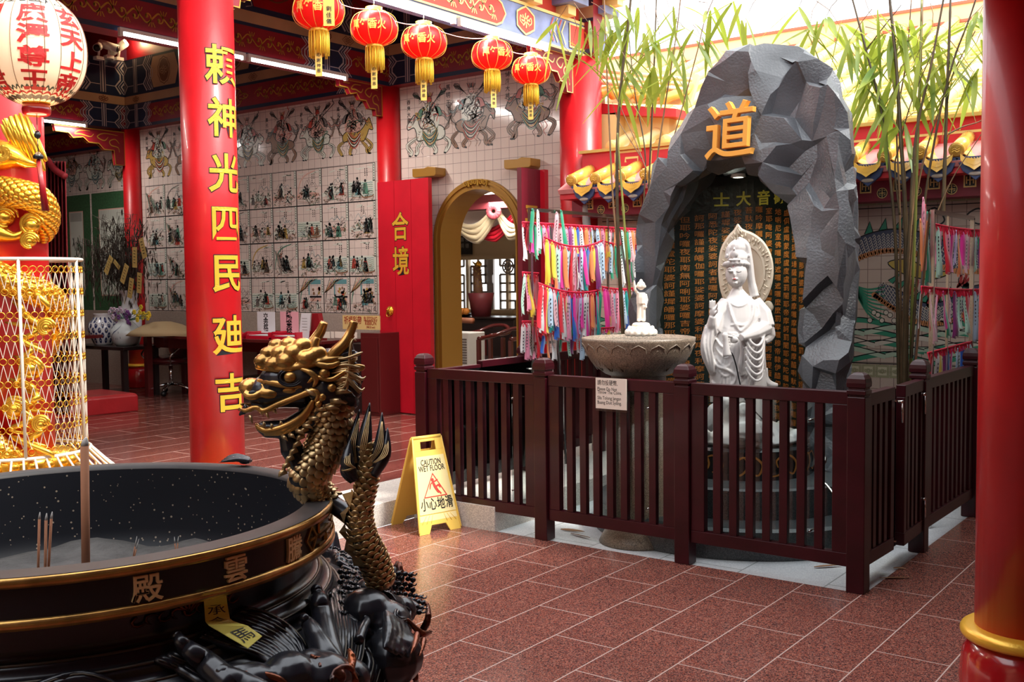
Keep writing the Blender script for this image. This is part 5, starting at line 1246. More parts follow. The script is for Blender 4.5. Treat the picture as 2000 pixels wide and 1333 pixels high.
# small side roof over the column
sr = thing('side_roof', (-4.85, 8.4, 2.66), 'sunlit yellow side wall and small red eave with round tile ends beside the red column', 'small roof')
mb = MB(); mb.prism([(8.2, 2.64), (8.2, 3.0), (9.2, 3.12), (9.2, 2.64)], lambda u, v, h: (h, u, v), -5.35, -4.95); mb.box(-5.2, -4.5, 8.35, 8.5, 2.7, 2.98); mb.build('yellow_wall', mat('pale_yellow_wall', (.85,.68,.30), .6), sr)
mb = MB(); mb.prism([(-5.25, 3.02), (-4.35, 2.90), (-4.35, 2.97), (-5.25, 3.12)], lambda u, v, h: (u, h, v), 8.2, 8.5); mb.build('red_fascia', m_copr, sr)
for k in range(6):
    xx = -5.08+k*.13; zz = 3.17-.025*k
    mb = MB(); mb.tube([(xx, 8.12, zz), (xx+.1, 8.6, zz+.18)], .045, 14); mb.build('round_tile', m_ytile, sr)
mb = MB(); mb.prism([(-5.2, 3.14), (-4.3, 3.02), (-4.3, 3.3), (-5.2, 3.52)], lambda u, v, h: (u, h+(v-3)*.6, v), 8.35, 8.4); mb.build('roof_slope', m_roof, sr)
for k in range(3):
    mb = MB(); mb.tube([(-5.25, 8.1+.05*k, 3.30+.06*k), (-4.3, 8.3+.05*k, 3.14+.05*k)], .018, 8); mb.build('ridge_line', m_ridge, sr)

# ---------------------------------------------------------------- ribbon racks
RC = [('magenta', (.75,.03,.30)), ('pink', (.85,.28,.42)), ('pale blue', (.50,.65,.82)), ('mint', (.45,.72,.58)), ('green', (.02,.30,.16)), ('blue', (.02,.10,.45)), ('orange', (.85,.25,.08)), ('red', (.72,.02,.04)),
      ('white', (.82,.78,.78)), ('lilac', (.55,.42,.72)), ('yellow', (.82,.58,.05)), ('teal', (.01,.32,.30)), ('rose', (.80,.45,.50)), ('plum', (.25,.03,.18))]
RMt = [mat(c.replace(' ', '_')+'_satin_ribbon', v, .42, sheen=.3) for c, v in RC]
rib_me = {}
def ribbon_mesh(var, ci):
    if (var, ci) in rib_me: return rib_me[(var, ci)]
    r = random.Random(var*31+7); L = (.27, .31, .34, .24, .30)[var % 5]; wd = .0155
    mb = MB(); vs = []; n = 9; ph = r.uniform(0, 6); am = r.uniform(.004,.011)
    for side in (0, 1):
        vs = []
        for i in range(n+1):
            t = i/n; z = .012-L*t*(1-.05*side); tw = (.35*sin(ph+t*3)+(.5 if side else 0))*(.3+t); ox = am*sin(ph+t*5)*t+(.006 if side else -.004)*t; oy = .004*side
            ww = wd*(.55 if i == 0 else 1)
            for q in (-1, 1):
                for e in (0, .0007): vs.append((ox+e+q*ww*sin(tw), oy+q*ww*cos(tw), z-(0 if i < n else q*.006)))
        fs = []
        for i in range(n):
            a = i*4; b_ = a+4; fs += [(a, a+2, b_+2, b_), (a+1, b_+1, b_+3, a+3), (a, b_, b_+1, a+1), (a+2, a+3, b_+3, b_+2)]
        mb.add(vs, fs, 0, True)
    mb.tube([(0, -.006, .0), (0, -.003, .018), (0, .003, .018), (0, .006, .0)], .0035, 6, 0)
    if ci in (1, 2, 3, 8, 9, 12):
        for k in range(7): z = -.05-k*.026; mb.box(.0035+am*.5, .0042+am*.5, -.004, .004, z-.008, z+.004, 1)
    me = mb.mesh('ribbon', [RMt[ci], m_black]); rib_me[(var, ci)] = me
    return me
rcount = 0
def hang(x, y, z, rz, ci, var, label, sc=1.0):
    global rcount
    o = bpy.data.objects.new('ribbon', ribbon_mesh(var, ci)); COL.objects.link(o); o.location = (x, y, z); o.rotation_euler = (rn(-.05,.05), rn(-.09,.09), rz); o.scale = (1, 1, sc)
    tag(o, label, 'ribbon', 'satin wish ribbons on the racks'); rcount += 1
def cord(pts, label, fringe=.045):
    t = thing('cord', pts[0], label, 'cord', 'red cords of the ribbon racks')
    mb = MB(); mb.tube(pts, .006, 8); mb.build('cord_rope', m_cord, t)
    mb = MB(); 
    for i in range(len(pts)-1):
        a, b_ = Vector(pts[i]), Vector(pts[i+1]); m = max(1, int((b_-a).length/.012))
        for k in range(m):
            p = a+(b_-a)*(k/m); mb.tube([p+Vector((rn(-.004,.004), 0, 0)), p+Vector((rn(-.01,.01), rn(-.006,.006), -fringe*rn(.5,1.1)))], .0035, 4, caps=False)
    o = mb.build('knotted_fringe', m_cord, t); o['kind'] = 'stuff'
m_cord = mat('red_knotted_cord', (.70,.01,.05), .5)
def rowof(p0, p1, sag, n, face, where, sc=1.0, dens=None, skip=()):
    pts = []
    for i in range(13):
        t = i/12; pts.append((p0[0]+(p1[0]-p0[0])*t, p0[1]+(p1[1]-p0[1])*t, p0[2]+(p1[2]-p0[2])*t-sag*4*t*(1-t)))
    cord(pts, 'red knotted cord strung along '+where)
    for k in range(n):
        t = (k+.5+rn(-.25,.25))/n; ci = random.choice(range(len(RC))) if random.random() < .75 else random.choice((0,1,8,2,7))
        x = p0[0]+(p1[0]-p0[0])*t; y = p0[1]+(p1[1]-p0[1])*t; z = p0[2]+(p1[2]-p0[2])*t-sag*4*t*(1-t)-.03
        hang(x+rn(-.008,.012), y, z, face+rn(-.5,.5), ci, random.randrange(5), '%s ribbon, %s from left, %s' % (RC[ci][0], ORD[k], where), sc*rn(.88,1.08))
_o = ['first','second','third','fourth','fifth','sixth','seventh','eighth','ninth','tenth','eleventh','twelfth','thirteenth','fourteenth','fifteenth','sixteenth','seventeenth','eighteenth','nineteenth']
ORD = _o+['twentieth']+['twenty-'+q for q in _o[:9]]+['thirtieth']+['thirty-'+q for q in _o[:9]]+['fortieth']+['forty-'+q for q in _o[:9]]
def rackframe(X, y0, y1, zt, zb, label, braces=()):
    t = thing('ribbon_rack', (X, (y0+y1)/2, 0), label, 'rack')
    def bar(a, b_, w_=.025, nm='bar'): mb = MB(); mb.bar(a, b_, w_, w_); mb.build(nm, m_steel, t)
    bar((X, y0, 0 if X > -3 else PZ), (X, y0, zt), nm='upright'); bar((X, y1, 0 if X > -3 else PZ), (X, y1, zt), nm='upright'); bar((X, y0-.012, zt), (X, y1+.012, zt), nm='top_bar')
    bar((X, y0, zb), (X, y1, zb), .02, 'cross_bar')
    for a, b_ in braces: bar(a, b_, .014, 'brace')
    return t
A = at(0, -4.31, 1018, 414)
rackframe(-4.31, 5.97, 7.62, A.z+.02, 1.05, 'steel rack crowded with coloured ribbons, left of the rock grotto', [((-4.10, 6.08, .2), (-4.27, 6.15, 1.88)), ((-4.1, 7.1, .9), (-4.28, 7.12, 1.9)), ((-4.31, 7.0, 1.05), (-4.31, 7.0, 1.97))])
def RL(px, py, X=-4.31): return tuple(at(0, X, px, py))
rowof(RL(1020, 434), RL(1252, 448), .0, 44, 0, 'top cord of left rack', .8)
rowof(RL(1063, 463, -4.16), RL(1176, 470, -4.16), .055, 30, 0, 'upper sagging cord of left rack', 1.05)
rowof(RL(1052, 553, -4.14), RL(1172, 566, -4.14), .04, 30, 0, 'lower sagging cord of left rack', 1.05)
rowof(RL(1020, 532), RL(1052, 534), .0, 8, 0, 'short middle cord at left edge of left rack', .9)
rowof(RL(1020, 628), RL(1050, 628), .0, 7, 0, 'short low cord at left edge of left rack', .8)
rowof(RL(1176, 470), RL(1252, 478), .02, 15, 0, 'second cord beside the rock, left rack', .95)
rowof(RL(1176, 560), RL(1252, 560), .02, 15, 0, 'third cord beside the rock, left rack', .95)
rowof(RL(1052, 648, -4.2), RL(1200, 640, -4.2), .0, 16, 0, 'bottom cord of left rack', .62)
B = at(0, -1.72, 1822, 414)
rackframe(-1.72, B.y, 7.35, B.z, .62, 'steel rack with ribbons on the right, between the bamboo and the red pillar', [((-1.75, B.y-.22, 1.0), (-1.70, B.y-.16, B.z-.02)), ((-1.72, 6.75, .62), (-1.72, 6.75, B.z))])
def RR(px, py, X=-1.72): return tuple(at(0, X, px, py))
rowof(RR(1826, 438), RR(1930, 450), .01, 16, 0, 'top cord of right rack', .95)
rowof(RR(1800, 560), RR(1930, 565), .01, 18, 0, 'middle cord of right rack', .9)
rowof(RR(1812, 690), RR(1895, 668), .0, 12, 0, 'bottom cord of right rack', .9)
for k, (px, ci) in enumerate(((1803, 1), (1807, 7), (1811, 4), (1798, 6))): p = RR(px, 400+k*14, -1.74); hang(p[0], p[1], p[2]+.02, 0, ci, k, '%s ribbon on the brace left of the right ribbon rack' % RC[ci][0], 1.25)
for k, (px, py, ci) in enumerate(((1040, 418, 4), (1050, 420, 8), (1096, 420, 4), (1087, 424, 12))): p = RL(px, py, -4.27); hang(p[0], p[1], p[2]+.02, 0, ci, k, ('long green ribbon looped over the top bar of the left rack, nearest its left post', 'long white ribbon looped over the top bar of the left rack', 'dark green ribbon looped over the top bar at the middle of the left rack', 'rose ribbon looped over the top bar at the middle of the left rack')[k], .9)

# ---------------------------------------------------------------- bamboo
m_culm = mat('dark_bamboo_culm', (.10,.065,.03), .4, var=(6,.5)); m_culmg = mat('green_bamboo_culm', (.25,.26,.06), .35, var=(5,.3)); m_culms = mat('brown_bamboo_culm', (.28,.16,.08), .45, var=(6,.4))
m_leaf = bpy.data.materials.new('bamboo_leaf'); m_leaf.use_nodes = True; nt = m_leaf.node_tree; N = nt.nodes; L = nt.links; b = N['Principled BSDF']
b.inputs['Base Color'].default_value = (.25,.36,.04,1); b.inputs['Roughness'].default_value = .45
tl_ = N.new('ShaderNodeBsdfTranslucent'); tl_.inputs[0].default_value = (.42,.52,.07,1); mx = N.new('ShaderNodeMixShader'); mx.inputs[0].default_value = .45
nz = N.new('ShaderNodeTexNoise'); nz.inputs['Scale'].default_value = 3; tc = N.new('ShaderNodeTexCoord'); L.new(tc.outputs['Object'], nz.inputs['Vector']); rp_ = N.new('ShaderNodeValToRGB')
rp_.color_ramp.elements[0].color = (.07,.16,.02,1); rp_.color_ramp.elements[0].position = .35; rp_.color_ramp.elements[1].color = (.38,.42,.08,1); rp_.color_ramp.elements[1].position = .7; L.new(nz.outputs[0], rp_.inputs[0]); L.new(rp_.outputs[0], b.inputs['Base Color'])
L.new(b.outputs[0], mx.inputs[1]); L.new(tl_.outputs[0], mx.inputs[2]); L.new(mx.outputs[0], N['Material Output'].inputs[0])
def culm(pts, r0, r1, t, m_, nodes_=True):
    mb = MB(); P_ = [Vector(p) for p in smoothpts(pts, 10)]; n = len(P_)
    Rr = [(r0+(r1-r0)*i/n)*(1.18 if nodes_ and i % 4 == 0 else 1) for i in range(n)]
    mb.tube(P_, Rr, 7); mb.build('culm', m_, t)
def leaf(mb, p, d, L_, w_, curl=.3):
    d = d.normalized(); s_ = d.cross(Vector((rn(-.4,.4), rn(-.4,.4), 1))).normalized(); n_ = s_.cross(d).normalized()
    vs = []; K = 6
    for i in range(K+1):
        t = i/K; c = p+d*L_*t+Vector((0,0,-curl*L_*t*t*.6)); ww = w_*(sin(pi*min(1,(t*.92+.06)))**.7)*(1-.25*t)
        vs += [c-s_*ww+n_*ww*.25, c, c+s_*ww+n_*ww*.25]
    fs = []
    for i in range(K): a = 3*i; fs += [(a, a+1, a+4, a+3), (a+1, a+2, a+5, a+4)]
    mb.add(vs, fs, 0, True)
def bamboo(name_label, base, Yp, culms, sprays, nleaf):
    t = thing('bamboo_clump', base, name_label, 'bamboo')
    for px, r0, m_, tops in culms:
        pts = []
        for k, (x, y, dy) in enumerate(tops): pts.append(tuple(at(1, Yp+dy, x, y)))
        culm(pts, r0, r0*.45, t, m_)
    mb = MB(); tw = MB()
    for x, y, dy, n, spread in sprays:
        c = at(1, Yp+dy, x, y)
        a = c+Vector((rn(-.2,.2), rn(-.1,.1), rn(.05,.25))); tw.tube([a, (a+c)/2+Vector((rn(-.03,.03),0,.02)), c], [.003,.0025,.0015], 5)
        hz = rn(0, 6.28)
        for k in range(max(3, int(n*.75))):
            az = hz+rn(-.9,.9)+(pi if random.random() < .35 else 0); el = rn(-1.35,-.25)
            d = Vector((cos(az)*cos(el), sin(az)*cos(el)*.6, sin(el)))
            leaf(mb, c+Vector((rn(-1,1), rn(-1,1), rn(-.6,.6)))*spread*.35, d, rn(.24,.42), rn(.016,.027), rn(0,.6))
    q_ = tw.build('twigs', m_culms, t); q_['kind'] = 'stuff'; o = mb.build('foliage', m_leaf, t); o['kind'] = 'stuff'
    return t
B3 = m_culm, m_culmg, m_culms
bamboo('bamboo clump with thin dark culms behind the left ribbon rack', (-4.02, 7.0, 0), 6.9, [
    (0, .016, m_culm, [(1228,760,0),(1216,640,0),(1206,430,0),(1207,250,0),(1218,120,0),(1232,0,0),(1240,-120,0)]),
    (0, .013, m_culmg, [(1248,760,-.1),(1236,640,-.1),(1222,470,-.1),(1212,340,-.1),(1206,260,-.1)]),
    (0, .009, m_culms, [(1222,760,.1),(1214,560,.1),(1198,400,.1),(1188,200,.1),(1182,60,.1),(1178,-60,.1)]),
    (0, .010, m_culm, [(1260,760,.2),(1262,560,.2),(1266,400,.2),(1272,260,.2),(1278,120,.2),(1284,-60,.2)]),
    (0, .008, m_culms, [(1262,760,.1),(1266,500,.1),(1280,340,.1),(1300,200,.1),(1322,60,.1),(1335,-60,.1)]),
    (0, .007, m_culm, [(1240,760,.15),(1256,420,.15),(1260,300,.15),(1240,180,.15),(1225,40,.15)]),
    (0, .006, m_culms, [(1276,480,.05),(1300,330,.05),(1330,220,.05),(1362,100,.05),(1380,30,.05),(1420,-60,.05)]),
    (0, .004, m_culms, [(1262,330,.0),(1230,250,.0),(1180,150,-.05),(1120,110,-.1),(1080,60,-.1)]),
    (0, .004, m_culms, [(1254,310,.0),(1210,240,.0),(1196,200,-.05)])],
    [(1085,45,-.1,3,.06),(1120,80,-.1,5,.12),(1150,45,-.1,7,.2),(1185,25,0,10,.25),(1215,60,0,9,.2),(1195,100,0,8,.2),(1240,20,0,10,.3),(1270,50,.1,9,.25),(1290,90,.1,9,.25),(1310,25,.1,9,.25),(1340,60,.1,6,.2),(1285,140,.1,8,.2),(1385,20,.1,6,.12),(1370,75,.1,6,.1),(1440,5,.1,6,.1),(1455,40,.1,5,.08),(1235,140,0,6,.15),(1330,110,.1,5,.12),(1210,170,0,5,.12),(1130,120,-.1,4,.1),(1320,145,.1,7,.12)], 0)
m_ = m_culm
bamboo('bamboo clump standing right of the rock grotto, in front of the dragon mural', (-2.0, 7.05, 0), 7.1, [
    (0, .017, m_culm, [(1768,1000,0),(1770,700,0),(1768,420,0),(1758,250,0),(1750,120,0),(1738,0,0),(1730,-100,0)]),
    (0, .016, m_culms, [(1756,1000,.1),(1762,700,.1),(1775,480,.1),(1790,300,.1),(1798,120,.1),(1802,-60,.1)]),
    (0, .013, m_culm, [(1764,1000,-.1),(1768,620,-.1),(1778,420,-.1),(1790,260,-.1),(1820,120,-.1),(1848,-30,-.1)]),
    (0, .012, m_culmg, [(1776,1000,.05),(1780,650,.05),(1788,420,.05),(1795,200,.05),(1800,0,.05)]),
    (0, .013, m_culm, [(1842,420,.05),(1846,300,.05),(1850,170,.05),(1855,50,.05),(1858,-60,.05)]),
    (0, .012, m_culm, [(1758,1000,.0),(1752,560,.0),(1742,380,.0),(1722,220,.0),(1692,100,.0),(1660,-20,.0)]),
    (0, .008, m_culms, [(1760,700,.1),(1757,400,.1),(1752,240,.1),(1770,120,.1),(1780,0,.1)]),
    (0, .009, m_culm, [(1780,700,.0),(1800,440,.0),(1832,240,.0),(1862,120,.0),(1892,40,.0),(1915,-30,.0)]),
    (0, .008, m_culms, [(1762,800,.15),(1780,500,.15),(1800,330,.15),(1855,160,.15),(1905,60,.15)]),
    (0, .006, m_culm, [(1757,420,.0),(1748,330,.0),(1755,290,.0),(1780,200,.0),(1822,100,.0)]),
    (0, .004, m_culms, [(1820,440,-.2),(1860,350,-.2),(1905,280,-.2),(1925,250,-.2)]),
    (0, .005, m_culms, [(1852,262,.0),(1880,248,.0),(1912,238,.0),(1930,225,.0)]),
    (0, .005, m_culm, [(1690,100,.0),(1720,60,.0),(1760,10,.0)])],
    [(1580,60,-.1,7,.1),(1610,40,-.1,8,.12),(1640,50,-.1,9,.15),(1660,80,-.1,7,.15),(1700,30,0,9,.2),(1730,80,0,10,.22),(1760,50,0,9,.2),(1720,140,0,9,.2),(1755,160,0,9,.2),(1790,90,.1,9,.22),(1820,60,.1,9,.22),(1850,100,.1,8,.2),(1880,50,.1,8,.2),(1905,90,.1,9,.2),(1912,30,.1,7,.15),(1700,180,0,6,.12),(1735,210,0,7,.12),(1760,240,0,6,.1),(1860,150,.1,8,.15),(1900,140,.1,7,.12),(1780,130,0,8,.2),(1690,140,0,6,.1),(1560,15,-.1,4,.1),(1830,130,.1,7,.15)], 0)
random.seed(31)
# ---------------------------------------------------------------- fluorescent tubes
m_tube = emitm('fluorescent_glow', (.95,.96,1), 15)
def tube_light(a, b_, label, off=(0,0,-1), en=9, house=True):
    a, b_ = Vector(a), Vector(b_); t = thing('fluorescent_light', tuple((a+b_)/2), label, 'lamp', 'fluorescent lights in the hall'); d = (b_-a).normalized(); o_ = Vector(off).normalized()
    mb = MB(); mb.bar(a-o_*.03, b_-o_*.03, .035, .03); mb.build('housing', m_white, t)
    mb = MB(); mb.tube([a+d*.03, b_-d*.03], .014, 12); mb.build('tube', m_tube, t)
    for q in (a+d*.015, b_-d*.015): mb = MB(); mb.obox(q-o_*.005, d*.014, d.cross(o_)*.017, o_*.025); mb.build('end_cap', m_white, t)
    ld = bpy.data.lights.new('fluorescent', 'AREA'); ld.shape = 'RECTANGLE'; ld.size = (b_-a).length; ld.size_y = .03; ld.energy = en; ld.color = (1,.93,.84)
    lo = bpy.data.objects.new('fluorescent_lamp', ld); COL.objects.link(lo); lo.parent = t; lo.location = o_*.02
    M3 = Matrix((d, (-o_).cross(d)*1.0, -o_)).transposed(); lo.rotation_euler = M3.to_euler()
TX = -7.40
tube_light((TX, 4.80, 3.46), (TX, 6.02, 3.46), 'fluorescent tube left of the calligraphy column, under the inner lintel', en=34)
tube_light((TX, 6.05, 3.46), (TX, 7.25, 3.46), 'fluorescent tube right of the calligraphy column, under the inner lintel', en=34)
tube_light((-12.0, 6.1, 3.46), (-12.0, 7.3, 3.46), 'short looking fluorescent tube at the far left under the lantern', en=26)
tube_light((-5.08, 4.9, 3.43), (-5.08, 6.1, 3.43), 'fluorescent tube under the eave beam above the two left lanterns', en=14)
tube_light((-5.08, 6.15, 3.43), (-5.08, 7.32, 3.43), 'fluorescent tube under the eave beam above the rightmost lanterns', en=14)
tube_light((TX, 2.2, 3.46), (TX, 3.4, 3.46), 'fluorescent tube under the inner lintel, out of sight above the lantern', en=34)
# security cameras and the small warm lamp on the far lintel
def seccam(px, py, lab, lit=False, dirx=1):
    p = at(0, -12.0, px, py); t = thing('wall_spotlight' if lit else 'security_camera', tuple(p), lab, 'lamp' if lit else 'camera', None if lit else 'security cameras on the far lintel')
    mb = MB(); mb.tube([p+Vector((0,0,-.08)), p+Vector((.02,0,.0))], .015, 8); mb.box(p.x-.04, p.x+.04, p.y-.05, p.y+.05, p.z-.12, p.z-.08); mb.build('bracket', m_white, t)
    d = Vector((.6, dirx*.5, -.25)).normalized() if not lit else Vector((.5, .3, .35)).normalized(); c = p+Vector((0,0,.04))
    mb = MB(); mb.tube([c-d*.12, c+d*.12], .05, 14); mb.build('housing', m_white, t)
    mb = MB(); mb.tube([c+d*.12, c+d*.13], .042, 14); mb.build('lens', emitm('warm_spot_glow', (1,.72,.35), 30) if lit else m_black, t)
    if lit:
        ld = bpy.data.lights.new('spot', 'POINT'); ld.energy = 6; ld.color = (1,.7,.35); ld.shadow_soft_size = .05; lo = bpy.data.objects.new('spot_lamp', ld); COL.objects.link(lo); lo.parent = t; lo.location = d*.25
seccam(192, 98, 'left white security camera on the far lintel', False, -1); seccam(212, 96, 'right white security camera on the far lintel', False, 1); seccam(231, 100, 'small white spotlight with a glowing warm lens on the far lintel', True)

# ---------------------------------------------------------------- small red lanterns
m_lred = bpy.data.materials.new('red_lantern_cloth'); m_lred.use_nodes = True; nt = m_lred.node_tree; N = nt.nodes; L = nt.links; b = N['Principled BSDF']
b.inputs['Base Color'].default_value = (.75,.02,.02,1); b.inputs['Roughness'].default_value = .45; tr_ = N.new('ShaderNodeBsdfTranslucent'); tr_.inputs[0].default_value = (.95,.06,.04,1); mx = N.new('ShaderNodeMixShader'); mx.inputs[0].default_value = .5
L.new(b.outputs[0], mx.inputs[1]); L.new(tr_.outputs[0], mx.inputs[2]); L.new(mx.outputs[0], N['Material Output'].inputs[0])
m_tass = mat('yellow_tassel_thread', (.85,.50,.03), .6); m_tag_ = mat('yellow_paper_tag', (.85,.55,.12), .6)
def lantern_proto():
    t = thing('red_lantern', (0,0,0), 'x', 'lantern', 'small round red lanterns under the eave')
    mb = MB(); n = 24; mb.lathe([(.055,.115),(.10,.105),(.145,.07),(.165,.02),(.168,-.01),(.155,-.055),(.12,-.09),(.06,-.115)], (0,0,0), n, 0, True, False)
    for i in range(len(mb.v)):
        x, y, z = mb.v[i]; a = atan2(y, x); k = 1-.02*abs(sin(a*6)); mb.v[i] = (x*k, y*k, z)
    me_o = mb.build('cloth_body', m_lred, t); sb = me_o.modifiers.new('s', 'SUBSURF'); sb.levels = 1; sb.render_levels = 1
    mb = MB()
    for k in range(12):
        a = 2*pi*k/12; mb.tube([((r+.002)*cos(a), (r+.002)*sin(a), z) for r, z in smoothpts([(.055,.116),(.10,.106),(.146,.07),(.168,.0),(.155,-.055),(.12,-.09),(.06,-.116)], 3)], .0022, 4)
    mb.build('gold_ribs', m_goldy, t)
    mb = MB(); mb.lathe([(.045,.11),(.058,.112),(.06,.125),(.056,.135),(.06,.145),(.05,.148),(.0,.148)], (0,0,0), 20); mb.build('top_collar', m_goldy, t)
    mb = MB(); mb.lathe([(.0,-.135),(.058,-.135),(.062,-.125),(.058,-.118),(.062,-.112),(.045,-.11)], (0,0,0), 20); mb.build('bottom_collar', m_goldc, t)
    mb = MB()
    for k in range(46):
        a = 2*pi*k/46; r = .05+.006*(k % 3); z1 = -.27-rn(0,.03); mb.tube([(r*cos(a), r*sin(a), -.13), (r*1.05*cos(a+.05), r*1.05*sin(a+.05), -.2), (r*1.02*cos(a), r*1.02*sin(a), z1)], .0042, 4)
    o = mb.build('tassel', m_tass, t); o['kind'] = 'stuff'
    for k in range(12): mb_ = None
    g = glyph('萬年香火', .02); mb = MB(); vs, fs = subdiv([tuple(v.co) for v in g.vertices], [tuple(p.vertices) for p in g.polygons], .3)
    out = []
    for x, yv, _ in vs:
        a = x*.062/.165; z = yv*.075; r = .1675-.9*(z+.0)**2*1.6; out.append((r*cos(a)*1.012, r*sin(a)*1.012, z+.0))
    mb.add(out, fs); mb.build('gold_characters', m_goldy, t)
    mb = MB(); mb.tube([(0,0,.148),(0,0,.21)], .003, 6); mb.tube([(.012*cos(a), 0, .215+.012*sin(a)) for a in [2*pi*i/12 for i in range(12)]], .0025, 5, closed=True); mb.build('hanging_hook', m_steel, t)
    mb = MB(); mb.tube([(.02,0,-.14),(.03,.0,-.27)], .0015, 4); mb.box(.028, .030, -.022, .022, -.42, -.25); tg = mb.build('paper_tag', m_tag_, t)
    D = Draw(); 
    for k, ch in enumerate('叩謝神恩'): D.text(glyph(ch, .01), 0, -.285-k*.033, .028, 0, 1)
    mb = MB(); D.into(mb, lambda u, v, h: (.030+h, u, v)); mb.build('tag_writing', m_black, tg)
    return t
lp_ = lantern_proto()
LN = [(622, 22, 1.9, 'red lantern at the top edge with two yellow paper tags, leftmost of the row'), (731, 56, .9, 'second red lantern of the row, right of the one with two tags'), (828, 83, .8, 'middle red lantern of the row, over the mural of the tiger rider'), (961, 108, .62, 'red lantern with clear gold characters, second from the right'), (1037, 138, .5, 'rightmost red lantern, smallest looking, beside the sunlit bracket')]
for i, (px, py, rz, lab) in enumerate(LN):
    o = lp_ if i == 0 else copy_tree(lp_)
    p = at(0, -5.1, px, py); o.location = p; o.rotation_euler = (0, 0, (-.95, -1.05, -1.1, -.62, -1.15)[i]); o['label'] = lab
    s_ = (1.0, .98, 1.0, .98, .96)[i]; o.scale = (s_, s_, s_)
p = at(0, -4.98, 637, 35)
t = thing('paper_tag', tuple(p), 'long yellow paper tag stuck on the front of the leftmost red lantern', 'paper tag')
u_ = Vector((.8,.6,0)); mb = MB(); c = p+Vector((.12,-.09,0)); mb.obox(c, u_*.035, Vector((.6,-.8,0))*.0008, Vector((0,0,.085))); mb.build('paper', m_tag_, t)
D = Draw()
for k, ch in enumerate('劉佳儀'): D.text(glyph(ch, .012), 0, .02-k*.038, .034, 0, 1)
mb = MB(); D.into(mb, lambda u, v, h: tuple(c+u_*u+Vector((.6,-.8,0))*(.001+h)+Vector((0,0,v)))); mb.build('tag_writing', m_black, t)
# wire between lanterns
for i in range(4):
    a = at(0, -5.1, LN[i][0], LN[i][1])+Vector((0,0,.14)); b_ = at(0, -5.1, LN[i+1][0], LN[i+1][1])+Vector((0,0,.14))
    mb = MB(); mb.tube([a+(b_-a)*t_/10-Vector((0,0,.05*4*(t_/10)*(1-t_/10))) for t_ in range(11)], .003, 6)
    tag(mb.build('cable', mat('pink_cable', (.75,.35,.32), .5) if i == 0 else bpy.data.materials['pink_cable']), ('pale cable looping between the two leftmost red lanterns', 'pale cable looping between the second and middle red lanterns', 'pale cable looping from the middle red lantern to the one with clear characters', 'pale cable looping between the two rightmost red lanterns')[i], 'cable', 'lantern cables')

# ---------------------------------------------------------------- big paper lantern
BL = atd(4.4, 67, 98); R0 = 96/FPX*4.4
t = thing('paper_lantern', tuple(BL), 'large cream paper lantern with red characters, glowing at the top left', 'lantern')
m_pap = mat('lantern_paper', (.80,.60,.40), .6, emit=.38, ecol=(1,.62,.33)); nt, N, L, b = nodes(m_pap)
rib = [(.30,.98),(.55,.86),(.78,.66),(.93,.4),(1.0,.08),(.985,-.25),(.90,-.52),(.76,-.72),(.56,-.87),(.34,-.96)]
def pr_(z):     # radius at a relative height
    P_ = rib
    for (r0, z0), (r1, z1) in zip(P_, P_[1:]):
        if z <= z0 and z >= z1: return r0+(r1-r0)*(z0-z)/(z0-z1)
    return .3
sp = smoothpts(rib, 4)
mb = MB(); mb.lathe([(r*R0, z*R0*1.12) for r, z in sp], tuple(BL), 48, caps=False)
for i in range(len(mb.v)):
    x, y, z = mb.v[i]; a = atan2(y-BL.y, x-BL.x); k = 1-.012*abs(sin(a*10)); mb.v[i] = (BL.x+(x-BL.x)*k, BL.y+(y-BL.y)*k, z)
mb.build('paper_body', m_pap, t)
mb = MB()
for k in range(20): a = 2*pi*k/20; mb.tube([(BL.x+(r*R0+.001)*cos(a), BL.y+(r*R0+.001)*sin(a), BL.z+z*R0*1.12) for r, z in sp], .0012, 4)
mb.build('bamboo_ribs', m_brown, t)
m_lr = mat('lantern_red_ink', (.55,.01,.01), .6, emit=.05, ecol=(1,.05,.02))
a_c = atan2(-BL.y, -BL.x)
mb = MB(); mbk = MB()
colsL = [(-.98, '關聖帝君'), (-.02, '廣澤尊王'), (.80, '玄天上帝')]
for da, s in colsL:
    for k, ch in enumerate(s):
        g = glyph(ch, .03); vs, fs = subdiv([tuple(v.co) for v in g.vertices], [tuple(p.vertices) for p in g.polygons], .2)
        zc = .50-k*.385; out = []
        for x, yv, _ in vs:
            z = zc+yv*.36; r = pr_(z)*R0+.0022; a = a_c+da+x*.62; out.append((BL.x+r*cos(a), BL.y+r*sin(a), BL.z+z*R0*1.12))
        mb.add(out, fs)
for da, ch in ((-.75,'殿'), (-.05,'雲'), (.62,'騰')):
    g = glyph(ch, .02); vs, fs = subdiv([tuple(v.co) for v in g.vertices], [tuple(p.vertices) for p in g.polygons], .2)
    mbk.add([(BL.x+(pr_(.82+yv*.24)*R0+.002)*cos(a_c+da+x*.8), BL.y+(pr_(.82+yv*.24)*R0+.002)*sin(a_c+da+x*.8), BL.z+(.82+yv*.24)*R0*1.12) for x, yv, _ in vs], fs)
mb.build('red_characters', m_lr, t); mbk.build('black_characters', m_black, t)
D = Draw()
for k in range(24):
    u = k*.2618; D.stroke([(u, -.80), (u+.07, -.74), (u+.13, -.80), (u+.2, -.75), (u+.26, -.80)], .035, 0, 1, True, 3); D.stroke([(u, -.86), (u+.13, -.83), (u+.26, -.87)], .03, 1, 1, True, 3); D.stroke([(u, -.92), (u+.13, -.90), (u+.26, -.92)], .05, 2, 1, False, 3)
mb = MB(); D.into(mb, lambda u, v, h: (BL.x+(pr_(v)*R0+.002)*cos(u), BL.y+(pr_(v)*R0+.002)*sin(u), BL.z+v*R0*1.12)); mb.build('wave_border', [mat('lantern_green_ink', (.03,.07,.05), .6), m_lr, m_black], t)
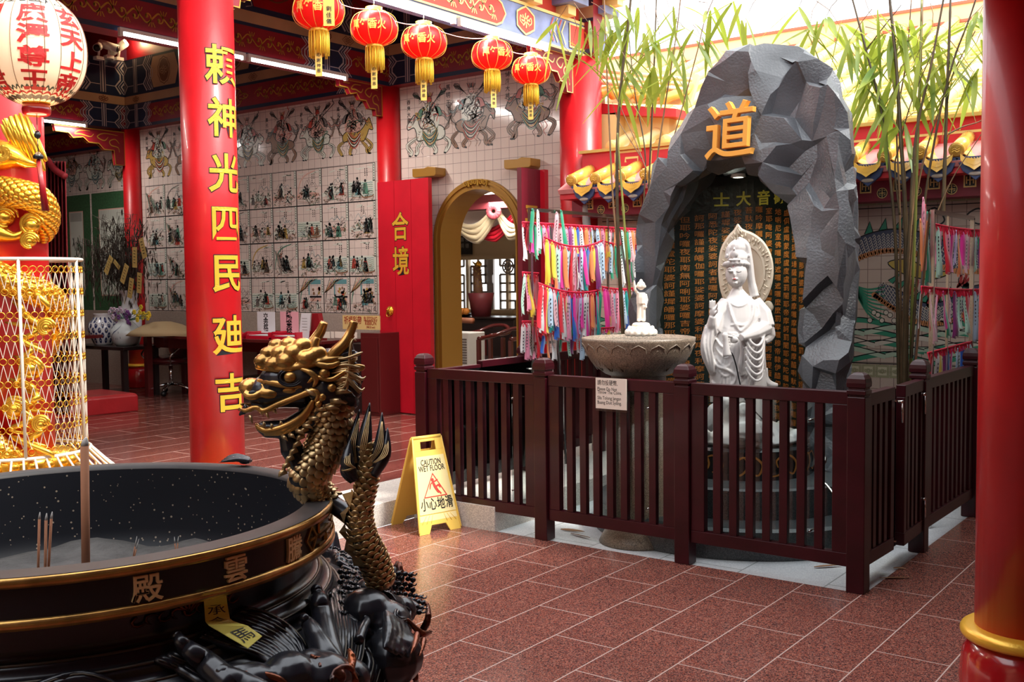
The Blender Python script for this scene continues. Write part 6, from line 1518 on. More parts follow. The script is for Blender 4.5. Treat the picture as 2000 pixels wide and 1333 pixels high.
mb = MB(); q = R0; mb.lathe([(.26*q,-1.05*q),(.27*q,-1.08*q),(.24*q,-1.1*q)], tuple(BL), 32); mb.build('gold_rim', m_gold, t)
mb = MB(); mb.lathe([(.0,-1.32*q),(.22*q,-1.32*q),(.27*q,-1.28*q),(.28*q,-1.2*q),(.26*q,-1.10*q),(.0,-1.10*q)], tuple(BL), 32); mb.build('red_collar', mat('lantern_red_collar', (.35,.01,.015), .2, coat=.5), t)
mb = MB(); b0 = Vector(BL)+Vector((0,0,-1.32*q)); mb.tube([b0, b0+Vector((0,0,-.06))], .002, 5); mb.lathe([(0,-.10),(.012,-.09),(.014,-.08),(.008,-.065),(0,-.06)], tuple(b0), 12); mb.lathe([(0,-.185),(.02,-.18),(.022,-.17),(.01,-.155),(0,-.15)], tuple(b0), 12); mb.tube([b0+Vector((0,0,-.1)), b0+Vector((0,0,-.15))], .002, 5); tb = mb.build('bead_string', m_blackst, t)
mb = MB()
for k in range(14): a = k*.449; mb.tube([b0+Vector((.006*cos(a), .006*sin(a), -.185)), b0+Vector((.012*cos(a)+.02, .012*sin(a)+.012, -.40))], .0035, 5)
o = mb.build('tassel', m_reddark, tb); o['kind'] = 'stuff'
pl = bpy.data.lights.new('lantern_bulb', 'POINT'); pl.energy = 5; pl.color = (1,.6,.3); pl.shadow_soft_size = .12; lo = bpy.data.objects.new('lantern_bulb', pl); COL.objects.link(lo); lo.parent = t; lo.location = (0,0,-.34)
random.seed(41)
m_iron = mat('black_bronze', (.022,.022,.030), .26, metal=.3, spec=.8, bump=(18,.12,.004)); m_rimtop = mat('worn_black_rim', (.05,.042,.042), .55, var=(12,.3)); m_brz = mat('polished_bronze_gold', (.78,.42,.12), .27, metal=.75, var=(14,.5), bump=(20,.1,.003)); m_brz2 = mat('pale_bronze_scale', (.75,.52,.26), .3, metal=.75, var=(30,.5)); m_copper = mat('reddish_bronze', (.30,.075,.025), .25, metal=.7, var=(10,.6), col2=(.03,.015,.015)); m_pit = mat('burner_inside_soot', (.010,.011,.016), .5, spec=.25)
nt, N, L, b = nodes(m_pit)      # specks of ash stuck inside
g_ = N.new('ShaderNodeNewGeometry'); vo = N.new('ShaderNodeTexVoronoi'); vo.inputs['Scale'].default_value = 55; L.new(g_.outputs['Position'], vo.inputs['Vector']); n2 = N.new('ShaderNodeTexNoise'); n2.inputs['Scale'].default_value = 5; L.new(g_.outputs['Position'], n2.inputs['Vector'])
m1_ = N.new('ShaderNodeMath'); m1_.operation = 'LESS_THAN'; mm = N.new('ShaderNodeMath'); mm.operation = 'MULTIPLY'; mm.inputs[1].default_value = .26; L.new(n2.outputs[0], mm.inputs[0]); L.new(vo.outputs['Distance'], m1_.inputs[0]); L.new(mm.outputs[0], m1_.inputs[1])
mx = N.new('ShaderNodeMix'); mx.data_type = 'RGBA'; mx.inputs[6].default_value = (.010,.011,.016,1); mx.inputs[7].default_value = (.30,.24,.18,1); L.new(m1_.outputs[0], mx.inputs[0]); L.new(mx.outputs[2], b.inputs['Base Color'])
BC = Vector((-2.428, 1.393, 0)); BR = .645; BZ = .95
def BW(r, az, z): return (BC.x+r*cos(az), BC.y+r*sin(az), z)
bur = thing('incense_burner', tuple(BC), 'huge round black and gold bronze incense burner in the foreground', 'incense burner')
c3 = tuple(BC)
mb = MB(); mb.lathe([(BR-.062, .935), (BR-.060, BZ), (BR-.002, BZ-.001)], c3, 128, caps=False); mb.build('rim_top', m_rimtop, bur)
mb = MB(); mb.lathe([(BR-.002, BZ-.002), (BR+.005, BZ-.003), (BR+.005, BZ-.021), (BR-.004, BZ-.023)], c3, 128, caps=False); mb.build('upper_gold_band', m_brz, bur)
mb = MB(); mb.lathe([(BR-.004, BZ-.022), (BR-.004, .864)], c3, 128, caps=False); mb.build('inscribed_band', m_iron, bur)
mb = MB(); mb.lathe([(BR-.004, .867), (BR+.005, .865), (BR+.005, .847), (BR-.01, .845), (BR-.05, .846)], c3, 128, caps=False); mb.build('lower_gold_band', m_brz, bur)
mb = MB(); mb.lathe([(BR-.062, .94), (BR-.064, .86), (BR-.070, .76), (BR-.085, .70), (BR-.2, .66)], c3, 96, caps=False); mb.build('inner_wall', m_pit, bur)
mb = MB(); mb.lathe([(.40,0),(.55,.02),(.62,.10),(.72,.22),(.80,.38),(.82,.50),(.80,.60),(.74,.67),(.655,.715),(.64,.725),(.645,.735),(.632,.745),(.615,.748),(.617,.76),(.605,.768),(.592,.772),(.59,.79),(.60,.846)], c3, 128, caps=False); mb.build('belly', m_iron, bur)
mb = MB()
for r, z in ((.660,.713),(.637,.743),(.608,.767)): mb.tube([BW(r, 2*pi*i/120, z) for i in range(120)], .0035, 6, closed=True)
mb.build('moulding_lines', mat('dull_bronze_line', (.12,.10,.08), .35, metal=.7), bur)
# relief characters and key pattern around the band
DZ = (.866+BZ-.022)/2
def band(u, v, h): return BW(BR-.004+h, u, DZ+v)
m_chr = mat('gilt_character', (.95,.66,.32), .4, metal=.3)
for px, py, ch in ((288, 1140, '殿'), (462, 1105, '雲'), (576, 1065, '騰')):
    # azimuth whose band point lies under this pixel
    best = min((abs((lambda q: 1000+FPX*((q-CAM).dot(_R))/((q-CAM).dot(_f)))(Vector(BW(BR, radians(a/4), DZ)))-px), a/4) for a in range(-360, 240))[1]
    az = radians(best); S = .060
    me_ = glyph(ch, .008, .03, .006)
    mb = MB(); mb.mesh_add(me_, lambda x, y, z: BW(BR-.001+z*.10, az+x*S/BR*1.05, DZ+y*S))
    mb.build('raised_character', m_chr, bur, label='raised gold character on the band')
def kline(pts, w=.006):
    for a, b_ in zip(pts, pts[1:]):
        n_ = max(1, int(abs(a[0]-b_[0])/.05)+0)
        for i in range(n_):
            p = [a[k]+(b_[k]-a[k])*i/n_ for k in (0, 1)]; q = [a[k]+(b_[k]-a[k])*(i+1)/n_ for k in (0, 1)]
            mb.bar(band(p[0], p[1], .002), band(q[0], q[1], .002), w, .006, 0, (0,0,1))
def keyblock(u0, W):      # stepped key pattern between u0 and u0+W (radians)
    for s_ in (1, -1):
        c = u0+W/2
        X_ = lambda t: c+s_*t*W
        kline([(X_(.02), .026), (X_(.48), .026), (X_(.48), .004), (X_(.10), .004)]); kline([(X_(.02), -.026), (X_(.22), -.026), (X_(.22), -.010), (X_(.02), -.010)]); kline([(X_(.48), -.026), (X_(.28), -.026), (X_(.28), -.008), (X_(.46), -.008)])
for k, a in enumerate((-86, 28, 88, 148, 208)):
    mb = MB(); u0 = radians(a); keyblock(u0, .36)
    c = u0+(.43 if k == 0 else -.06)
    kline([(c-.045, 0), (c, .03), (c+.045, 0), (c, -.03), (c-.045, 0)], .005); kline([(c-.02, .0), (c+.02, .0)], .009)
    mb.build('key_pattern', m_brz, bur)
for a0 in (-62, -8, 60, 120):
    mb = MB()
    for k in range(9):
        u = radians(a0)+(k-4)*.045; s_ = 1 if k % 2 else -1
        mb.tube([BW(.60, u+.03*cos(t)*(1-t/8), .818+s_*.010*sin(t)) for t in (0,.8,1.6,2.4,3.2,4,4.8)], [.0015,.0025,.003,.003,.003,.0025,.001], 5)
    for q in range(5): mb.tube([BW(.60, radians(a0), .815), BW(.605, radians(a0)+(q-2)*.03, .845)], [.004,.001], 5)
    mb.build('vine_relief', m_copper, bur)
# ash
mb = MB(); vs = []; fs = []; NA, NRr = 48, 14
for i in range(NRr+1):
    for j in range(NA):
        r = .585*i/NRr; a = 2*pi*j/NA; x, y = BC.x+r*cos(a), BC.y+r*sin(a)
        vs.append((x, y, .735+.035*noise.noise(Vector((x*5, y*5, 0)))+.012*noise.noise(Vector((x*22, y*22, 3)))-.02*(i/NRr)**3))
for i in range(NRr):
    for j in range(NA): fs.append((i*NA+j, (i+1)*NA+j, (i+1)*NA+(j+1) % NA, i*NA+(j+1) % NA))
mb.add(vs, fs, 0, True); o = tag(mb.build('ash_bed', mat('grey_ash', (.11,.10,.095), .95, var=(14,.35), bump=(50,1,.01))), 'grey ash filling the inside of the incense burner', 'ash', kind='stuff')
# incense
m_inc = mat('brown_incense', (.40,.17,.09), .8, bump=(300,.3,.002)); m_ash = mat('ash_tip', (.55,.52,.50), .9)
def incense(px, pyt, pyb, r, lab, lean=0, d=None, tip=.03):
    p0 = at(2, .74, px, pyb) if d is None else atd(d, px, pyb)
    dd = (p0-CAM).dot(_f); p1 = atd(dd, px+lean, pyt)
    t = thing('incense_stick', tuple(p0), lab, 'incense stick', 'incense sticks in the burner'); k = (p1-p0).normalized()
    mb = MB(); mb.tube([p0-k*.03, p1-k*tip], r, 12); mb.build('stick', m_inc, t)
    mb = MB(); mb.tube([p1-k*tip, p1-k*tip*.5+Vector((r*.3,0,0)), p1+Vector((r*.8,0,0))], [r*.95, r*.8, r*.3], 10); mb.build('ash_tip', m_ash, t)
incense(168, 855, 1140, .0105, 'thick tall brown incense stick standing in the ash', -3, tip=.022)
incense(74, 1001, 1140, .0032, 'left one of the three thin sticks at the lower left', 3, tip=.018); incense(88, 1003, 1145, .0036, 'middle one of the three thin sticks at the lower left', 2, tip=.018); incense(93, 1000, 1142, .0033, 'right one of the three thin sticks at the lower left', 8, tip=.018)
incense(263, 1048, 1072, .0018, 'left stub of the short burnt pair behind the front rim', 4, tip=.03); incense(266, 1053, 1074, .0018, 'right stub of the short burnt pair behind the front rim', 5, tip=.03)
incense(342, 1049, 1066, .0018, 'left stub of the burnt pair nearest the right inner wall', -2, tip=.02); incense(347, 1048, 1066, .0018, 'right stub of the burnt pair nearest the right inner wall', 1, tip=.02)
# yellow talisman paper
m_tal = mat('yellow_talisman_paper', (.92,.78,.16), .55)
TP = [(.855,(397,1160),(441,1152)),(.835,(399,1185),(444,1180)),(.805,(401,1214),(449,1209)),(.797,(408,1222),(456,1214)),(.775,(438,1240),(484,1223)),(.752,(484,1267),(512,1243))]
def tpoint(z, px, py):
    lo_, hi = .8, 2.6; f_ = lambda P: 1 if (hypot(P.x-BC.x, P.y-BC.y) > RZ(P.z)) else -1
    d = 1.0
    while d < 2.6:
        P = atd(d, px, py)
        if hypot(P.x-BC.x, P.y-BC.y) < RZ(P.z)+(.05 if py > 1218 else .03 if py > 1205 else .008): return P
        d += .004
    return at(2, z, px, py)
def RZ(z):
    pr2 = [(.649,.95),(.649,.847),(.61,.84),(.598,.79),(.612,.768),(.640,.745),(.66,.715),(.74,.67),(.80,.60)]
    for (r0, z0), (r1, z1) in zip(pr2, pr2[1:]):
        if z <= z0 and z >= z1: return r0+(r1-r0)*(z0-z)/(z0-z1)
    return .67 if z > .9 else .8
t = thing('talisman_paper', tuple(tpoint(.8, 420, 1200)), 'yellow talisman paper strip draped below the gold band of the burner', 'paper')
mb = MB(); vs = []
for z, l, r_ in TP: vs += [tpoint(z, *l), tpoint(z, *r_)]
for k in range(1, len(TP)): 
    pass
vs2 = [v+Vector((.0,.0,-.0012)) for v in vs]
fs = [(2*i, 2*i+1, 2*i+3, 2*i+2) for i in range(len(TP)-1)]; n = len(vs)
mb.add(vs+vs2, fs+[tuple(n+q for q in reversed(f)) for f in fs]); mb.build('paper', m_tal, t)
mb = MB()
def tl2(u, v):   # u across 0..1, v along 0..len-1
    i = min(len(TP)-2, int(v)); f = v-i; a = vs[2*i].lerp(vs[2*i+1], u); b_ = vs[2*i+2].lerp(vs[2*i+3], u); p = a.lerp(b_, f); return p+(CAM-p).normalized()*.0015
for ch, v0, v1 in (('勅',.05,.8),('承',.9,1.7),('令',1.75,2.5),('雷',3.05,3.8),('馬',3.9,4.85)):
    g = glyph(ch, .0); mb.add([tl2(.5+x.co.x*.8, (v0+v1)/2-x.co.y*(v1-v0)*.95) for x in g.vertices], [tuple(p.vertices) for p in g.polygons])
mb.build('ink_writing', m_black, t)

# ---------------------------------------------------------------- guardian lion heads around the belly
def lion(az, nm, zs=1.0, col=m_copper):
    def Lp(r, t, z): a = az+t/.85; return Vector(BW(r, a, z))
    mb = MB()
    mb.ell(Lp(.86,0,.47), (.13,.13,.15), None, 20, 14); mb.ell(Lp(.80,0,.60), (.12,.12,.09), None, 16, 10)
    mb.tube([Lp(.80,0,.56), Lp(.90,0,.53), Lp(.98,0,.535)], [.08,.075,.045], 14)
    mb.tube([Lp(.93,0,.54), Lp(.985,0,.565), Lp(1.005,0,.60)], [.045,.035,.014], 12)
    mb.tube([Lp(.84,0,.36), Lp(.93,0,.32), Lp(.96,0,.33)], [.09,.065,.03], 12)
    for s in (-1, 1):
        mb.ell(Lp(.92,s*.055,.575), (.03,.03,.028)); mb.tube([Lp(.90,s*.03,.62), Lp(.93,s*.06,.615), Lp(.91,s*.10,.585)], [.018,.022,.012], 8)
        mb.tube([Lp(.82,s*.09,.60), Lp(.84,s*.12,.66), Lp(.86,s*.135,.72)], [.035,.03,.012], 10)
        mb.tube([Lp(.97,s*.02,.48), Lp(.95,s*.06,.45), Lp(.90,s*.10,.44)], [.014,.018,.014], 8)
        mb.tube([Lp(.93,s*.07,.52), Lp(.90,s*.11,.50), Lp(.87,s*.15,.46), Lp(.84,s*.16,.38)], [.02,.028,.026,.012], 8)
        mb.tube([Lp(.96,s*.035,.46), Lp(.965,s*.037,.43), Lp(.96,s*.03,.40)], [.011,.009,.002], 8)
    for q in range(11):
        f = (q-5)/5
        mb.tube(smoothpts([tuple(Lp(.72+.04*(1-abs(f)), f*.13, .70-.05*f*f)), tuple(Lp(.79, f*.19, .64-.05*abs(f))), tuple(Lp(.84, f*.25, .52-.05*abs(f))), tuple(Lp(.84, f*.27+.02*sin(q*2), .40)), tuple(Lp(.82, f*.24, .28))], 4), [.010,.018,.022,.024,.025,.025,.024,.023,.022,.021,.02,.019,.018,.016,.013,.010,.006], 7)
    body_ = clay('lion_head', mb, m_iron, bur, .006, 2)
    mb = MB()
    for q in range(30):     # curls of the brow and cheeks
        f = (q % 6-2.5)/2.5; rr = q//6
        c = Lp(.86-.026*rr, f*(.075+.012*rr), .645+.016*rr-.035*f*f); mb.tube([c+Vector((.012*cos(t_)*(1-t_/9), .012*sin(t_)*(1-t_/9), .004*t_/3)) for t_ in (0,1,2,3,4,5,6)], .0035, 5)
    mb.build('brow_curls', m_iron, body_)
    mb = MB()
    for s in (-1, 1):
        mb.tube(smoothpts([tuple(Lp(1.0,0,.615)), tuple(Lp(.985,s*.03,.56)), tuple(Lp(.97,s*.05,.50)), tuple(Lp(.93,s*.085,.465)), tuple(Lp(.90,s*.115,.47))], 3), .011, 7)
        mb.tube(smoothpts([tuple(Lp(.985,s*.01,.36)), tuple(Lp(.96,s*.06,.35)), tuple(Lp(.91,s*.10,.39)), tuple(Lp(.89,s*.12,.44))], 3), .012, 7)
        mb.tube([Lp(.965,s*.035,.475), Lp(.972,s*.037,.43)], [.011,.002], 7); mb.tube([Lp(.955,s*.045,.35), Lp(.965,s*.046,.395)], [.010,.002], 7)
        for k in range(4): mb.tube([Lp(.92-.01*k,s*(.10+.012*k),.42-.03*k), Lp(.935-.01*k,s*(.13+.014*k),.40-.035*k), Lp(.93-.01*k,s*(.15+.015*k),.36-.035*k)], [.009,.012,.003], 6)
    mb.tube([Lp(.93,0,.40), Lp(.975,0,.39), Lp(1.0,0,.36)], [.03,.026,.012], 8)
    mb.build('worn_copper_edges', col, body_)
for az in (-103, 79, 139, 199): lion(radians(az), 'x')
for k in (0, 1, 2, 3):
    mb = MB()   # lobed scalloped collar over the shoulders
    a0 = radians(49+60*k)
    for q in range(9):
        a = a0+radians((q-4)*5.2); mb.tube([BW(.70+.012*cos(q*1.6), a, .700), BW(.77, a+.02, .652), BW(.81, a+.03*sin(q), .59)], [.008,.014,.006], 6)
    for q in range(3): mb.ell(BW(.725+.02*q, a0+radians(q*7-7), .69-.015*q), (.028,.028,.018))
    mb.build('scalloped_collar', m_iron, bur)
mb = MB()   # flowing grooves
for k in range(4):
    a0 = radians(49+60*k)
    for q in range(10):
        mb.tube(smoothpts([BW(.735, a0-.16+.035*q, .675), BW(.80, a0-.12+.04*q, .60), BW(.825, a0-.17+.045*q, .50), BW(.80, a0-.22+.045*q, .38)], 4), .0045, 5)
mb.build('flowing_grooves', bpy.data.materials['dull_bronze_line'], bur)['kind'] = 'stuff'

# ---------------------------------------------------------------- guardian beasts carved on the visible side of the belly
BPR = [(.592,.772),(.617,.76),(.615,.748),(.632,.745),(.645,.735),(.64,.725),(.655,.715),(.74,.67),(.80,.60),(.82,.50),(.80,.38),(.72,.22)]
def bellyR(z):
    if z > .772: return .59
    for (r0, z0_), (r1, z1_) in zip(BPR, BPR[1:]):
        if z <= z0_ and z >= z1_: return r0+(r1-r0)*(z0_-z)/(z0_-z1_+1e-9)
    return .72
_bc = {}
def BS(px, py, up=0.):      # the point of the belly under a pixel, lifted by up along the surface
    k = (round(px, 1), round(py, 1))
    if k not in _bc:
        d = 1.2; best = (9, 1.2); hit = None
        while d < 3.2:
            P = atd(d, px, py); e = hypot(P.x-BC.x, P.y-BC.y)-bellyR(P.z)
            if e < 0 and P.z < .80: hit = d; break
            if e < best[0] and P.z < .80: best = (e, d)
            d += .006
        _bc[k] = hit or best[1]
    P = atd(_bc[k], px, py); o_ = Vector((P.x-BC.x, P.y-BC.y, .25)).normalized(); return P+o_*up
def BTb(mb, pts, r, n=7, sm=4, up=0.):
    z = smoothpts([(*q, r_) for q, r_ in zip(pts, r if hasattr(r, '__len__') else [r]*len(pts))], sm); mb.tube([BS(q[0], q[1], up) for q in z], [max(.0008, q[2]) for q in z], n)
gb = MB(); dk = MB()
bundles = [([(598,1168),(603,1200),(610,1240),(612,1285),(598,1340)], [(684,1160),(690,1200),(694,1245),(690,1290),(672,1340)], 15),
           ([(384,1246),(432,1262),(492,1280),(540,1312),(556,1345)], [(470,1192),(515,1206),(560,1236),(584,1272),(590,1330)], 13),
           ([(300,1290),(350,1312),(400,1345),(430,1375)], [(360,1262),(410,1290),(450,1316),(480,1360)], 7), ([(40,1360),(90,1335),(160,1318),(230,1340)], [(60,1420),(120,1385),(180,1372),(250,1390)], 7),
           ([(700,1270),(712,1300),(700,1345)], [(735,1262),(748,1300),(738,1345)], 6)]
for A_, B_, n_ in bundles:
    for i in range(n_):
        f = i/(n_-1); pts_ = [(a[0]+(b_[0]-a[0])*f, a[1]+(b_[1]-a[1])*f) for a, b_ in zip(A_, B_)]
        BTb(dk, pts_, [.006]+[.0098]*(len(pts_)-2)+[.006], 7, 4, .012)
        if i % 2 == 0: BTb(gb, [(q[0]+1.6, q[1]) for q in pts_], [.001]+[.0022]*(len(pts_)-2)+[.001], 5, 4, .0215)  # thin bronze line along every second mane strand
dk.build('flowing_mane', m_iron, bur)['kind'] = 'stuff'; gb.build('mane_bronze_lines', bpy.data.materials['dull_bronze_line'], bur)['kind'] = 'stuff'
for pts_, r_, up_ in (([(616,1310),(600,1245),(590,1195),(583,1166)], [.030,.027,.024,.013], .05), ([(640,1345),(604,1296),(574,1246),(558,1220)], [.032,.028,.022,.010], .055), ([(430,1345),(384,1300),(346,1270),(330,1248)], [.030,.024,.017,.010], .045), ([(480,1360),(438,1336),(404,1318),(392,1300)], [.026,.022,.017,.009], .06), ([(664,1262),(672,1240),(680,1225),(676,1218)], [.012,.012,.009,.004], .05)):
    mb = MB(); BTb(mb, pts_, r_, 14, 5, up_); mb.ell(BS(pts_[-1][0], pts_[-1][1], up_), r_[-1]*1.1); mb.build('black_horn', m_iron, bur)
mb = MB()   # front beast: brow and muzzle lumps
for x, y, r_, up_ in ((545,1322,.06,.03),(600,1330,.07,.04),(655,1330,.055,.03),(480,1335,.05,.02),(575,1300,.035,.05)): mb.ell(BS(x, y, up_), (r_, r_, r_*.8))
BTb(mb, [(410,1325),(450,1318),(500,1330),(540,1345)], [.012,.02,.024,.02], 9, 4, .04)
clay('front_beast_face', mb, m_iron, bur, .005, 1)
mb = MB()
BTb(mb, [(548,1292),(562,1300),(580,1298),(594,1306),(604,1320),(600,1340)], [.003,.006,.007,.008,.008,.005], 8, 4, .09); BTb(mb, [(580,1345),(588,1325),(606,1318),(622,1326)], [.006,.009,.009,.005], 8, 4, .10); BTb(mb, [(620,1282),(628,1300),(624,1322),(634,1345)], [.004,.010,.012,.010], 8, 4, .085); BTb(mb, [(572,1302),(566,1312),(572,1320)], [.004,.006,.002], 7, 3, .09); mb.ell(BS(600,1334,.09), .018); BTb(mb, [(430,1322),(470,1322),(510,1334),(530,1350)], [.003,.007,.008,.004], 8, 4, .062)
clay('front_beast_copper_edges', mb, m_copper, bur, .003, 1)
mb = MB()   # right beast in profile, snout to the right
for x, y, r_, up_ in ((700,1205,.070,.02),(730,1230,.070,.03),(745,1290,.075,.03),(715,1165,.050,.01),(752,1205,.045,.04)): mb.ell(BS(x, y, up_), (r_, r_, r_*.9))
BTb(mb, [(722,1196),(752,1200),(778,1196),(796,1200)], [.045,.036,.026,.014], 12, 4, .03); BTb(mb, [(742,1320),(762,1300),(778,1280),(784,1300)], [.05,.04,.024,.012], 10, 4, .03)
for k in range(5): BTb(mb, [(690+k*9,1218+k*4),(694+k*9,1250+k*5),(688+k*11,1285+k*5)], [.010,.014,.006], 8, 4, .085)
clay('side_beast_face', mb, m_iron, bur, .005, 1)
mb = MB()
for i in range(9):
    for j in range(15):
        x = 652+j*9.4+(i % 2)*4.5; y = 1118+i*10+j*1.6+abs(j-8)*.6
        if y > 1212 or (x > 770 and y < 1180): continue
        mb.ell(BS(x, y, .018+.04*min(1, max(0, (x-680)/80))), (.0085, .0085, .0075), None, 8, 5)
        if (i+j) % 2 == 0: mb.tube([BS(x+5.5*cos(a)*(1-a/9), y+5*sin(a)*(1-a/9), .028+.04*min(1, max(0, (x-680)/80))) for a in (0,.9,1.8,2.7,3.6,4.5)], .0022, 5)
mb.build('scaly_brow', m_iron, bur)['kind'] = 'stuff'
mb = MB()
BTb(mb, [(802,1198),(800,1225),(786,1252),(772,1275),(756,1300),(748,1340)], [.006,.010,.010,.010,.011,.008], 9, 4, .05); BTb(mb, [(770,1186),(786,1186),(802,1196)], [.004,.007,.006], 8, 4, .05); BTb(mb, [(720,1232),(738,1252),(752,1262),(768,1258)], [.004,.008,.009,.004], 8, 4, .10); BTb(mb, [(790,1290),(780,1320),(784,1345)], [.005,.010,.006], 8, 4, .04); BTb(mb, [(735,1262),(730,1282),(722,1300)], [.009,.007,.001], 7, 3, .105); BTb(mb, [(752,1272),(748,1290),(742,1304)], [.009,.006,.001], 7, 3, .1)
clay('side_beast_copper_edges', mb, m_copper, bur, .003, 1)
mb = MB()
for r_ in (16, 11): mb.tube([BS(718+r_*cos(a), 1222+r_*.8*sin(a), .092) for a in [2*pi*i/20 for i in range(20)]], .0035, 6, closed=True)
mb.ell(BS(718, 1222, .085), .012); mb.build('side_beast_eye', m_iron, bur)
mb = MB()
for k in range(10): BTb(mb, [(640+k*9,1176-k*6.5),(648+k*9,1160-k*6.2),(658+k*9,1164-k*5.6)], [.006,.011,.004], 7, 3, .008)
mb.build('scalloped_collar', m_iron, bur)

# ---------------------------------------------------------------- dragon handle at the right of the rim
DD = 2.62; QP = FPX/DD
def DP(px, py, dd=0.): return atd(DD+dd, px, py)
drg = thing('dragon_handle', tuple(DP(620, 950)), 'bronze dragon head and scaly tail rising from the right rim of the burner', 'dragon sculpture')
def T(mb, pts, r, n=8, sm=0):
    if sm: 
        k = len(pts); r = list(r) if hasattr(r, '__len__') else [r]*k
        z = [(*p, q) for p, q in zip(pts, r)]; z = smoothpts(z, sm); pts = [q[:3] for q in z]; r = [max(.3, q[3]) for q in z]
    mb.tube([DP(*p) for p in pts], [q/QP for q in r] if hasattr(r, '__len__') else r/QP, n)
def E3(mb, px, py, dd, rx, ry, rd): 
    mb.ell(DP(px, py, dd), (1, 1, 1), Matrix((_R*(rx/QP), _f*(rd/QP), _U*(ry/QP))).transposed(), 16, 10)
mb = MB()
E3(mb, 600, 735, 0, 60, 48, 48); E3(mb, 555, 745, 0, 50, 38, 42); T(mb, [(600,755,0),(550,762,0),(510,768,0),(490,772,0)], [44,36,32,24], 14); E3(mb, 640, 760, 0, 45, 45, 45)
T(mb, [(640,790,0),(600,822,0),(560,838,0),(520,838,0),(505,832,0)], [34,26,20,18,10], 12); T(mb, [(485,795,0),(474,806,0),(466,812,0)], [10,6,2]); T(mb, [(560,850,0),(568,875,.0),(590,905,.01),(600,925,.02)], [16,22,24,28], 12)
# neck
neck = [(640,780,.01),(648,820,.015),(640,865,.02),(618,905,.02),(600,935,.03),(620,962,.06),(648,985,.06)]
T(mb, neck, [42,40,38,38,36,30,24], 16, 4)
for q, (x, y) in enumerate(((700,690),(705,716),(708,738),(706,760),(690,668),(700,782))):    # mane locks
    T(mb, [(635,705+q*14,.0),(668,700+q*13,.01*(-1)**q),(x-12,y+6,.01),(x,y,.02)], [24,21,14,3], 10, 4); T(mb, [(640,700+q*14,-.03),(672,694+q*14,-.035),(x-6,y-4,-.03)], [9,7,2.5], 8, 4); T(mb, [(640,700+q*14,.04),(672,690+q*14,.045),(x-10,y-4,.04)], [11,9,3], 8, 3)
clay('head_core', mb, m_iron, drg, .0035, 1)
core = drg.children[-1] if drg.children else None
mb = MB()
for x, y, r_, d in ((513,706,13,-.028),(536,712,14,-.036),(560,706,16,-.042),(525,690,13,-.02),(548,690,14,-.03),(575,690,17,-.036),(600,700,16,-.045),(540,674,12,-.01),(565,673,14,-.02),(592,676,16,-.03),(620,690,14,-.04),(515,700,11,.02),(540,695,14,.03),(570,685,16,.035),(600,690,16,.04),(628,702,12,-.04)): E3(mb, x, y, d, r_*1.35, r_*1.0, r_*1.15)
T(mb, [(500,718,-.02),(540,722,-.045),(590,716,-.052),(640,704,-.05),(672,700,-.04)], [4,7,8,7,5], 8, 3); T(mb, [(505,716,-.02),(498,718,-.03)], [5,1])
clay('brow_ridge', mb, m_brz, drg, .003, 1)
mb = MB()   # nose
E3(mb, 490, 757, 0, 24, 19, 27); E3(mb, 508, 750, 0, 18, 12, 20); T(mb, [(478,768,-.03),(488,775,-.035),(503,772,-.036),(515,762,-.034),(512,750,-.03)], [7,8,8,7,5], 8, 3); T(mb, [(478,768,.03),(488,775,.035),(503,772,.036)], [7,8,6], 8, 2)
E3(mb, 530, 768, -.018, 34, 15, 24); E3(mb, 575, 762, -.03, 32, 12, 18); E3(mb, 530, 768, .018, 34, 15, 24)
clay('nose', mb, m_brz, drg, .003, 2)
mb = MB(); E3(mb, 494, 769, -.0385, 9, 6, 4); mb.build('nostril', m_black, drg)
for q in range(4):
    mb = MB(); T(mb, [(516+q*7,752-q*2,-.040),(520+q*7,738-q*2,-.032),(528+q*7,730-q*2,-.012),(530+q*7,728-q*2,.01)], [2,3.2,3.2,2], 8, 3); mb.build('snout_wrinkle', m_brz, drg)
mb = MB(); T(mb, [(585,720,-.055),(606,728,-.060),(618,742,-.058),(612,756,-.056)], [3,6,6,3], 8, 3); T(mb, [(600,704,-.05),(640,716,-.056),(664,708,-.048)], [5,7,4], 8, 3); mb.build('cheek_ridge', m_brz, drg)
mb = MB(); T(mb, [(466,797,-.02),(480,803,-.03),(500,796,-.034),(515,803,-.036),(545,790,-.042),(585,774,-.048),(612,764,-.05),(622,772,-.052),(616,786,-.05)], [2,5,5.5,6,6.5,7,7.5,6,4], 9, 4); T(mb, [(470,790,.01),(500,792,.034),(545,788,.042),(600,770,.05)], [3,5,6,6], 8, 3)
clay('upper_lip', mb, m_brz, drg, .003, 1)
mb = MB(); T(mb, [(528,762,-.036),(560,766,-.044),(592,755,-.05),(615,738,-.054),(645,742,-.054),(668,730,-.05),(690,716,-.04),(710,718,-.035),(700,726,-.035)], [2.5,3.5,4,5,5,4.5,4,4,1.5], 8, 5); mb.build('long_whisker', m_brz, drg)
mb = MB(); T(mb, [(612,782,-.048),(592,812,-.042),(560,832,-.036),(525,842,-.03),(506,836,-.02),(500,828,-.01)], [5,6.5,7,7,6,3], 9, 4); T(mb, [(612,792,-.045),(590,826,-.04),(555,846,-.032),(515,850,-.02)], [3,4,4.5,3], 8, 4)
clay('lower_lip', mb, m_brz, drg, .003, 1)
for k, (x, d) in enumerate(((567,-.056),(570,.056))):
    mb = MB(); E3(mb, x, 737, d, 12.5, 10.5, 10); mb.build('eyeball', m_brz, drg)
mb = MB(); T(mb, [(504,744,-.022),(530,748,-.042),(556,752,-.050),(590,756,-.054)], [4,7,7,3], 9, 4); mb.build('snout_ridge', m_brz, drg)
mb = MB()
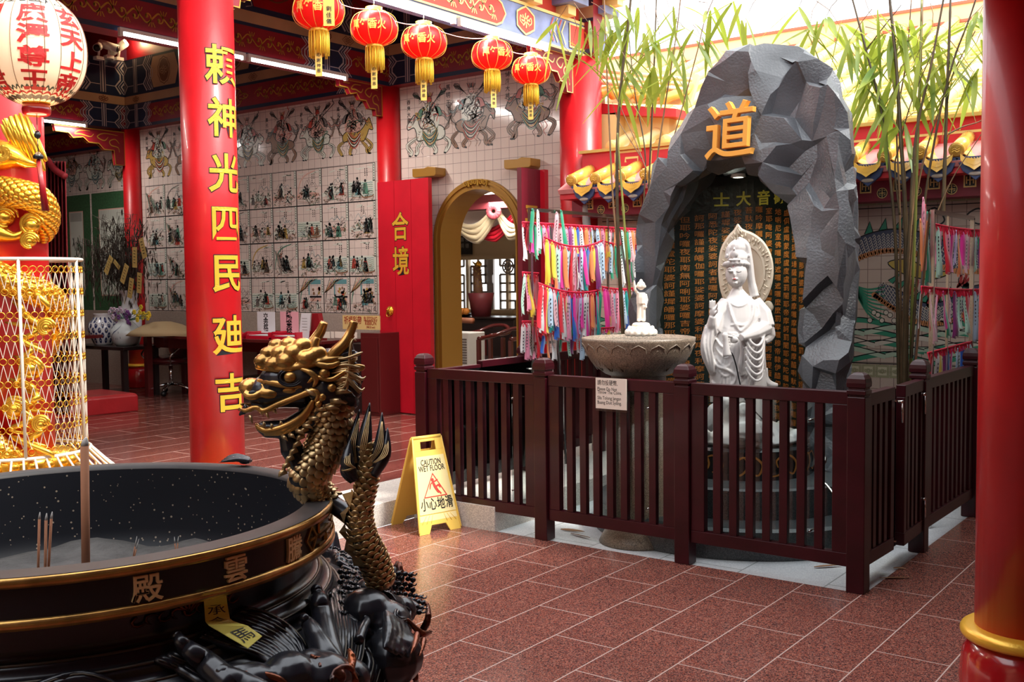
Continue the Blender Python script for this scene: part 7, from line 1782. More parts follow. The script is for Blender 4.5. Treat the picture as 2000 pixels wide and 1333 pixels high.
for r_ in (17, 21): mb.tube([DP(567+r_*1.15*cos(a), 738+r_*.8*sin(a), -.055-.002*sin(a)) for a in [2*pi*i/24 for i in range(24)]], 2.6/QP, 6, closed=True)
mb.build('eye_socket', m_iron, drg)
for pts, r_ in (([(640,712,-.03),(655,690,-.035),(672,672,-.035),(684,650,-.03),(692,628,-.03)], [14,13,11,9,8]), ([(600,692,.03),(612,670,.035),(626,648,.035),(633,630,.03)], [13,12,10,8]), ([(556,690,.0),(562,672,-.01),(567,658,-.01)], [11,8,6]), ([(612,700,-.03),(614,676,-.035),(620,660,-.035)], [13,10,7])):
    mb = MB(); T(mb, pts, r_, 12, 4); mb.build('horn' if len(pts) > 3 else 'horn_bud', m_brz, drg)
mb = MB(); T(mb, [(672,672,-.034),(684,664,-.03),(692,656,-.03)], [7,4,1.5], 8, 3); mb.build('horn_spur', m_brz, drg)
mb = MB()
for x, y, r_, d in ((634,730,11,-.054),(648,758,9,-.052),(630,776,8,-.052),(622,790,7,-.05)): E3(mb, x, y, d, r_, r_, r_*.8)
clay('cheek_knobs', mb, m_brz, drg, .003, 1)
mb = MB()   # pointed cheek and beard spikes
for x0, y0, x1, y1, r_ in ((640,715,672,712,7),(650,745,684,741,7),(655,765,688,768,8),(648,782,676,790,8),(636,796,664,800,7),(620,800,640,802,6),(606,818,628,822,6),(594,832,612,838,6),(580,842,596,850,5.5),(566,850,578,858,5),(552,853,562,862,4.5),(630,810,646,812,6)):
    T(mb, [(x0,y0,-.04),((x0+x1)/2,(y0+y1)/2-2,-.048),(x1,y1,-.045)], [r_,r_*.75,.6], 5)
mb.build('cheek_spikes', m_brz2, drg)
mb = MB()
for x, y, l, u in ((606,770,14,1),(590,778,11,1),(520,806,12,1),(508,802,10,1),(535,800,9,1),(488,812,16,1),(530,836,-9,0),(515,832,-8,0),(548,830,-8,0)): T(mb, [(x,y,-.036),(x+(3 if u else 1),y+l*.6,-.038),(x+(6 if u else -1),y+l,-.036)], [4,2.8,.5], 7)
T(mb, [(596,762,-.052),(610,768,-.053),(626,776,-.05)], [3,6,1], 7, 2); mb.build('teeth', m_brz2, drg)
mb = MB()   # mane gold edges
for q, (x, y) in enumerate(((708,690),(711,716),(714,738),(712,760),(696,668))):
    T(mb, [(648,702+q*14,-.045),(676,700+q*13,-.05),(x-10,y+3,-.042),(x,y-2,-.03)], [2,3,3.2,1], 7, 4); T(mb, [(650,710+q*14,-.043),(678,708+q*13,-.048),(x-12,y+8,-.04)], [1.5,2.4,1], 7, 3)
for q, (x, y) in enumerate(((704,696),(708,722),(711,744),(709,764))):
    for k in range(3): T(mb, [(656,712+q*13+k*4,-.046),(682,706+q*12+k*4,-.044),(x-6,y+k*3,-.03)], [1.2,2.4,.8], 6, 3)
mb.build('mane_edges', m_brz2, drg)['kind'] = 'stuff'
def scales(mb, path, rad, rings, size, arc=1.9, tw=0):
    P_ = smoothpts([(*p, r_) for p, r_ in zip(path, rad)], 12); n = len(P_)
    L_ = 0; pos = [0]
    W_ = [DP(*q[:3]) for q in P_]
    for i in range(1, n): pos.append(pos[-1]+(W_[i]-W_[i-1]).length)
    for k in range(rings):
        s_ = pos[-1]*(k+.5)/rings; i = max(j for j in range(n) if pos[j] <= s_); i = min(i, n-2); f = (s_-pos[i])/(pos[i+1]-pos[i]+1e-9)
        c = W_[i].lerp(W_[i+1], f); t_ = (W_[i+1]-W_[i]).normalized(); r_ = (P_[i][3]+(P_[i+1][3]-P_[i][3])*f)/QP
        e2 = (CAM-c); e2 = (e2-t_*e2.dot(t_)).normalized(); e1 = t_.cross(e2)
        m_ = max(5, int(2*arc*r_/(size*1.5)))
        for j in range(m_+1):
            a = -arc+2*arc*(j+.5*(k % 2))/m_
            if abs(a) > arc+.1: continue
            nn = e2*cos(a)+e1*sin(a); tt = nn.cross(t_)
            mb.ell(c+nn*r_*1.0, (1,1,1), Matrix((tt*size*1.02, (nn-t_*.55).normalized()*size*.26, (t_+nn*.55).normalized()*size*1.1)).transposed(), 10, 6)
mb = MB(); scales(mb, neck, [42,40,38,38,36,30,24], 21, .0125); mb.build('neck_scales', m_brz2, drg)
mb = MB()
fin = [((686,784),(672,790)),((694,800),(668,812)),((676,812),(662,826)),((690,838),(656,846)),((668,846),(648,862)),((684,876),(642,878)),((660,882),(634,892)),((668,908),(628,906)),((642,905),(622,918)),((640,935),(616,928))]
vs = []
for (a, b_) in fin: vs += [DP(*a, -.005), DP(*b_, -.02), DP(*a, .005), DP(*b_, .02)]
fs = []
for i in range(len(fin)-1): a = 4*i; fs += [(a, a+4, a+5, a+1), (a+2, a+3, a+7, a+6), (a, a+2, a+6, a+4)]
mb.add(vs, fs); mb.build('dorsal_fin', mat('pale_gilt_fin', (.75,.62,.42), .35, metal=.7), drg)
mb = MB()
for k in range(9): x = 640-k*7; y = 800+k*14; T(mb, [(x-26,y+8,-.03),(x-36,y+14,-.036),(x-40,y+20,-.03)], [7,5,1.5], 7)
mb.build('belly_plates', m_brz2, drg)
# black claw resting on the rim
dc = (at(2, .96, 455, 903)-CAM).dot(_f)-DD
mb = MB()
for k in range(4): T(mb, [(488,902-k*1.5,dc+.02*k-.03),(462,898-2.5*k,dc+.02*k-.035),(426+k*5,904-k*3.5,dc+.018*k-.035)], [6,6,1.5], 8, 3)
E3(mb, 480, 901, dc, 15, 7, 26)
o = clay('rim_claw', mb, m_iron, bur, .003, 1)
# tail rising outside the rim
tail = [(746,1142,.02),(730,1095,.0),(709,1052,-.02),(703,1010,-.02),(708,975,-.02),(718,935,-.02),(721,900,-.02),(715,870,-.02)]; tr = [26,27,26,22,20,19,17,13]
mb = MB(); T(mb, tail, tr, 16, 4); T(mb, [(650,985,.05),(672,1000,.02),(690,1018,-.01)], [18,18,16], 12, 3)
tlb = mb.build('tail', m_iron, drg)
mb = MB(); scales(mb, tail, tr, 27, .0125, 2.0); mb.build('tail_scales', m_brz2, tlb)
mb = MB()   # saw-tooth ridge down the left of the tail
rid = [(668,966),(680,990),(664,1004),(674,1022),(662,1040),(676,1056),(672,1076),(688,1090),(690,1106)]
inn = [(690,960),(684,990),(676,1004),(672,1022),(676,1040),(686,1056),(694,1076),(704,1090),(712,1108)]
vs = []
for a, b_ in zip(rid, inn): vs += [DP(*a, -.03), DP(*b_, -.045), DP(*a, -.02), DP(*b_, -.01)]
fs = []
for i in range(len(rid)-1): a = 4*i; fs += [(a, a+4, a+5, a+1), (a+2, a+3, a+7, a+6), (a, a+2, a+6, a+4)]
mb.add(vs, fs); mb.build('tail_ridge', m_brz2, tlb)
for k, (x0, x1, y1, w_, d) in enumerate(((706,722,787,15,.0),(696,702,800,12,.01),(722,746,806,13,-.01),(730,757,836,12,-.02),(694,684,858,14,-.03),(690,678,890,10,-.03))):
    mb = MB(); y0 = 930 if k < 4 else 940
    T(mb, [(x0,y0,d-.02),((x0*1.0+x1)/2+(8 if k in (2,3) else -10 if k in (1,4,5) else -2),(y0+y1)/2+5,d-.02),(x1,y1,d)], [8,w_,1.2], 12, 6)
    for i in range(len(mb.v)): v = Vector(mb.v[i]); 
    lf = mb.build('tail_leaf', m_iron, drg)
    mb = MB()
    for q in (-5,-2,1,4):
        T(mb, [(x0+q*.4,y0-25,d-.045),((x0+x1)/2+q*1.2+(8 if k in (2,3) else -10 if k in (1,4,5) else -2),(y0+y1)/2+5,d-.022-.0195*(w_/13)),(x1+q*.2,y1+18,d-.012)], [.6,1.1,.5], 5, 5)
    mb.build('gold_veins', m_brz2, lf)
random.seed(51)
# ---------------------------------------------------------------- golden dragon column with round cage
DX, DY = -5.2, 2.74
t = thing('dragon_column', (DX, DY, PZ), 'red column wrapped by a golden dragon on a gold lotus base', 'column')
mb = MB(); mb.lathe([(.16, .5), (.16, EZ-PZ)], (DX, DY, PZ), 40); mb.build('shaft', m_red, t)
mb = MB(); mb.lathe([(.44, 0), (.45, .10), (.40, .16), (.42, .22), (.44, .30), (.40, .36), (.30, .40), (.24, .42), (.27, .46), (.24, .50), (.17, .52)], (DX, DY, PZ), 48)
for r0, z0, n_, s_ in ((.41, .34, 26, .05), (.25, .46, 20, .04), (.42, .14, 26, .05)):
    for k in range(n_):
        a = 2*pi*k/n_; mb.ell((DX+r0*cos(a), DY+r0*sin(a), PZ+z0), (s_*.8, s_*.8, s_*.75), None, 10, 6)
mb.build('lotus_base', m_gold, t)
mb = MB(); body_ = MB()
def hx(s): return Vector((DX+.205*cos(s), DY+.205*sin(s), 0))
pts = []; rad = []
for i in range(64):
    s_ = i*.115; a = -.55-s_; z = .62+.150*s_+.05*sin(s_*1.7); pts.append(Vector((DX+(.20+.02*sin(s_*2.3))*cos(a), DY+(.20+.02*sin(s_*2.3))*sin(a), z))); rad.append(.058*(1-.2*sin(s_*.9)))
mb.tube(pts, rad, 14); dr = mb.build('dragon_body', m_gold, t)
mb = MB()
for i in range(2, 62, 1):
    t_ = (pts[i+1]-pts[i-1]).normalized(); c = pts[i]; o_ = Vector((c.x-DX, c.y-DY, 0)).normalized(); o_ = (o_-t_*o_.dot(t_)).normalized(); e = t_.cross(o_)
    for j in range(6):
        a = -1.5+3.0*(j+.5*(i % 2))/5.5; nn = o_*cos(a)+e*sin(a); tt = nn.cross(t_)
        mb.ell(c+nn*rad[i], (1,1,1), Matrix((tt*.0165, (nn-t_*.4).normalized()*.007, t_*.017)).transposed(), 7, 4)
mb.build('scales', m_gold, dr)
mb = MB()
for i in range(4, 60, 3):
    t_ = (pts[i+1]-pts[i-1]).normalized(); c = pts[i]; mb.tube([c+Vector((0,0,rad[i]*.8)), c+Vector((0,0,rad[i]*1.6))-t_*.03], [.016,.003], 6)
mb.build('spines', m_gold, dr)
DCD = 5.15; DQ = FPX/DCD
def CP(px, py, dd=0.): return atd(DCD+dd, px, py)
for k in range(22):     # mane streaming down the shaft, every lock a part
    x = -28+k*4.4; y0 = 186+k*2.2+6*sin(k*2); mb = MB()
    mb.tube(smoothpts([tuple(CP(x-14, y0, .0)), tuple(CP(x, y0+34, -.03)), tuple(CP(x+14, y0+66, -.02)), tuple(CP(x+26, y0+96+8*sin(k*1.7), .0))], 5), [.008+.011*sin(pi*(i+1)/17) for i in range(16)], 7)
    mb.build('mane_lock', m_gold, dr)
mb = MB()               # long tapering snout pointing right
mb.tube(smoothpts([tuple(CP(-40,300,.0)), tuple(CP(-5,303,-.03)), tuple(CP(28,308,-.03)), tuple(CP(55,318,-.02)), tuple(CP(80,322,.0))], 5), [.07,.075,.078,.080,.080,.079,.076,.072,.067,.06,.054,.048,.041,.034,.028,.022,.017,.013,.009,.006,.003], 14)
for q in range(3): mb.tube([CP(2+(22-q*7)*cos(a)*.9, 300+(16-q*5)*sin(a), -.10) for a in [2*pi*i/20 for i in range(20)]], .005, 6, closed=True)
mb.tube([CP(30,318,-.09), CP(50,326,-.07), CP(76,326,-.02)], [.006,.008,.003], 6)
clay('long_snout_head', mb, m_gold, dr, .005, 1)
big = smoothpts([tuple(CP(-60,372,.02)), tuple(CP(-10,372,-.05)), tuple(CP(35,378,-.08)), tuple(CP(75,392,-.05)), tuple(CP(88,422,.03)), tuple(CP(78,450,.12)), tuple(CP(40,465,.25))], 6); nb_ = len(big); mb = MB(); br_ad = [.066]*nb_
mb.tube(big, br_ad, 16); mb.build('big_coil', m_gold, dr); mb = MB(); B_ = [Vector(q) for q in big]
for i in range(1, nb_-1):
    t_ = (B_[i+1]-B_[i-1]).normalized(); c = B_[i]; o_ = (CAM-c).normalized(); o_ = (o_-t_*o_.dot(t_)).normalized(); e = t_.cross(o_)
    for j in range(6):
        a = -1.6+3.2*(j+.5*(i % 2))/5.5; nn = o_*cos(a)+e*sin(a); tt = nn.cross(t_); mb.ell(c+nn*.066, (1,1,1), Matrix((tt*.019, (nn-t_*.35).normalized()*.008, t_*.02)).transposed(), 8, 5)
mb.build('big_coil_scales', m_gold, dr)
for x, y in ((-5,356),(20,358),(45,362),(70,368),(92,382),(104,405)):
    mb = MB(); mb.tube([CP(x,y+8,-.02), CP(x+4,y-2,-.02), CP(x-2,y-12,-.01)], [.016,.010,.002], 7); mb.build('coil_spine', m_gold, dr)
mb = MB(); mb.tube(smoothpts([tuple(CP(-30,440,.0)), tuple(CP(0,455,-.03)), tuple(CP(30,462,-.02)), tuple(CP(52,448,-.01))], 5), [.03,.045,.055,.06,.058,.05,.042,.035,.03,.025,.022,.02,.018,.014,.01,.005], 10); mb.build('fin_wave', m_gold, dr)
for j, (x, y, s_) in enumerate(((62,440,24),(10,425,26),(58,472,18),(30,560,24),(90,640,18),(60,720,24),(30,800,26),(80,830,18))):
    mb = MB(); r_ = s_/DQ
    for q in range(3): mb.tube([CP(x, y, -.06)+_R*(r_*(1-q*.28)*cos(a)*(1-a/16))+_U*(r_*(1-q*.28)*sin(a)*(1-a/16)) for a in [.5*i for i in range(11)]], [.004+.010*sin(pi*i/10) for i in range(11)], 7)
    mb.ell(CP(x, y, -.04), (r_*.7, r_*.7, r_*.6)); mb.build('cloud_scroll', m_gold, t)
mb = MB()   # flame ribbons lower down
for k in range(16):
    y = 520+k*22; mb.tube(smoothpts([tuple(CP(5+(k*29) % 70, y, -.02)), tuple(CP(40+(k*17) % 50, y+14, -.05)), tuple(CP(20+(k*37) % 80, y+34, -.04)), tuple(CP(60+(k*13) % 50, y+44, -.02))], 4), [.005,.010,.015,.018,.018,.018,.016,.015,.014,.012,.01,.007,.003], 6)
mb.build('flame_ribbons', m_gold, t)
cg = thing('round_cage', (DX, DY, .6), 'round cage of gold rings and white wire around the lower dragon column', 'cage')
m_cwire = mat('white_cage_wire', (.62,.56,.48), .4); CR = .315; z0, z1 = .66, 1.63
mb = MB(); mb.tube([(DX+CR*cos(a), DY+CR*sin(a), z1) for a in [2*pi*i/64 for i in range(64)]], .009, 8, closed=True); mb.build('top_hoop', m_cwire, cg)
mb = MB(); mb.tube([(DX+CR*1.04*cos(a), DY+CR*1.04*sin(a), z0) for a in [2*pi*i/64 for i in range(64)]], .009, 8, closed=True); mb.build('bottom_hoop', m_cwire, cg)
for k in range(6): a = radians(35+60*k); mb = MB(); mb.tube([(DX+CR*1.04*cos(a), DY+CR*1.04*sin(a), z0), (DX+CR*cos(a), DY+CR*sin(a), z1)], .008, 8); mb.build('upright', m_cwire, cg)
mb = MB(); NRG = 54; rows = 9
for r in range(rows):
    rg = MB()
    zc = z1-.05-r*(z1-z0-.08)/(rows-1)
    for k in range(NRG):
        a = 2*pi*(k+.5*(r % 2))/NRG; e = Vector((-sin(a), cos(a), 0)); c = Vector((DX+CR*cos(a), DY+CR*sin(a), zc)); rr = .0165
        rg.tube([c+e*(rr*cos(q))+Vector((0,0,rr*sin(q))) for q in [2*pi*i/10 for i in range(10)]], .0022, 4, closed=True)
        if r < rows-1:
            zn = zc-(z1-z0-.08)/(rows-1)
            for s_ in (-.5, .5):
                b_ = a+2*pi*s_/NRG; mb.tube([c-Vector((0,0,rr)), (DX+CR*cos(b_), DY+CR*sin(b_), zn+rr)], .0018, 4, caps=False)
    rg.build('gold_ring_row', m_gold, cg)
mb.build('white_wire_zigzag', m_cwire, cg)['kind'] = 'stuff'
mb = MB()
for k in range(40): a = 2*pi*k/40; mb.tube([(DX+CR*1.04*cos(a), DY+CR*1.04*sin(a), z0), (DX+.40*cos(a), DY+.40*sin(a), .585), (DX+.455*cos(a), DY+.455*sin(a), .535), (DX+.46*cos(a), DY+.46*sin(a), .45)], .006, 5)
mb.build('skirt_bars', m_cwire, cg)

# ---------------------------------------------------------------- wet floor sign
m_yel = mat('yellow_sign_plastic', (.80,.52,.10), .4, spec=.4); m_yelsun = mat('sunlit_yellow_sign_face', (.82,.66,.32), .45); m_sred = mat('sign_red_print', (.65,.04,.03), .5)
sg = thing('wet_floor_sign', (-4.2, 4.68, 0), 'yellow folding wet floor caution sign standing before the fence', 'sign')
fl, fr_, bl = Vector((-4.098,4.533,0)), Vector((-4.025,4.828,0)), Vector((-4.436,4.646,0)); ax_ = (fr_-fl).normalized(); br_ = bl+(fr_-fl)
tm = Vector((-4.262, 4.660, .548)); tlf = tm-Vector((0,0,0)); trt = tm+ax_*.212
def sheet(a, b_, c, d, nm, front):
    a, b_, c, d = map(Vector, (a, b_, c, d)); n_ = (b_-a).cross(d-a).normalized(); h_ = .008
    S_ = lambda u, v, h=0: a.lerp(b_, u).lerp(d.lerp(c, u), v)+n_*h
    mb = MB()
    poly = [(0,0),(.24,0),(.31,.085),(.66,.085),(.74,0),(1,0),(1,1),(0,1)]; hole = [(.28,.86),(.72,.86),(.68,.945),(.32,.945)]
    # face with hand hole: strips
    def strip(u0, u1, v0, v1): 
        p = [(u0,v0),(u1,v0),(u1,v1),(u0,v1)]; mb.prism(p, lambda u, v, h: tuple(S_(u, v, h)), -h_, 0)
    mb.prism(poly[:6]+[(1,.12),(0,.12)], lambda u, v, h: tuple(S_(u, v, h)), -h_, 0)
    strip(0, 1, .12, .86); strip(0, .25, .86, 1); strip(.75, 1, .86, 1); strip(.25, .75, .955, 1)
    for s_ in (0, 1): mb.tube([S_(s_, .02, 0), S_(s_, 1, 0)], .006, 6)
    return S_, mb.build(nm, m_yel, sg, .002)
S_, f1 = sheet(fl, fr_, trt, tlf, 'front_leaf', True)
S2, f2 = sheet(br_, bl, tlf+Vector((-.012,0,0)), trt+Vector((-.012,0,0)), 'back_leaf', False)
mb = MB(); mb.tube([tlf+Vector((-.006,0,-.002)), trt+Vector((-.006,0,-.002))], .012, 10); mb.build('hinge', m_yel, sg)
for S_k, par in ((S_, f1), (S2, f2)):
    mb = MB(); mb.prism([(.04,.20),(.96,.20),(.94,.80),(.06,.80)], lambda u, v, h: tuple(S_k(u, v, h)), 0, .0025); mb.prism([(.04,.13),(.96,.13),(.96,.19),(.04,.19)], lambda u, v, h: tuple(S_k(u, v, h)), -.001, .0005); mb.build('label_plate', m_yelsun if S_k is S_ else m_yel, par)  # front plate paler: sun on that leaf put into its colour
    D = Draw()
    W2 = .26; H2 = .545
    for s, sz, v in (('CAUTION', .046, .735), ('WET FLOOR', .046, .67)): g = glyph(s, .008); D.text(g, .5*W2, v*H2, sz, 0, 1, .78)
    for k, ch in enumerate('小心地滑'): D.text(glyph(ch, .012), (.18+k*.215)*W2, .30*H2, .075, 0, 1, .72)
    mb = MB(); D.into(mb, lambda u, v, h: tuple(S_k(u/W2, v/H2, .0028+h))); mb.build('lettering', m_black, par)
    D = Draw(); tri = [(.5,.615),(.79,.395),(.80,.375),(.78,.365),(.22,.365),(.20,.375),(.21,.395)]
    D.stroke([(u*W2, v*H2) for u, v in ((.5,.61),(.80,.372),(.20,.372))], .011, 0, 1, False, 1, True)
    q = lambda u, v: (u*W2, v*H2)
    D.disc(*q(.47,.545), .010, 0, 2); D.stroke([q(.47,.525), q(.52,.47), q(.60,.405)], .018, 0, 2, True, 3); D.stroke([q(.46,.52), q(.40,.50), q(.37,.45)], .008, 0, 2, True, 3); D.stroke([q(.48,.525), q(.55,.53), q(.62,.545)], .008, 0, 2, True, 3); D.stroke([q(.54,.47), q(.62,.485), q(.66,.455)], .011, 0, 2, True, 3); D.stroke([q(.57,.44), q(.64,.40), q(.66,.39)], .009, 0, 2, True, 3)
    mb = MB(); D.into(mb, lambda u, v, h: tuple(S_k(u/W2, v/H2, .0028+h))); mb.build('slip_pictogram', m_sred, par)
    for k in range(3):
        for s_ in (-1, 1): mb = MB(); mb.tube([S_k(.5+s_*(.42-k*.11), .105, .001), S_k(.5+s_*(.10-.0*k)+s_*(.2-k*.08), .185, .001)], .0016, 5); mb.build('moulded_rib', m_yel, par)

# ---------------------------------------------------------------- along the hall wall: table, papers, cabinet
m_tab = mat('dark_red_lacquer', (.10,.012,.012), .2, coat=.6); m_tabk = mat('near_black_wood', (.02,.012,.012), .3)
def P7(px, py, y=7.55): return at(1, y, px, py)
t = thing('long_table', (-9.6, 7.6, PZ), 'long dark red lacquered table against the tiled wall', 'table')
mb = MB(); mb.prism([(-11.15,7.45),(-10.2,7.3),(-9.0,7.25),(-7.95,7.35),(-7.9,8.0),(-11.15,8.0)], lambda u, v, h: (u, v, h), .865, .90); mb.build('tabletop', m_tab, t, .005)
mb = MB(); mb.box(-11.05, -7.95, 7.5, 7.54, .74, .865); mb.build('apron', m_tab, t)
for x in (-11.05, -9.6, -8.05):
    for y in (7.42, 7.94): mb = MB(); mb.box(x-.035, x+.035, y-.035, y+.035, PZ, .87); mb.build('leg', m_tab, t)
mb = MB(); mb.box(-9.55, -8.1, 7.5, 7.95, .42, .45); mb.build('shelf', m_tabk, t)
t = thing('cabinet', (-7.98, 7.75, PZ), 'dark red cabinet beside the slim column, behind the bronze dragon', 'cabinet')
mb = MB(); a, b_ = P7(690, 650), P7(741, 650); mb.box(a.x+.1, b_.x, 7.55, 8.0, PZ, a.z); mb.build('body', m_tab, t, .005); 
mb = MB(); mb.box(a.x+.12, b_.x-.02, 7.535, 7.55, PZ+.04, a.z-.04); mb.build('door', m_tab, t, .003)
mb = MB(); mb.box(a.x-.35, a.x+.1, 7.6, 8.0, PZ, a.z-.12); mb.build('open_shelves', m_tabk, t)
def signp(nm, px0, py0, px1, py1, y, m_, lab, cat, lines, inkm=m_black, thick=.006, grp=None, vert=False):
    a, b_ = P7(px0, py0, y), P7(px1, py1, y); t = thing(nm, ((a.x+b_.x)/2, y, b_.z), lab, cat, grp)
    mb = MB(); mb.box(a.x, b_.x, y, y+thick, b_.z, a.z); mb.build('board', m_, t)
    D = Draw(); W_, H_ = b_.x-a.x, a.z-b_.z
    for s, u, v, sz, sx in lines: D.text(glyph(s, .012), a.x+u*W_, b_.z+v*H_, sz, 0, 1, sx)
    if lines: mb = MB(); D.into(mb, lambda u, v, h: (u, y-h, v)); mb.build('writing', inkm, t)
    return t
m_pwhite = mat('white_paper', (.72,.70,.74), .6); m_ppink = mat('pink_paper', (.78,.36,.42), .6); m_pyel = mat('yellow_sign_board', (.62,.44,.18), .5); m_brred = mat('sign_dark_red_ink', (.28,.02,.01), .5); m_clearred = mat('translucent_red_plastic', (.55,.01,.03), .25, coat=.5)
signp('paper_notice', 502, 609, 537, 652, 7.6, m_pwhite, 'white paper with three handwritten characters, standing on the table', 'paper sign', [('交',.5,.78,.085,1),('表',.5,.52,.085,1),('格',.5,.26,.085,1)])
signp('paper_notice', 547, 609, 583, 652, 7.6, m_ppink, 'pink paper with handwritten characters, standing on the table', 'paper sign', [(c,.5,.88-.2*k,.085,1.2) for k, c in enumerate('獎勵金表格')])
signp('price_board', 669, 616, 742, 645, 7.56, m_pyel, 'yellow board reading blessing ribbon in two languages', 'sign', [('祈福彩帶',.28,.66,.088,.72),('BLESSING',.76,.76,.062,.72),('RIBBON',.76,.48,.062,.72),('RM10.00',.32,.18,.04,.7),('(RM2.00 each)',.76,.16,.03,.7)], m_brred, .01)
signp('price_card', 628, 648, 644, 661, 7.56, m_paper, 'small white price card, leftmost under the ribbon board', 'card', [], grp='price cards under the ribbon board'); signp('price_card', 646, 648, 652, 661, 7.56, m_paper, 'narrow white price card, second under the ribbon board', 'card', [], grp='price cards under the ribbon board'); signp('price_card', 654, 648, 674, 661, 7.56, m_paper, 'wide white price card in the middle under the ribbon board', 'card', [], grp='price cards under the ribbon board'); signp('price_card', 676, 649, 697, 661, 7.56, m_paper, 'white price card, rightmost under the ribbon board', 'card', [], grp='price cards under the ribbon board')
for k, (x0, x1, lab) in enumerate(((488, 532, 'left red plastic letter tray on the table, holding the white paper'), (538, 584, 'right red plastic letter tray on the table, holding the pink paper'))):
    a, b_ = P7(x0, 648, 7.45), P7(x1, 664, 7.45); t = thing('letter_tray', ((a.x+b_.x)/2, 7.5, .9), lab, 'tray', 'red plastic letter trays')
    mb = MB(); mb.box(a.x, b_.x, 7.4, 7.75, .90, .91); mb.box(a.x, a.x+.01, 7.4, 7.75, .9, a.z); mb.box(b_.x-.01, b_.x, 7.4, 7.75, .9, a.z); mb.box(a.x, b_.x, 7.74, 7.75, .9, a.z); mb.build('tray', m_clearred, t)
    mb = MB(); mb.box(a.x, b_.x, 7.39, 7.40, .955, a.z-.005); mb.box(a.x, b_.x, 7.39, 7.40, .9, .93); mb.build('front_bars', m_clearred, t)
    mb = MB(); mb.box(a.x+.02, b_.x-.02, 7.42, 7.7, .912, .935); mb.build('sheets', m_pwhite, t)
t = thing('folded_cloth', (-10.0, 7.5, .9), 'crumpled red plastic bag on the table beside the calligraphy column', 'cloth'); mb = MB()
for k in range(9): a = P7(462+k*4, 655-3*sin(k*1.3), 7.5); mb.ell(a, (.05, .05, .03))
clay('bag', mb, m_clearred, t, .012, 1)
t = thing('card_stand', tuple(P7(598, 655)), 'slanted white card stand on the table', 'card stand'); a, b_ = P7(590, 652), P7(606, 612); mb = MB(); mb.prism([(a.x, .90), (a.x+.15, .90), (a.x+.19, b_.z), (a.x+.05, b_.z)], lambda u, v, h: (u, h, v), 7.5, 7.51); mb.build('card', m_pwhite, t); D = Draw(); [D.rect(a.x+.06, 1.0+.03*k, a.x+.14, 1.004+.03*k) for k in range(5)]; mb = MB(); D.into(mb, lambda u, v, h: (u, 7.5-h, v)); mb.build('print', bpy.data.materials['ink_grey'], t)
mb = MB(); a = P7(607, 612, 7.6); mb.prism([(a.x, .90), (a.x+.2, .90), (a.x+.13, a.z), (a.x+.04, a.z)], lambda u, v, h: (u, h, v), 7.58, 7.64); tag(mb.build('booklet', m_reddark), 'dark red booklet standing behind the card stand', 'booklet')

# far left corner: side table, vases, dead branches, cushion, chair
def V7(px, py, y=7.3): return at(1, y, px, py)
t = thing('side_table', (-11.6, 7.3, PZ), 'black side table carrying the porcelain vases', 'table')
a, b_ = V7(163, 672), V7(270, 672); mb = MB(); mb.box(a.x, b_.x, 7.1, 7.6, a.z-.04, a.z); mb.build('tabletop', m_tabk, t, .004); TZ = a.z
for x in (a.x+.05, b_.x-.05):
    for y in (7.14, 7.56): mb = MB(); mb.box(x-.03, x+.03, y-.03, y+.03, PZ, TZ-.04); mb.build('leg', m_tabk, t)
m_porc = mat('white_blue_porcelain', (.70,.70,.74), .15, coat=.4); m_pblue = mat('porcelain_dark_blue', (.03,.04,.12), .2); m_pgrey = mat('pale_glazed_porcelain', (.55,.60,.62), .15, coat=.4)
def vase(px, py, y, prof, lab, m_, deco, nm='vase'):
    c = V7(px, py, y); t = thing(nm, (c.x, c.y, TZ), lab, 'vase', 'porcelain vases in the corner'); mb = MB(); mb.lathe(prof, (c.x, c.y, TZ), 32, caps=False); mb.lathe([(.001,.002),(prof[0][0],0)], (c.x, c.y, TZ), 32, caps=False); v = mb.build('body', m_, t)
    D = Draw(); deco(D); mb = MB()
    def rz(z):
        for (r0, z0), (r1, z1) in zip(prof, prof[1:]):
            if z0 <= z <= z1: return r0+(r1-r0)*(z-z0)/(z1-z0+1e-9)
        return prof[-1][0]
    D.into(mb, lambda u, v, h: (c.x+(rz(v)+.001+h)*cos(u), c.y+(rz(v)+.001+h)*sin(u), TZ+v)); mb.build('painted_pattern', [m_pblue, bpy.data.materials['glaze_ochre'], bpy.data.materials['glaze_green']], v)
    return c, t
def d1(D):
    for r in range(5):
        for k in range(14): u = -pi+k*2*pi/14+(r % 2)*.2; z = .06+r*.062; D.stroke([(u, z), (u+.1, z+.025), (u+.2, z), (u+.1, z-.02)], .03, 0, 1, True, 3, True); D.disc(u+.1, z, .015, 1 if (k+r) % 4 == 0 else 0, 2, 6)
    for z in (.028, .355, .335): D.rect(-pi, z, pi, z+.010, 0, 1)
vase(202, 660, 7.3, [(.10,0),(.115,.02),(.16,.12),(.18,.20),(.165,.27),(.11,.33),(.10,.36),(.115,.385)], 'squat white vase with dense dark blue pattern on the side table', m_porc, d1)
def d2(D):
    D.stroke([(-1.9,.08),(-1.5,.16),(-1.2,.2),(-.9,.27)], .012, 0, 1, True, 4); D.stroke([(-1.5,.16),(-1.7,.24)], .008, 0, 1, True, 2)
    for k in range(9): D.disc(-1.9+k*.12, .12+.05*sin(k*2), .016, 0, 2, 6)
c2_, _ = vase(246, 662, 7.32, [(.11,0),(.15,.04),(.18,.13),(.175,.19),(.13,.25),(.08,.30),(.085,.33)], 'round pale vase with a painted plum branch, holding flowers', m_pgrey, d2)
def d3(D):
    for k in range(10): D.stroke([(-pi+k*.62, .5), (-pi+k*.62+.2, .58), (-pi+k*.62+.1, .66)], .03, 1 if k % 2 else 2, 1, True, 3)
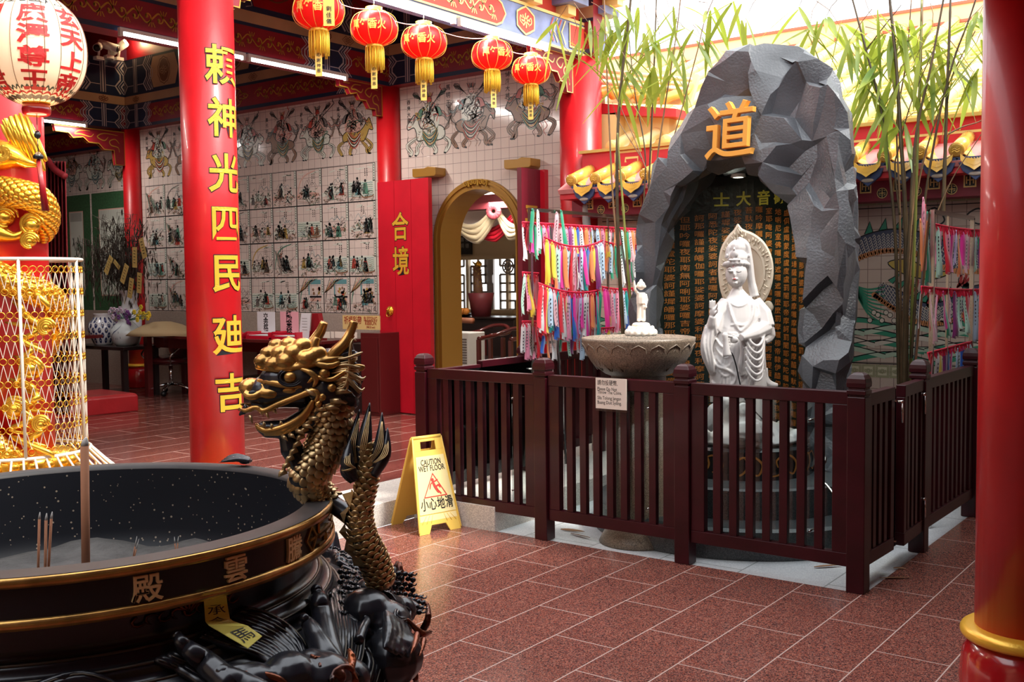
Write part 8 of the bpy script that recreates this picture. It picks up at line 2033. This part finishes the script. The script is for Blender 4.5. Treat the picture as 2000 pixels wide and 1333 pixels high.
c3_, _ = vase(255, 655, 7.5, [(.10,0),(.13,.1),(.14,.3),(.12,.42),(.09,.5),(.10,.62),(.13,.67)], 'tall white baluster vase holding the dead branches', m_porc, d3)
t = thing('flower_bunch', (c2_.x, c2_.y, TZ+.3), 'small bunch of purple and yellow flowers in the round vase', 'flowers')
m_pur = mat('purple_petal', (.16,.04,.22), .6); m_yf = mat('yellow_petal', (.75,.55,.03), .6); m_wf = mat('lilac_petal', (.55,.42,.55), .6)
fl_ = [MB(), MB(), MB()]; st_ = MB()
for k in range(34):
    q = 0 if k < 14 else 1 if k < 26 else 2; base = V7((238, 276, 228)[q]+rn(-16,16), (620, 612, 606)[q]+rn(-14,14), 7.25+rn(-.06,.06))
    for j in range(6): a = j*1.05; fl_[q].ell(base+Vector((.02*cos(a), .012, .02*sin(a))), (.018,.009,.014), None, 7, 5)
    st_.tube([base, Vector((c2_.x, c2_.y, TZ+.3))], .003, 4)
for q, (m_, n_) in enumerate(((m_pur,'purple_blooms'),(m_yf,'yellow_blooms'),(m_wf,'lilac_blooms'))): fl_[q].build(n_, m_, t)
st_.build('stems', bpy.data.materials['glaze_green'], t)
t = thing('dead_branches', (c3_.x, c3_.y, TZ+.65), 'dark dry hanging branches with yellow paper tags, in the tall vase', 'dead plant')
mb = MB(); m_dead = mat('dry_dark_twig', (.035,.022,.014), .8); top = Vector((c3_.x, c3_.y, TZ+.6)); mains = []
for px, py, dy in ((215,470,0),(255,420,.1),(190,500,-.1),(160,530,0),(240,500,-.1),(280,440,.1),(288,500,0),(230,440,0),(205,430,.05),(170,480,.05)):
    e = V7(px, py, 7.4+dy); p_ = smoothpts([tuple(top), tuple(top.lerp(e, .4)+Vector((0,0,.18))), tuple(e)], 6); mb.tube(p_, [.009-.006*i/len(p_) for i in range(len(p_))], 6); mains.append(p_)
mb.build('branches', m_dead, t)
mb = MB()
for k in range(520):
    p_ = random.choice(mains); a = Vector(random.choice(p_[4:])); b0 = a+Vector((rn(-.22,.22), rn(-.12,.05), rn(-.02,.12))); mb.tube([a, b0, b0+Vector((rn(-.05,.05), rn(-.03,.03), rn(-.35,-.08)))], [.003,.003,.002], 3, caps=False)
for k in range(900):
    p_ = random.choice(mains); a = Vector(random.choice(p_[3:]))+Vector((rn(-.24,.24), rn(-.14,.1), rn(-.36,.10))); d = Vector((rn(-.3,.3), rn(-.3,.3), -1)); leaf(mb, a, d, rn(.05,.10), rn(.006,.011), 0)
o = mb.build('dry_leaves', m_dead, t); o['kind'] = 'stuff'
m_ytag = mat('aged_yellow_tag', (.55,.38,.12), .6)
for k, (x, y, r_, lab) in enumerate(((212,518,.6,'tilted yellow paper tag, leftmost among the dead branches'),(243,535,.5,'yellow paper tag in the middle of the dead branches'),(255,563,.25,'lowest yellow paper tag in the dead branches'),(272,553,.1,'yellow paper tag at the lower right of the dead branches'),(263,503,.05,'upright yellow paper tag left of the slim column'),(279,485,-.3,'yellow paper tag hanging in front of the slim column'),(228,517,-.9,'small folded yellow tag near the leftmost tag'))):
    c = V7(x, y, 7.2); u_ = Vector((cos(r_), 0, -sin(r_))); v_ = Vector((sin(r_), 0, cos(r_))); mb = MB(); s_ = .6 if k == 6 else 1
    mb.obox(c, u_*.045*s_, Vector((0,.001,0)), v_*.12*s_); tg = thing('paper_tag', tuple(c), lab, 'paper tag', 'yellow tags on the dead branches'); mb.build('paper', m_ytag, tg)
    D = Draw(); [D.stroke([(-.02, .08-.035*q), (.02, .075-.035*q)], .008, 0, 1, True, 1) for q in range(5)]; mb = MB(); D.into(mb, lambda u, v, h: tuple(c+u_*u*s_+v_*v*s_+Vector((0,-.002-h,0)))); mb.build('ink_marks', m_black, tg)
# straw hat, little gilt lamp, altar end
c = V7(318, 642, 7.45); mb = MB(); mb.lathe([(.42,0),(.36,.05),(.22,.12),(.10,.155),(.001,.16)], (c.x, c.y, .90), 36); tag(mb.build('straw_cover', mat('straw', (.36,.25,.13), .8, bump=(80,.5,.004))), 'low straw-coloured domed cover lying on the left end of the long table', 'cover')
c = V7(147, 615, 7.0); t = thing('gilt_finial', (c.x, c.y, .85), 'small gilt gourd finial at the far left beyond the cage', 'ornament'); mb = MB(); mb.lathe([(.06,0),(.05,.1),(.04,.2),(.055,.24),(.07,.30),(.05,.36),(.03,.39),(.04,.42),(.02,.47),(.005,.52)], (c.x, c.y, .85), 20); mb.build('finial', m_gold, t)
t = thing('altar_table', (c.x, c.y, PZ), 'brown altar table end beyond the cage', 'table'); mb = MB(); a, b_ = V7(120, 652, 7.0), V7(186, 652, 7.0); mb.box(a.x-.5, b_.x, 6.8, 7.1, a.z-.04, a.z); mb.build('tabletop', m_tab, t); 
for x in (a.x, b_.x-.35): mb = MB(); mb.box(x-.06, x+.06, 6.85, 7.0, PZ, a.z-.04); mb.build('leg', m_tab, t)
mb = MB(); mb.box(b_.x-.75, b_.x-.3, 7.0, 7.05, a.z-.35, a.z-.06); mb.build('gilt_panel', m_goldp, t)
# red kneeling cushion
cz = .345; cs = [at(2, cz, 90, 762), at(2, cz, 150, 790), at(2, cz, 271, 764), at(2, cz, 215, 752)]
f0, f1_ = at(2, PZ, 60, 826), at(2, PZ, 271, 803)
A_ = Vector((f0.x, f0.y, 0)); B_ = Vector((f1_.x, f1_.y, 0)); nrm_ = Vector((-(B_-A_).y, (B_-A_).x, 0)).normalized(); 
if nrm_.dot(Vector((-.6,.8,0))) < 0: nrm_ = -nrm_
mb = MB(); dpt = .75
vs = []
for z, ins in ((PZ, .0), (PZ+.02, .0), (cz-.035, .0), (cz-.01, .012), (cz, .04)):
    e = (B_-A_).normalized()
    for P_ in (A_+e*ins+nrm_*ins, B_-e*ins+nrm_*ins, B_-e*ins+nrm_*(dpt-ins), A_+e*ins+nrm_*(dpt-ins)): vs.append((P_.x, P_.y, z))
fs = [(0,3,2,1)]+[(4*i+j, 4*i+(j+1) % 4, 4*(i+1)+(j+1) % 4, 4*(i+1)+j) for i in range(4) for j in range(4)]+[(16,17,18,19)]
mb.add(vs, fs); tag(mb.build('kneeling_cushion', mat('red_vinyl_cushion', (.42,.015,.02), .35, coat=.3, var=(3,.2), bump=(7,.5,.02)), None, .012), 'long red vinyl kneeling cushion on the hall floor', 'cushion')
# red swivel chair under the table
c = at(2, PZ, 335, 770); t = thing('swivel_chair', (c.x, c.y, PZ), 'dark red padded swivel chair with a chromed base, in the shade under the table', 'chair')
m_chrome = mat('chrome', (.8,.8,.8), .08, metal=1); m_vin = mat('maroon_vinyl', (.10,.01,.015), .25, coat=.5)
mb = MB(); mb.ell((c.x, c.y, PZ+.42), (.26,.26,.07), None, 20, 10); mb.build('seat', m_vin, t); mb = MB(); mb.ell((c.x-.1, c.y+.22, PZ+.58), (.24,.07,.2), None, 20, 12); mb.build('backrest', m_vin, t)
mb = MB(); mb.tube([(c.x, c.y, PZ+.12), (c.x, c.y, PZ+.38)], .025, 12); mb.build('gas_lift', m_chrome, t)
for k in range(5):
    a = 2*pi*k/5+.3; mb = MB(); mb.tube([(c.x, c.y, PZ+.13), (c.x+.14*cos(a), c.y+.14*sin(a), PZ+.11), (c.x+.27*cos(a), c.y+.27*sin(a), PZ+.07)], [.022,.018,.012], 8); lg = mb.build('leg', m_chrome, t); mb = MB(); mb.tube([(c.x+.27*cos(a)-.02, c.y+.27*sin(a), PZ+.03), (c.x+.27*cos(a)+.02, c.y+.27*sin(a), PZ+.03)], .03, 12); mb.build('castor', m_black, lg)
for s_ in (-1, 1): mb = MB(); mb.tube(smoothpts([(c.x+s_*.22, c.y-.15, PZ+.40), (c.x+s_*.3, c.y-.2, PZ+.5), (c.x+s_*.3, c.y, PZ+.62), (c.x+s_*.24, c.y+.2, PZ+.6)], 5), .012, 8); mb.build('armrest', m_chrome, t)
# dark red curtain at the left
t = thing('curtain', (-11.9, 6.3, PZ), 'dark red gathered curtain hanging beside the dragon column', 'curtain')
mb = MB(); vs = []; n = 40
for zt_ in range(9):
    for i in range(n):
        u = i/(n-1); px = 88+u*(38+zt_*1.4); y_ = 315+zt_*62; p = V7(px, y_, 5.2+.06*sin(i*.9+zt_*.2)); vs.append(p)
mb.add(vs, [(r*n+i, (r+1)*n+i, (r+1)*n+i+1, r*n+i+1) for r in range(8) for i in range(n-1)], 0, True)
cu = mb.build('drape', mat('dark_red_curtain_cloth', (.22,.008,.015), .7), t); so_ = cu.modifiers.new('s', 'SOLIDIFY'); so_.thickness = .01
mb = MB(); mb.tube(smoothpts([tuple(V7(92, 312, 5.15)), tuple(V7(108, 332, 5.12)), tuple(V7(128, 345, 5.15))], 5), .03, 8); mb.build('tie', cu.data.materials[0], t)

# ---------------------------------------------------------------- room seen through the arch
def Q(px, py, y=11.5): return at(1, y, px, py)
t = tag(thing('window_1', tuple(Q(950, 605)), 'bright window with white lattice bars in the back room', 'window'), kind='structure')
m_lat = mat('grey_window_lattice', (.30,.27,.26), .5); a, b_ = Q(880, 505, 11.62), Q(1008, 605, 11.62); W_, H_ = b_.x-a.x, a.z-b_.z
D = Draw(); cw = W_/9; ch_ = H_/6
for i in range(10):
    for j in range(6):
        if (i*7+j*3) % 5 != 1: D.stroke([(a.x+i*cw, b_.z+j*ch_), (a.x+i*cw, b_.z+(j+1)*ch_)], .028, 0, 1, False, 1)
for i in range(9):
    for j in range(7):
        if (i*5+j*4) % 4 != 2: D.stroke([(a.x+i*cw, b_.z+j*ch_), (a.x+(i+1)*cw, b_.z+j*ch_)], .028, 0, 1, False, 1)
mb = MB(); D.into(mb, lambda u, v, h: (u, 11.60-h, v)); lt = mb.build('lattice', m_lat, t); so_ = lt.modifiers.new('s', 'SOLIDIFY'); so_.thickness = .025
mb = MB(); mb.box(a.x-.05, b_.x, 11.55, 11.66, a.z-.03, a.z+.02); mb.box(a.x-.05, b_.x+.03, 11.5, 11.66, b_.z-.05, b_.z); mb.box(Q(984, 550).x-.02, Q(984, 550).x+.02, 11.57, 11.64, b_.z, a.z); mb.box(Q(906, 550).x-.02, Q(906, 550).x+.02, 11.57, 11.64, b_.z, a.z); mb.box(Q(944, 550).x-.05, Q(944, 550).x+.05, 11.64, 11.7, b_.z, a.z, 1); mb.build('frame', [m_cream, m_lat], t)
c = Q(992, 521, 11.45); t = thing('round_ornament', tuple(c), 'small round open metal fan hanging at the window', 'ornament'); mb = MB()
for r_ in (.09, .05): mb.tube([c+Vector((r_*cos(q), 0, r_*sin(q))) for q in [2*pi*i/24 for i in range(24)]], .012, 6, closed=True)
for q in range(5): mb.tube([c, c+Vector((.09*cos(q*1.256), 0, .09*sin(q*1.256)))], .01, 5)
mb.build('ring', m_lat, t)
# swags of cloth
m_sw1 = mat('beige_satin', (.50,.40,.26), .4, sheen=.3); m_sw2 = mat('red_satin', (.55,.01,.03), .4); m_sw3 = mat('maroon_beam', (.20,.03,.04), .5); m_sw4 = mat('pale_satin', (.75,.62,.58), .5)
t = thing('ceiling_swags', tuple(Q(950, 430, 9.8)), 'beige and red satin swags with a rosette over the back room', 'drapery')
def swag(p0, p1, sag, m_, nm, wd=.05, y=9.8):
    a, b_ = Q(*p0, y), Q(*p1, y); mb = MB()
    for k in range(6):
        o_ = k*wd*.55; mb.tube([a.lerp(b_, i/14)+Vector((0, .02*(k % 2), -sag*4*(i/14)*(1-i/14)-o_*(1-.6*abs(i/7-1)))) for i in range(15)], wd*.5, 6)
    mb.build(nm, m_, t)
swag((898,438),(968,402),.12,m_sw1,'beige_swag',.07); swag((968,402),(1018,440),.10,m_sw1,'beige_swag',.06); swag((930,448),(1004,418),.08,m_sw2,'red_swag',.05, 9.9)
mb = MB(); c = Q(964, 413, 9.7)
for k in range(14): a = k*.449; mb.ell(c+Vector((.07*cos(a), 0, .06*sin(a))), (.045,.02,.04), None, 8, 6)
mb.build('rosette', m_sw3, t)
a, b_ = Q(880, 404, 10.1), Q(1015, 448, 10.1); mb = MB(); mb.box(a.x, b_.x, 10.1, 10.12, b_.z, a.z); tag(mb.build('backdrop_cloth', m_sw4), 'pale cloth backdrop behind the satin swags in the back room', 'cloth')
a, b_ = Q(880, 382, 9.7), Q(1015, 404, 9.7); mb = MB(); mb.box(a.x, b_.x, 9.7, 9.9, b_.z, a.z); tag(mb.build('beam_maroon', m_sw3), 'maroon crossbeam above the satin swags', 'beam', kind='structure')
a, b_ = Q(880, 451, 11.55), Q(1012, 456, 11.55); mb = MB(); mb.box(a.x, b_.x, 11.5, 11.6, b_.z, a.z); tag(mb.build('pelmet_rail', m_white), 'white rail above the cream wall in the back room', 'rail')
a, b_ = Q(880, 458, 11.5), Q(916, 497, 11.5); t = thing('framed_plaque', tuple(a), 'black framed plaque on the cream wall of the back room', 'plaque'); mb = MB(); mb.box(a.x, b_.x, 11.54, 11.58, b_.z, a.z); mb.build('board', m_black, t); D = Draw(); [D.text(glyph(c_, .0), b_.x-.06-.09*(k % 2), a.z-.08-.09*(k//2), .07) for k, c_ in enumerate('福壽德明')]; mb = MB(); D.into(mb, lambda u, v, h: (u, 11.535-h, v)); mb.build('characters', m_lat, t)
lc = Q(934, 378, 9.2); t = thing('ceiling_lamp', tuple(lc), 'white ceiling lamp glimpsed at the top of the arched doorway', 'lamp'); mb = MB(); mb.box(lc.x-.3, lc.x+.3, 9.0, 9.4, lc.z, lc.z+.05); mb.build('diffuser', emitm('ceiling_lamp_glow', (1,.95,.85), 4), t)
ld = bpy.data.lights.new('room_lamp', 'AREA'); ld.energy = 34; ld.size = .5; ld.color = (1,.93,.82); lo = bpy.data.objects.new('room_lamp', ld); COL.objects.link(lo); lo.parent = t; lo.location = (0,.4,-.06)
# furniture
def Q9(px, py, y=10.2): return at(1, y, px, py)
t = thing('black_sideboard', (-8.6, 10.4, PZ), 'long black sideboard under the lattice window', 'sideboard'); a, b_ = Q9(880, 622), Q9(1004, 622); mb = MB(); mb.box(a.x, b_.x, 10.2, 10.7, PZ, a.z); mb.build('body', m_tabk, t, .01); mb = MB(); mb.box(a.x, b_.x, 10.18, 10.72, a.z, a.z+.02); mb.build('top', m_tabk, t); SZ_ = a.z+.02
t = thing('potted_plant', tuple(Q9(936, 620)), 'tall spiky potted plant wrapped in maroon paper before the lattice window', 'plant'); c = Q9(940, 620, 10.4)
mb = MB(); mb.lathe([(.12,0),(.15,.2),(.17,.3),(.15,.3)], (c.x, c.y, SZ_), 16); mb.build('wrapped_pot', m_sw3, t)
mb = MB(); c1_, c2b = Q9(935, 592, 10.4), Q9(931, 520, 10.4); mb.tube([c1_, c2b], [.07,.05], 10); st = mb.build('stem', bpy.data.materials['glaze_brown'], t)
mb = MB()
for k in range(60):
    p = c1_.lerp(c2b, k/60); a = k*2.4; leaf(mb, p, Vector((cos(a), sin(a), .9)), .10, .018, -.2)
mb.build('leaves', bpy.data.materials['glaze_ochre'], t)
mb = MB(); mb.tube([c2b, c2b+Vector((.05,0,.04))], .04, 8); mb.build('gold_ribbon', m_gold, t)
t = thing('fruit_offering', tuple(Q9(905, 615)), 'dark tray of offerings and oranges on the sideboard', 'offering tray'); mb = MB(); c = Q9(893, 622, 10.3); mb.lathe([(.16,0),(.2,.03),(.18,.04),(.0,.03)], (c.x, c.y, SZ_), 20); mb.build('tray', m_tabk, t)
for k in range(4): mb = MB(); mb.ell((c.x+.06*k+.05, c.y-.1, SZ_+.07), .045); mb.build('orange', mat('orange_peel', (.65,.22,.03), .5) if k == 0 else bpy.data.materials['orange_peel'], t)
t = thing('rolled_mat', tuple(Q9(905, 628, 9.9)), 'reddish brown rolled mat end in front of the sideboard', 'roll'); mb = MB(); a = Q9(880, 625, 9.8); b_ = Q9(924, 627, 9.8); mb.tube([a, b_], .035, 14); mb.build('roll', mat('terracotta_roll', (.35,.12,.06), .5), t)
t = thing('air_cooler', tuple(Q9(905, 720, 9.2)), 'white upright air cooler just inside the arched doorway', 'air cooler'); a, b_ = Q9(893, 650, 9.2), Q9(916, 708, 9.2); mb = MB(); mb.box(a.x-.2, b_.x, 9.2, 9.5, PZ, a.z); mb.build('casing', m_white, t, .01)
mb = MB(); 
for k in range(10): mb.box(b_.x-.15, b_.x-.03, 9.195, 9.2, .55+k*.03, .57+k*.03)
mb.build('grille', bpy.data.materials['ink_grey'], t)
for k, (px, yy_, lab) in enumerate(((952, 9.75, 'left low dark wooden armchair in the back room'), (990, 9.2, 'right dark wooden armchair in the back room, nearer the doorway'))):
    c = at(2, .62, px, 672); c = Q9(px, 690, yy_); t = thing('armchair', (c.x, c.y, PZ), lab, 'chair', 'dark wooden armchairs in the back room'); w_ = .22
    mb = MB(); mb.box(c.x-w_, c.x+w_, c.y-w_, c.y+w_, .55, .59); mb.build('seat', m_tabk, t, .005)
    for sx in (-1, 1):
        for sy in (-1, 1): mb = MB(); mb.box(c.x+sx*w_-.02, c.x+sx*w_+.02, c.y+sy*w_-.02, c.y+sy*w_+.02, PZ, .85); mb.build('leg', m_tab, t)
    mb = MB(); mb.tube(smoothpts([(c.x-w_, c.y-w_, .86), (c.x-w_-.02, c.y+.1, .88), (c.x-.1, c.y+w_+.02, .95), (c.x+.1, c.y+w_+.02, .95), (c.x+w_+.02, c.y+.1, .88), (c.x+w_, c.y-w_, .86)], 5), .025, 8); mb.build('arm_rail', m_tab, t)
    mb = MB(); mb.box(c.x-.08, c.x+.08, c.y+w_-.01, c.y+w_+.01, .59, .93); mb.build('back_splat', m_tabk, t)
# fallen leaves on the pale yard floor and a drain spot on the courtyard floor
for k, (px, py, lab) in enumerate(((1115, 1042, 'long dry brown leaf on the pale floor below the middle fence panel'), (1095, 1034, 'dry twig leaf on the pale floor right of the second post'), (1745, 1110, 'curled orange leaf on the pale floor below the right gate gap'), (1718, 1130, 'thin dry leaf on the pale floor by the corner post'), (1590, 1108, 'long dark dry leaf on the pale floor in front of the plinth'))):
    p = at(2, .004, px, py); mb = MB(); leaf(mb, p, Vector((.9, -.2+.3*k, .02)), .16 if k != 2 else .06, .012, 0)
    o = mb.build('dry_leaf', mat('dry_leaf_brown', (.30,.15,.07), .7) if k == 0 else bpy.data.materials['dry_leaf_brown']); tag(o, lab, 'leaf', 'fallen leaves in the shrine yard'); so_ = o.modifiers.new('s', 'SOLIDIFY'); so_.thickness = .002
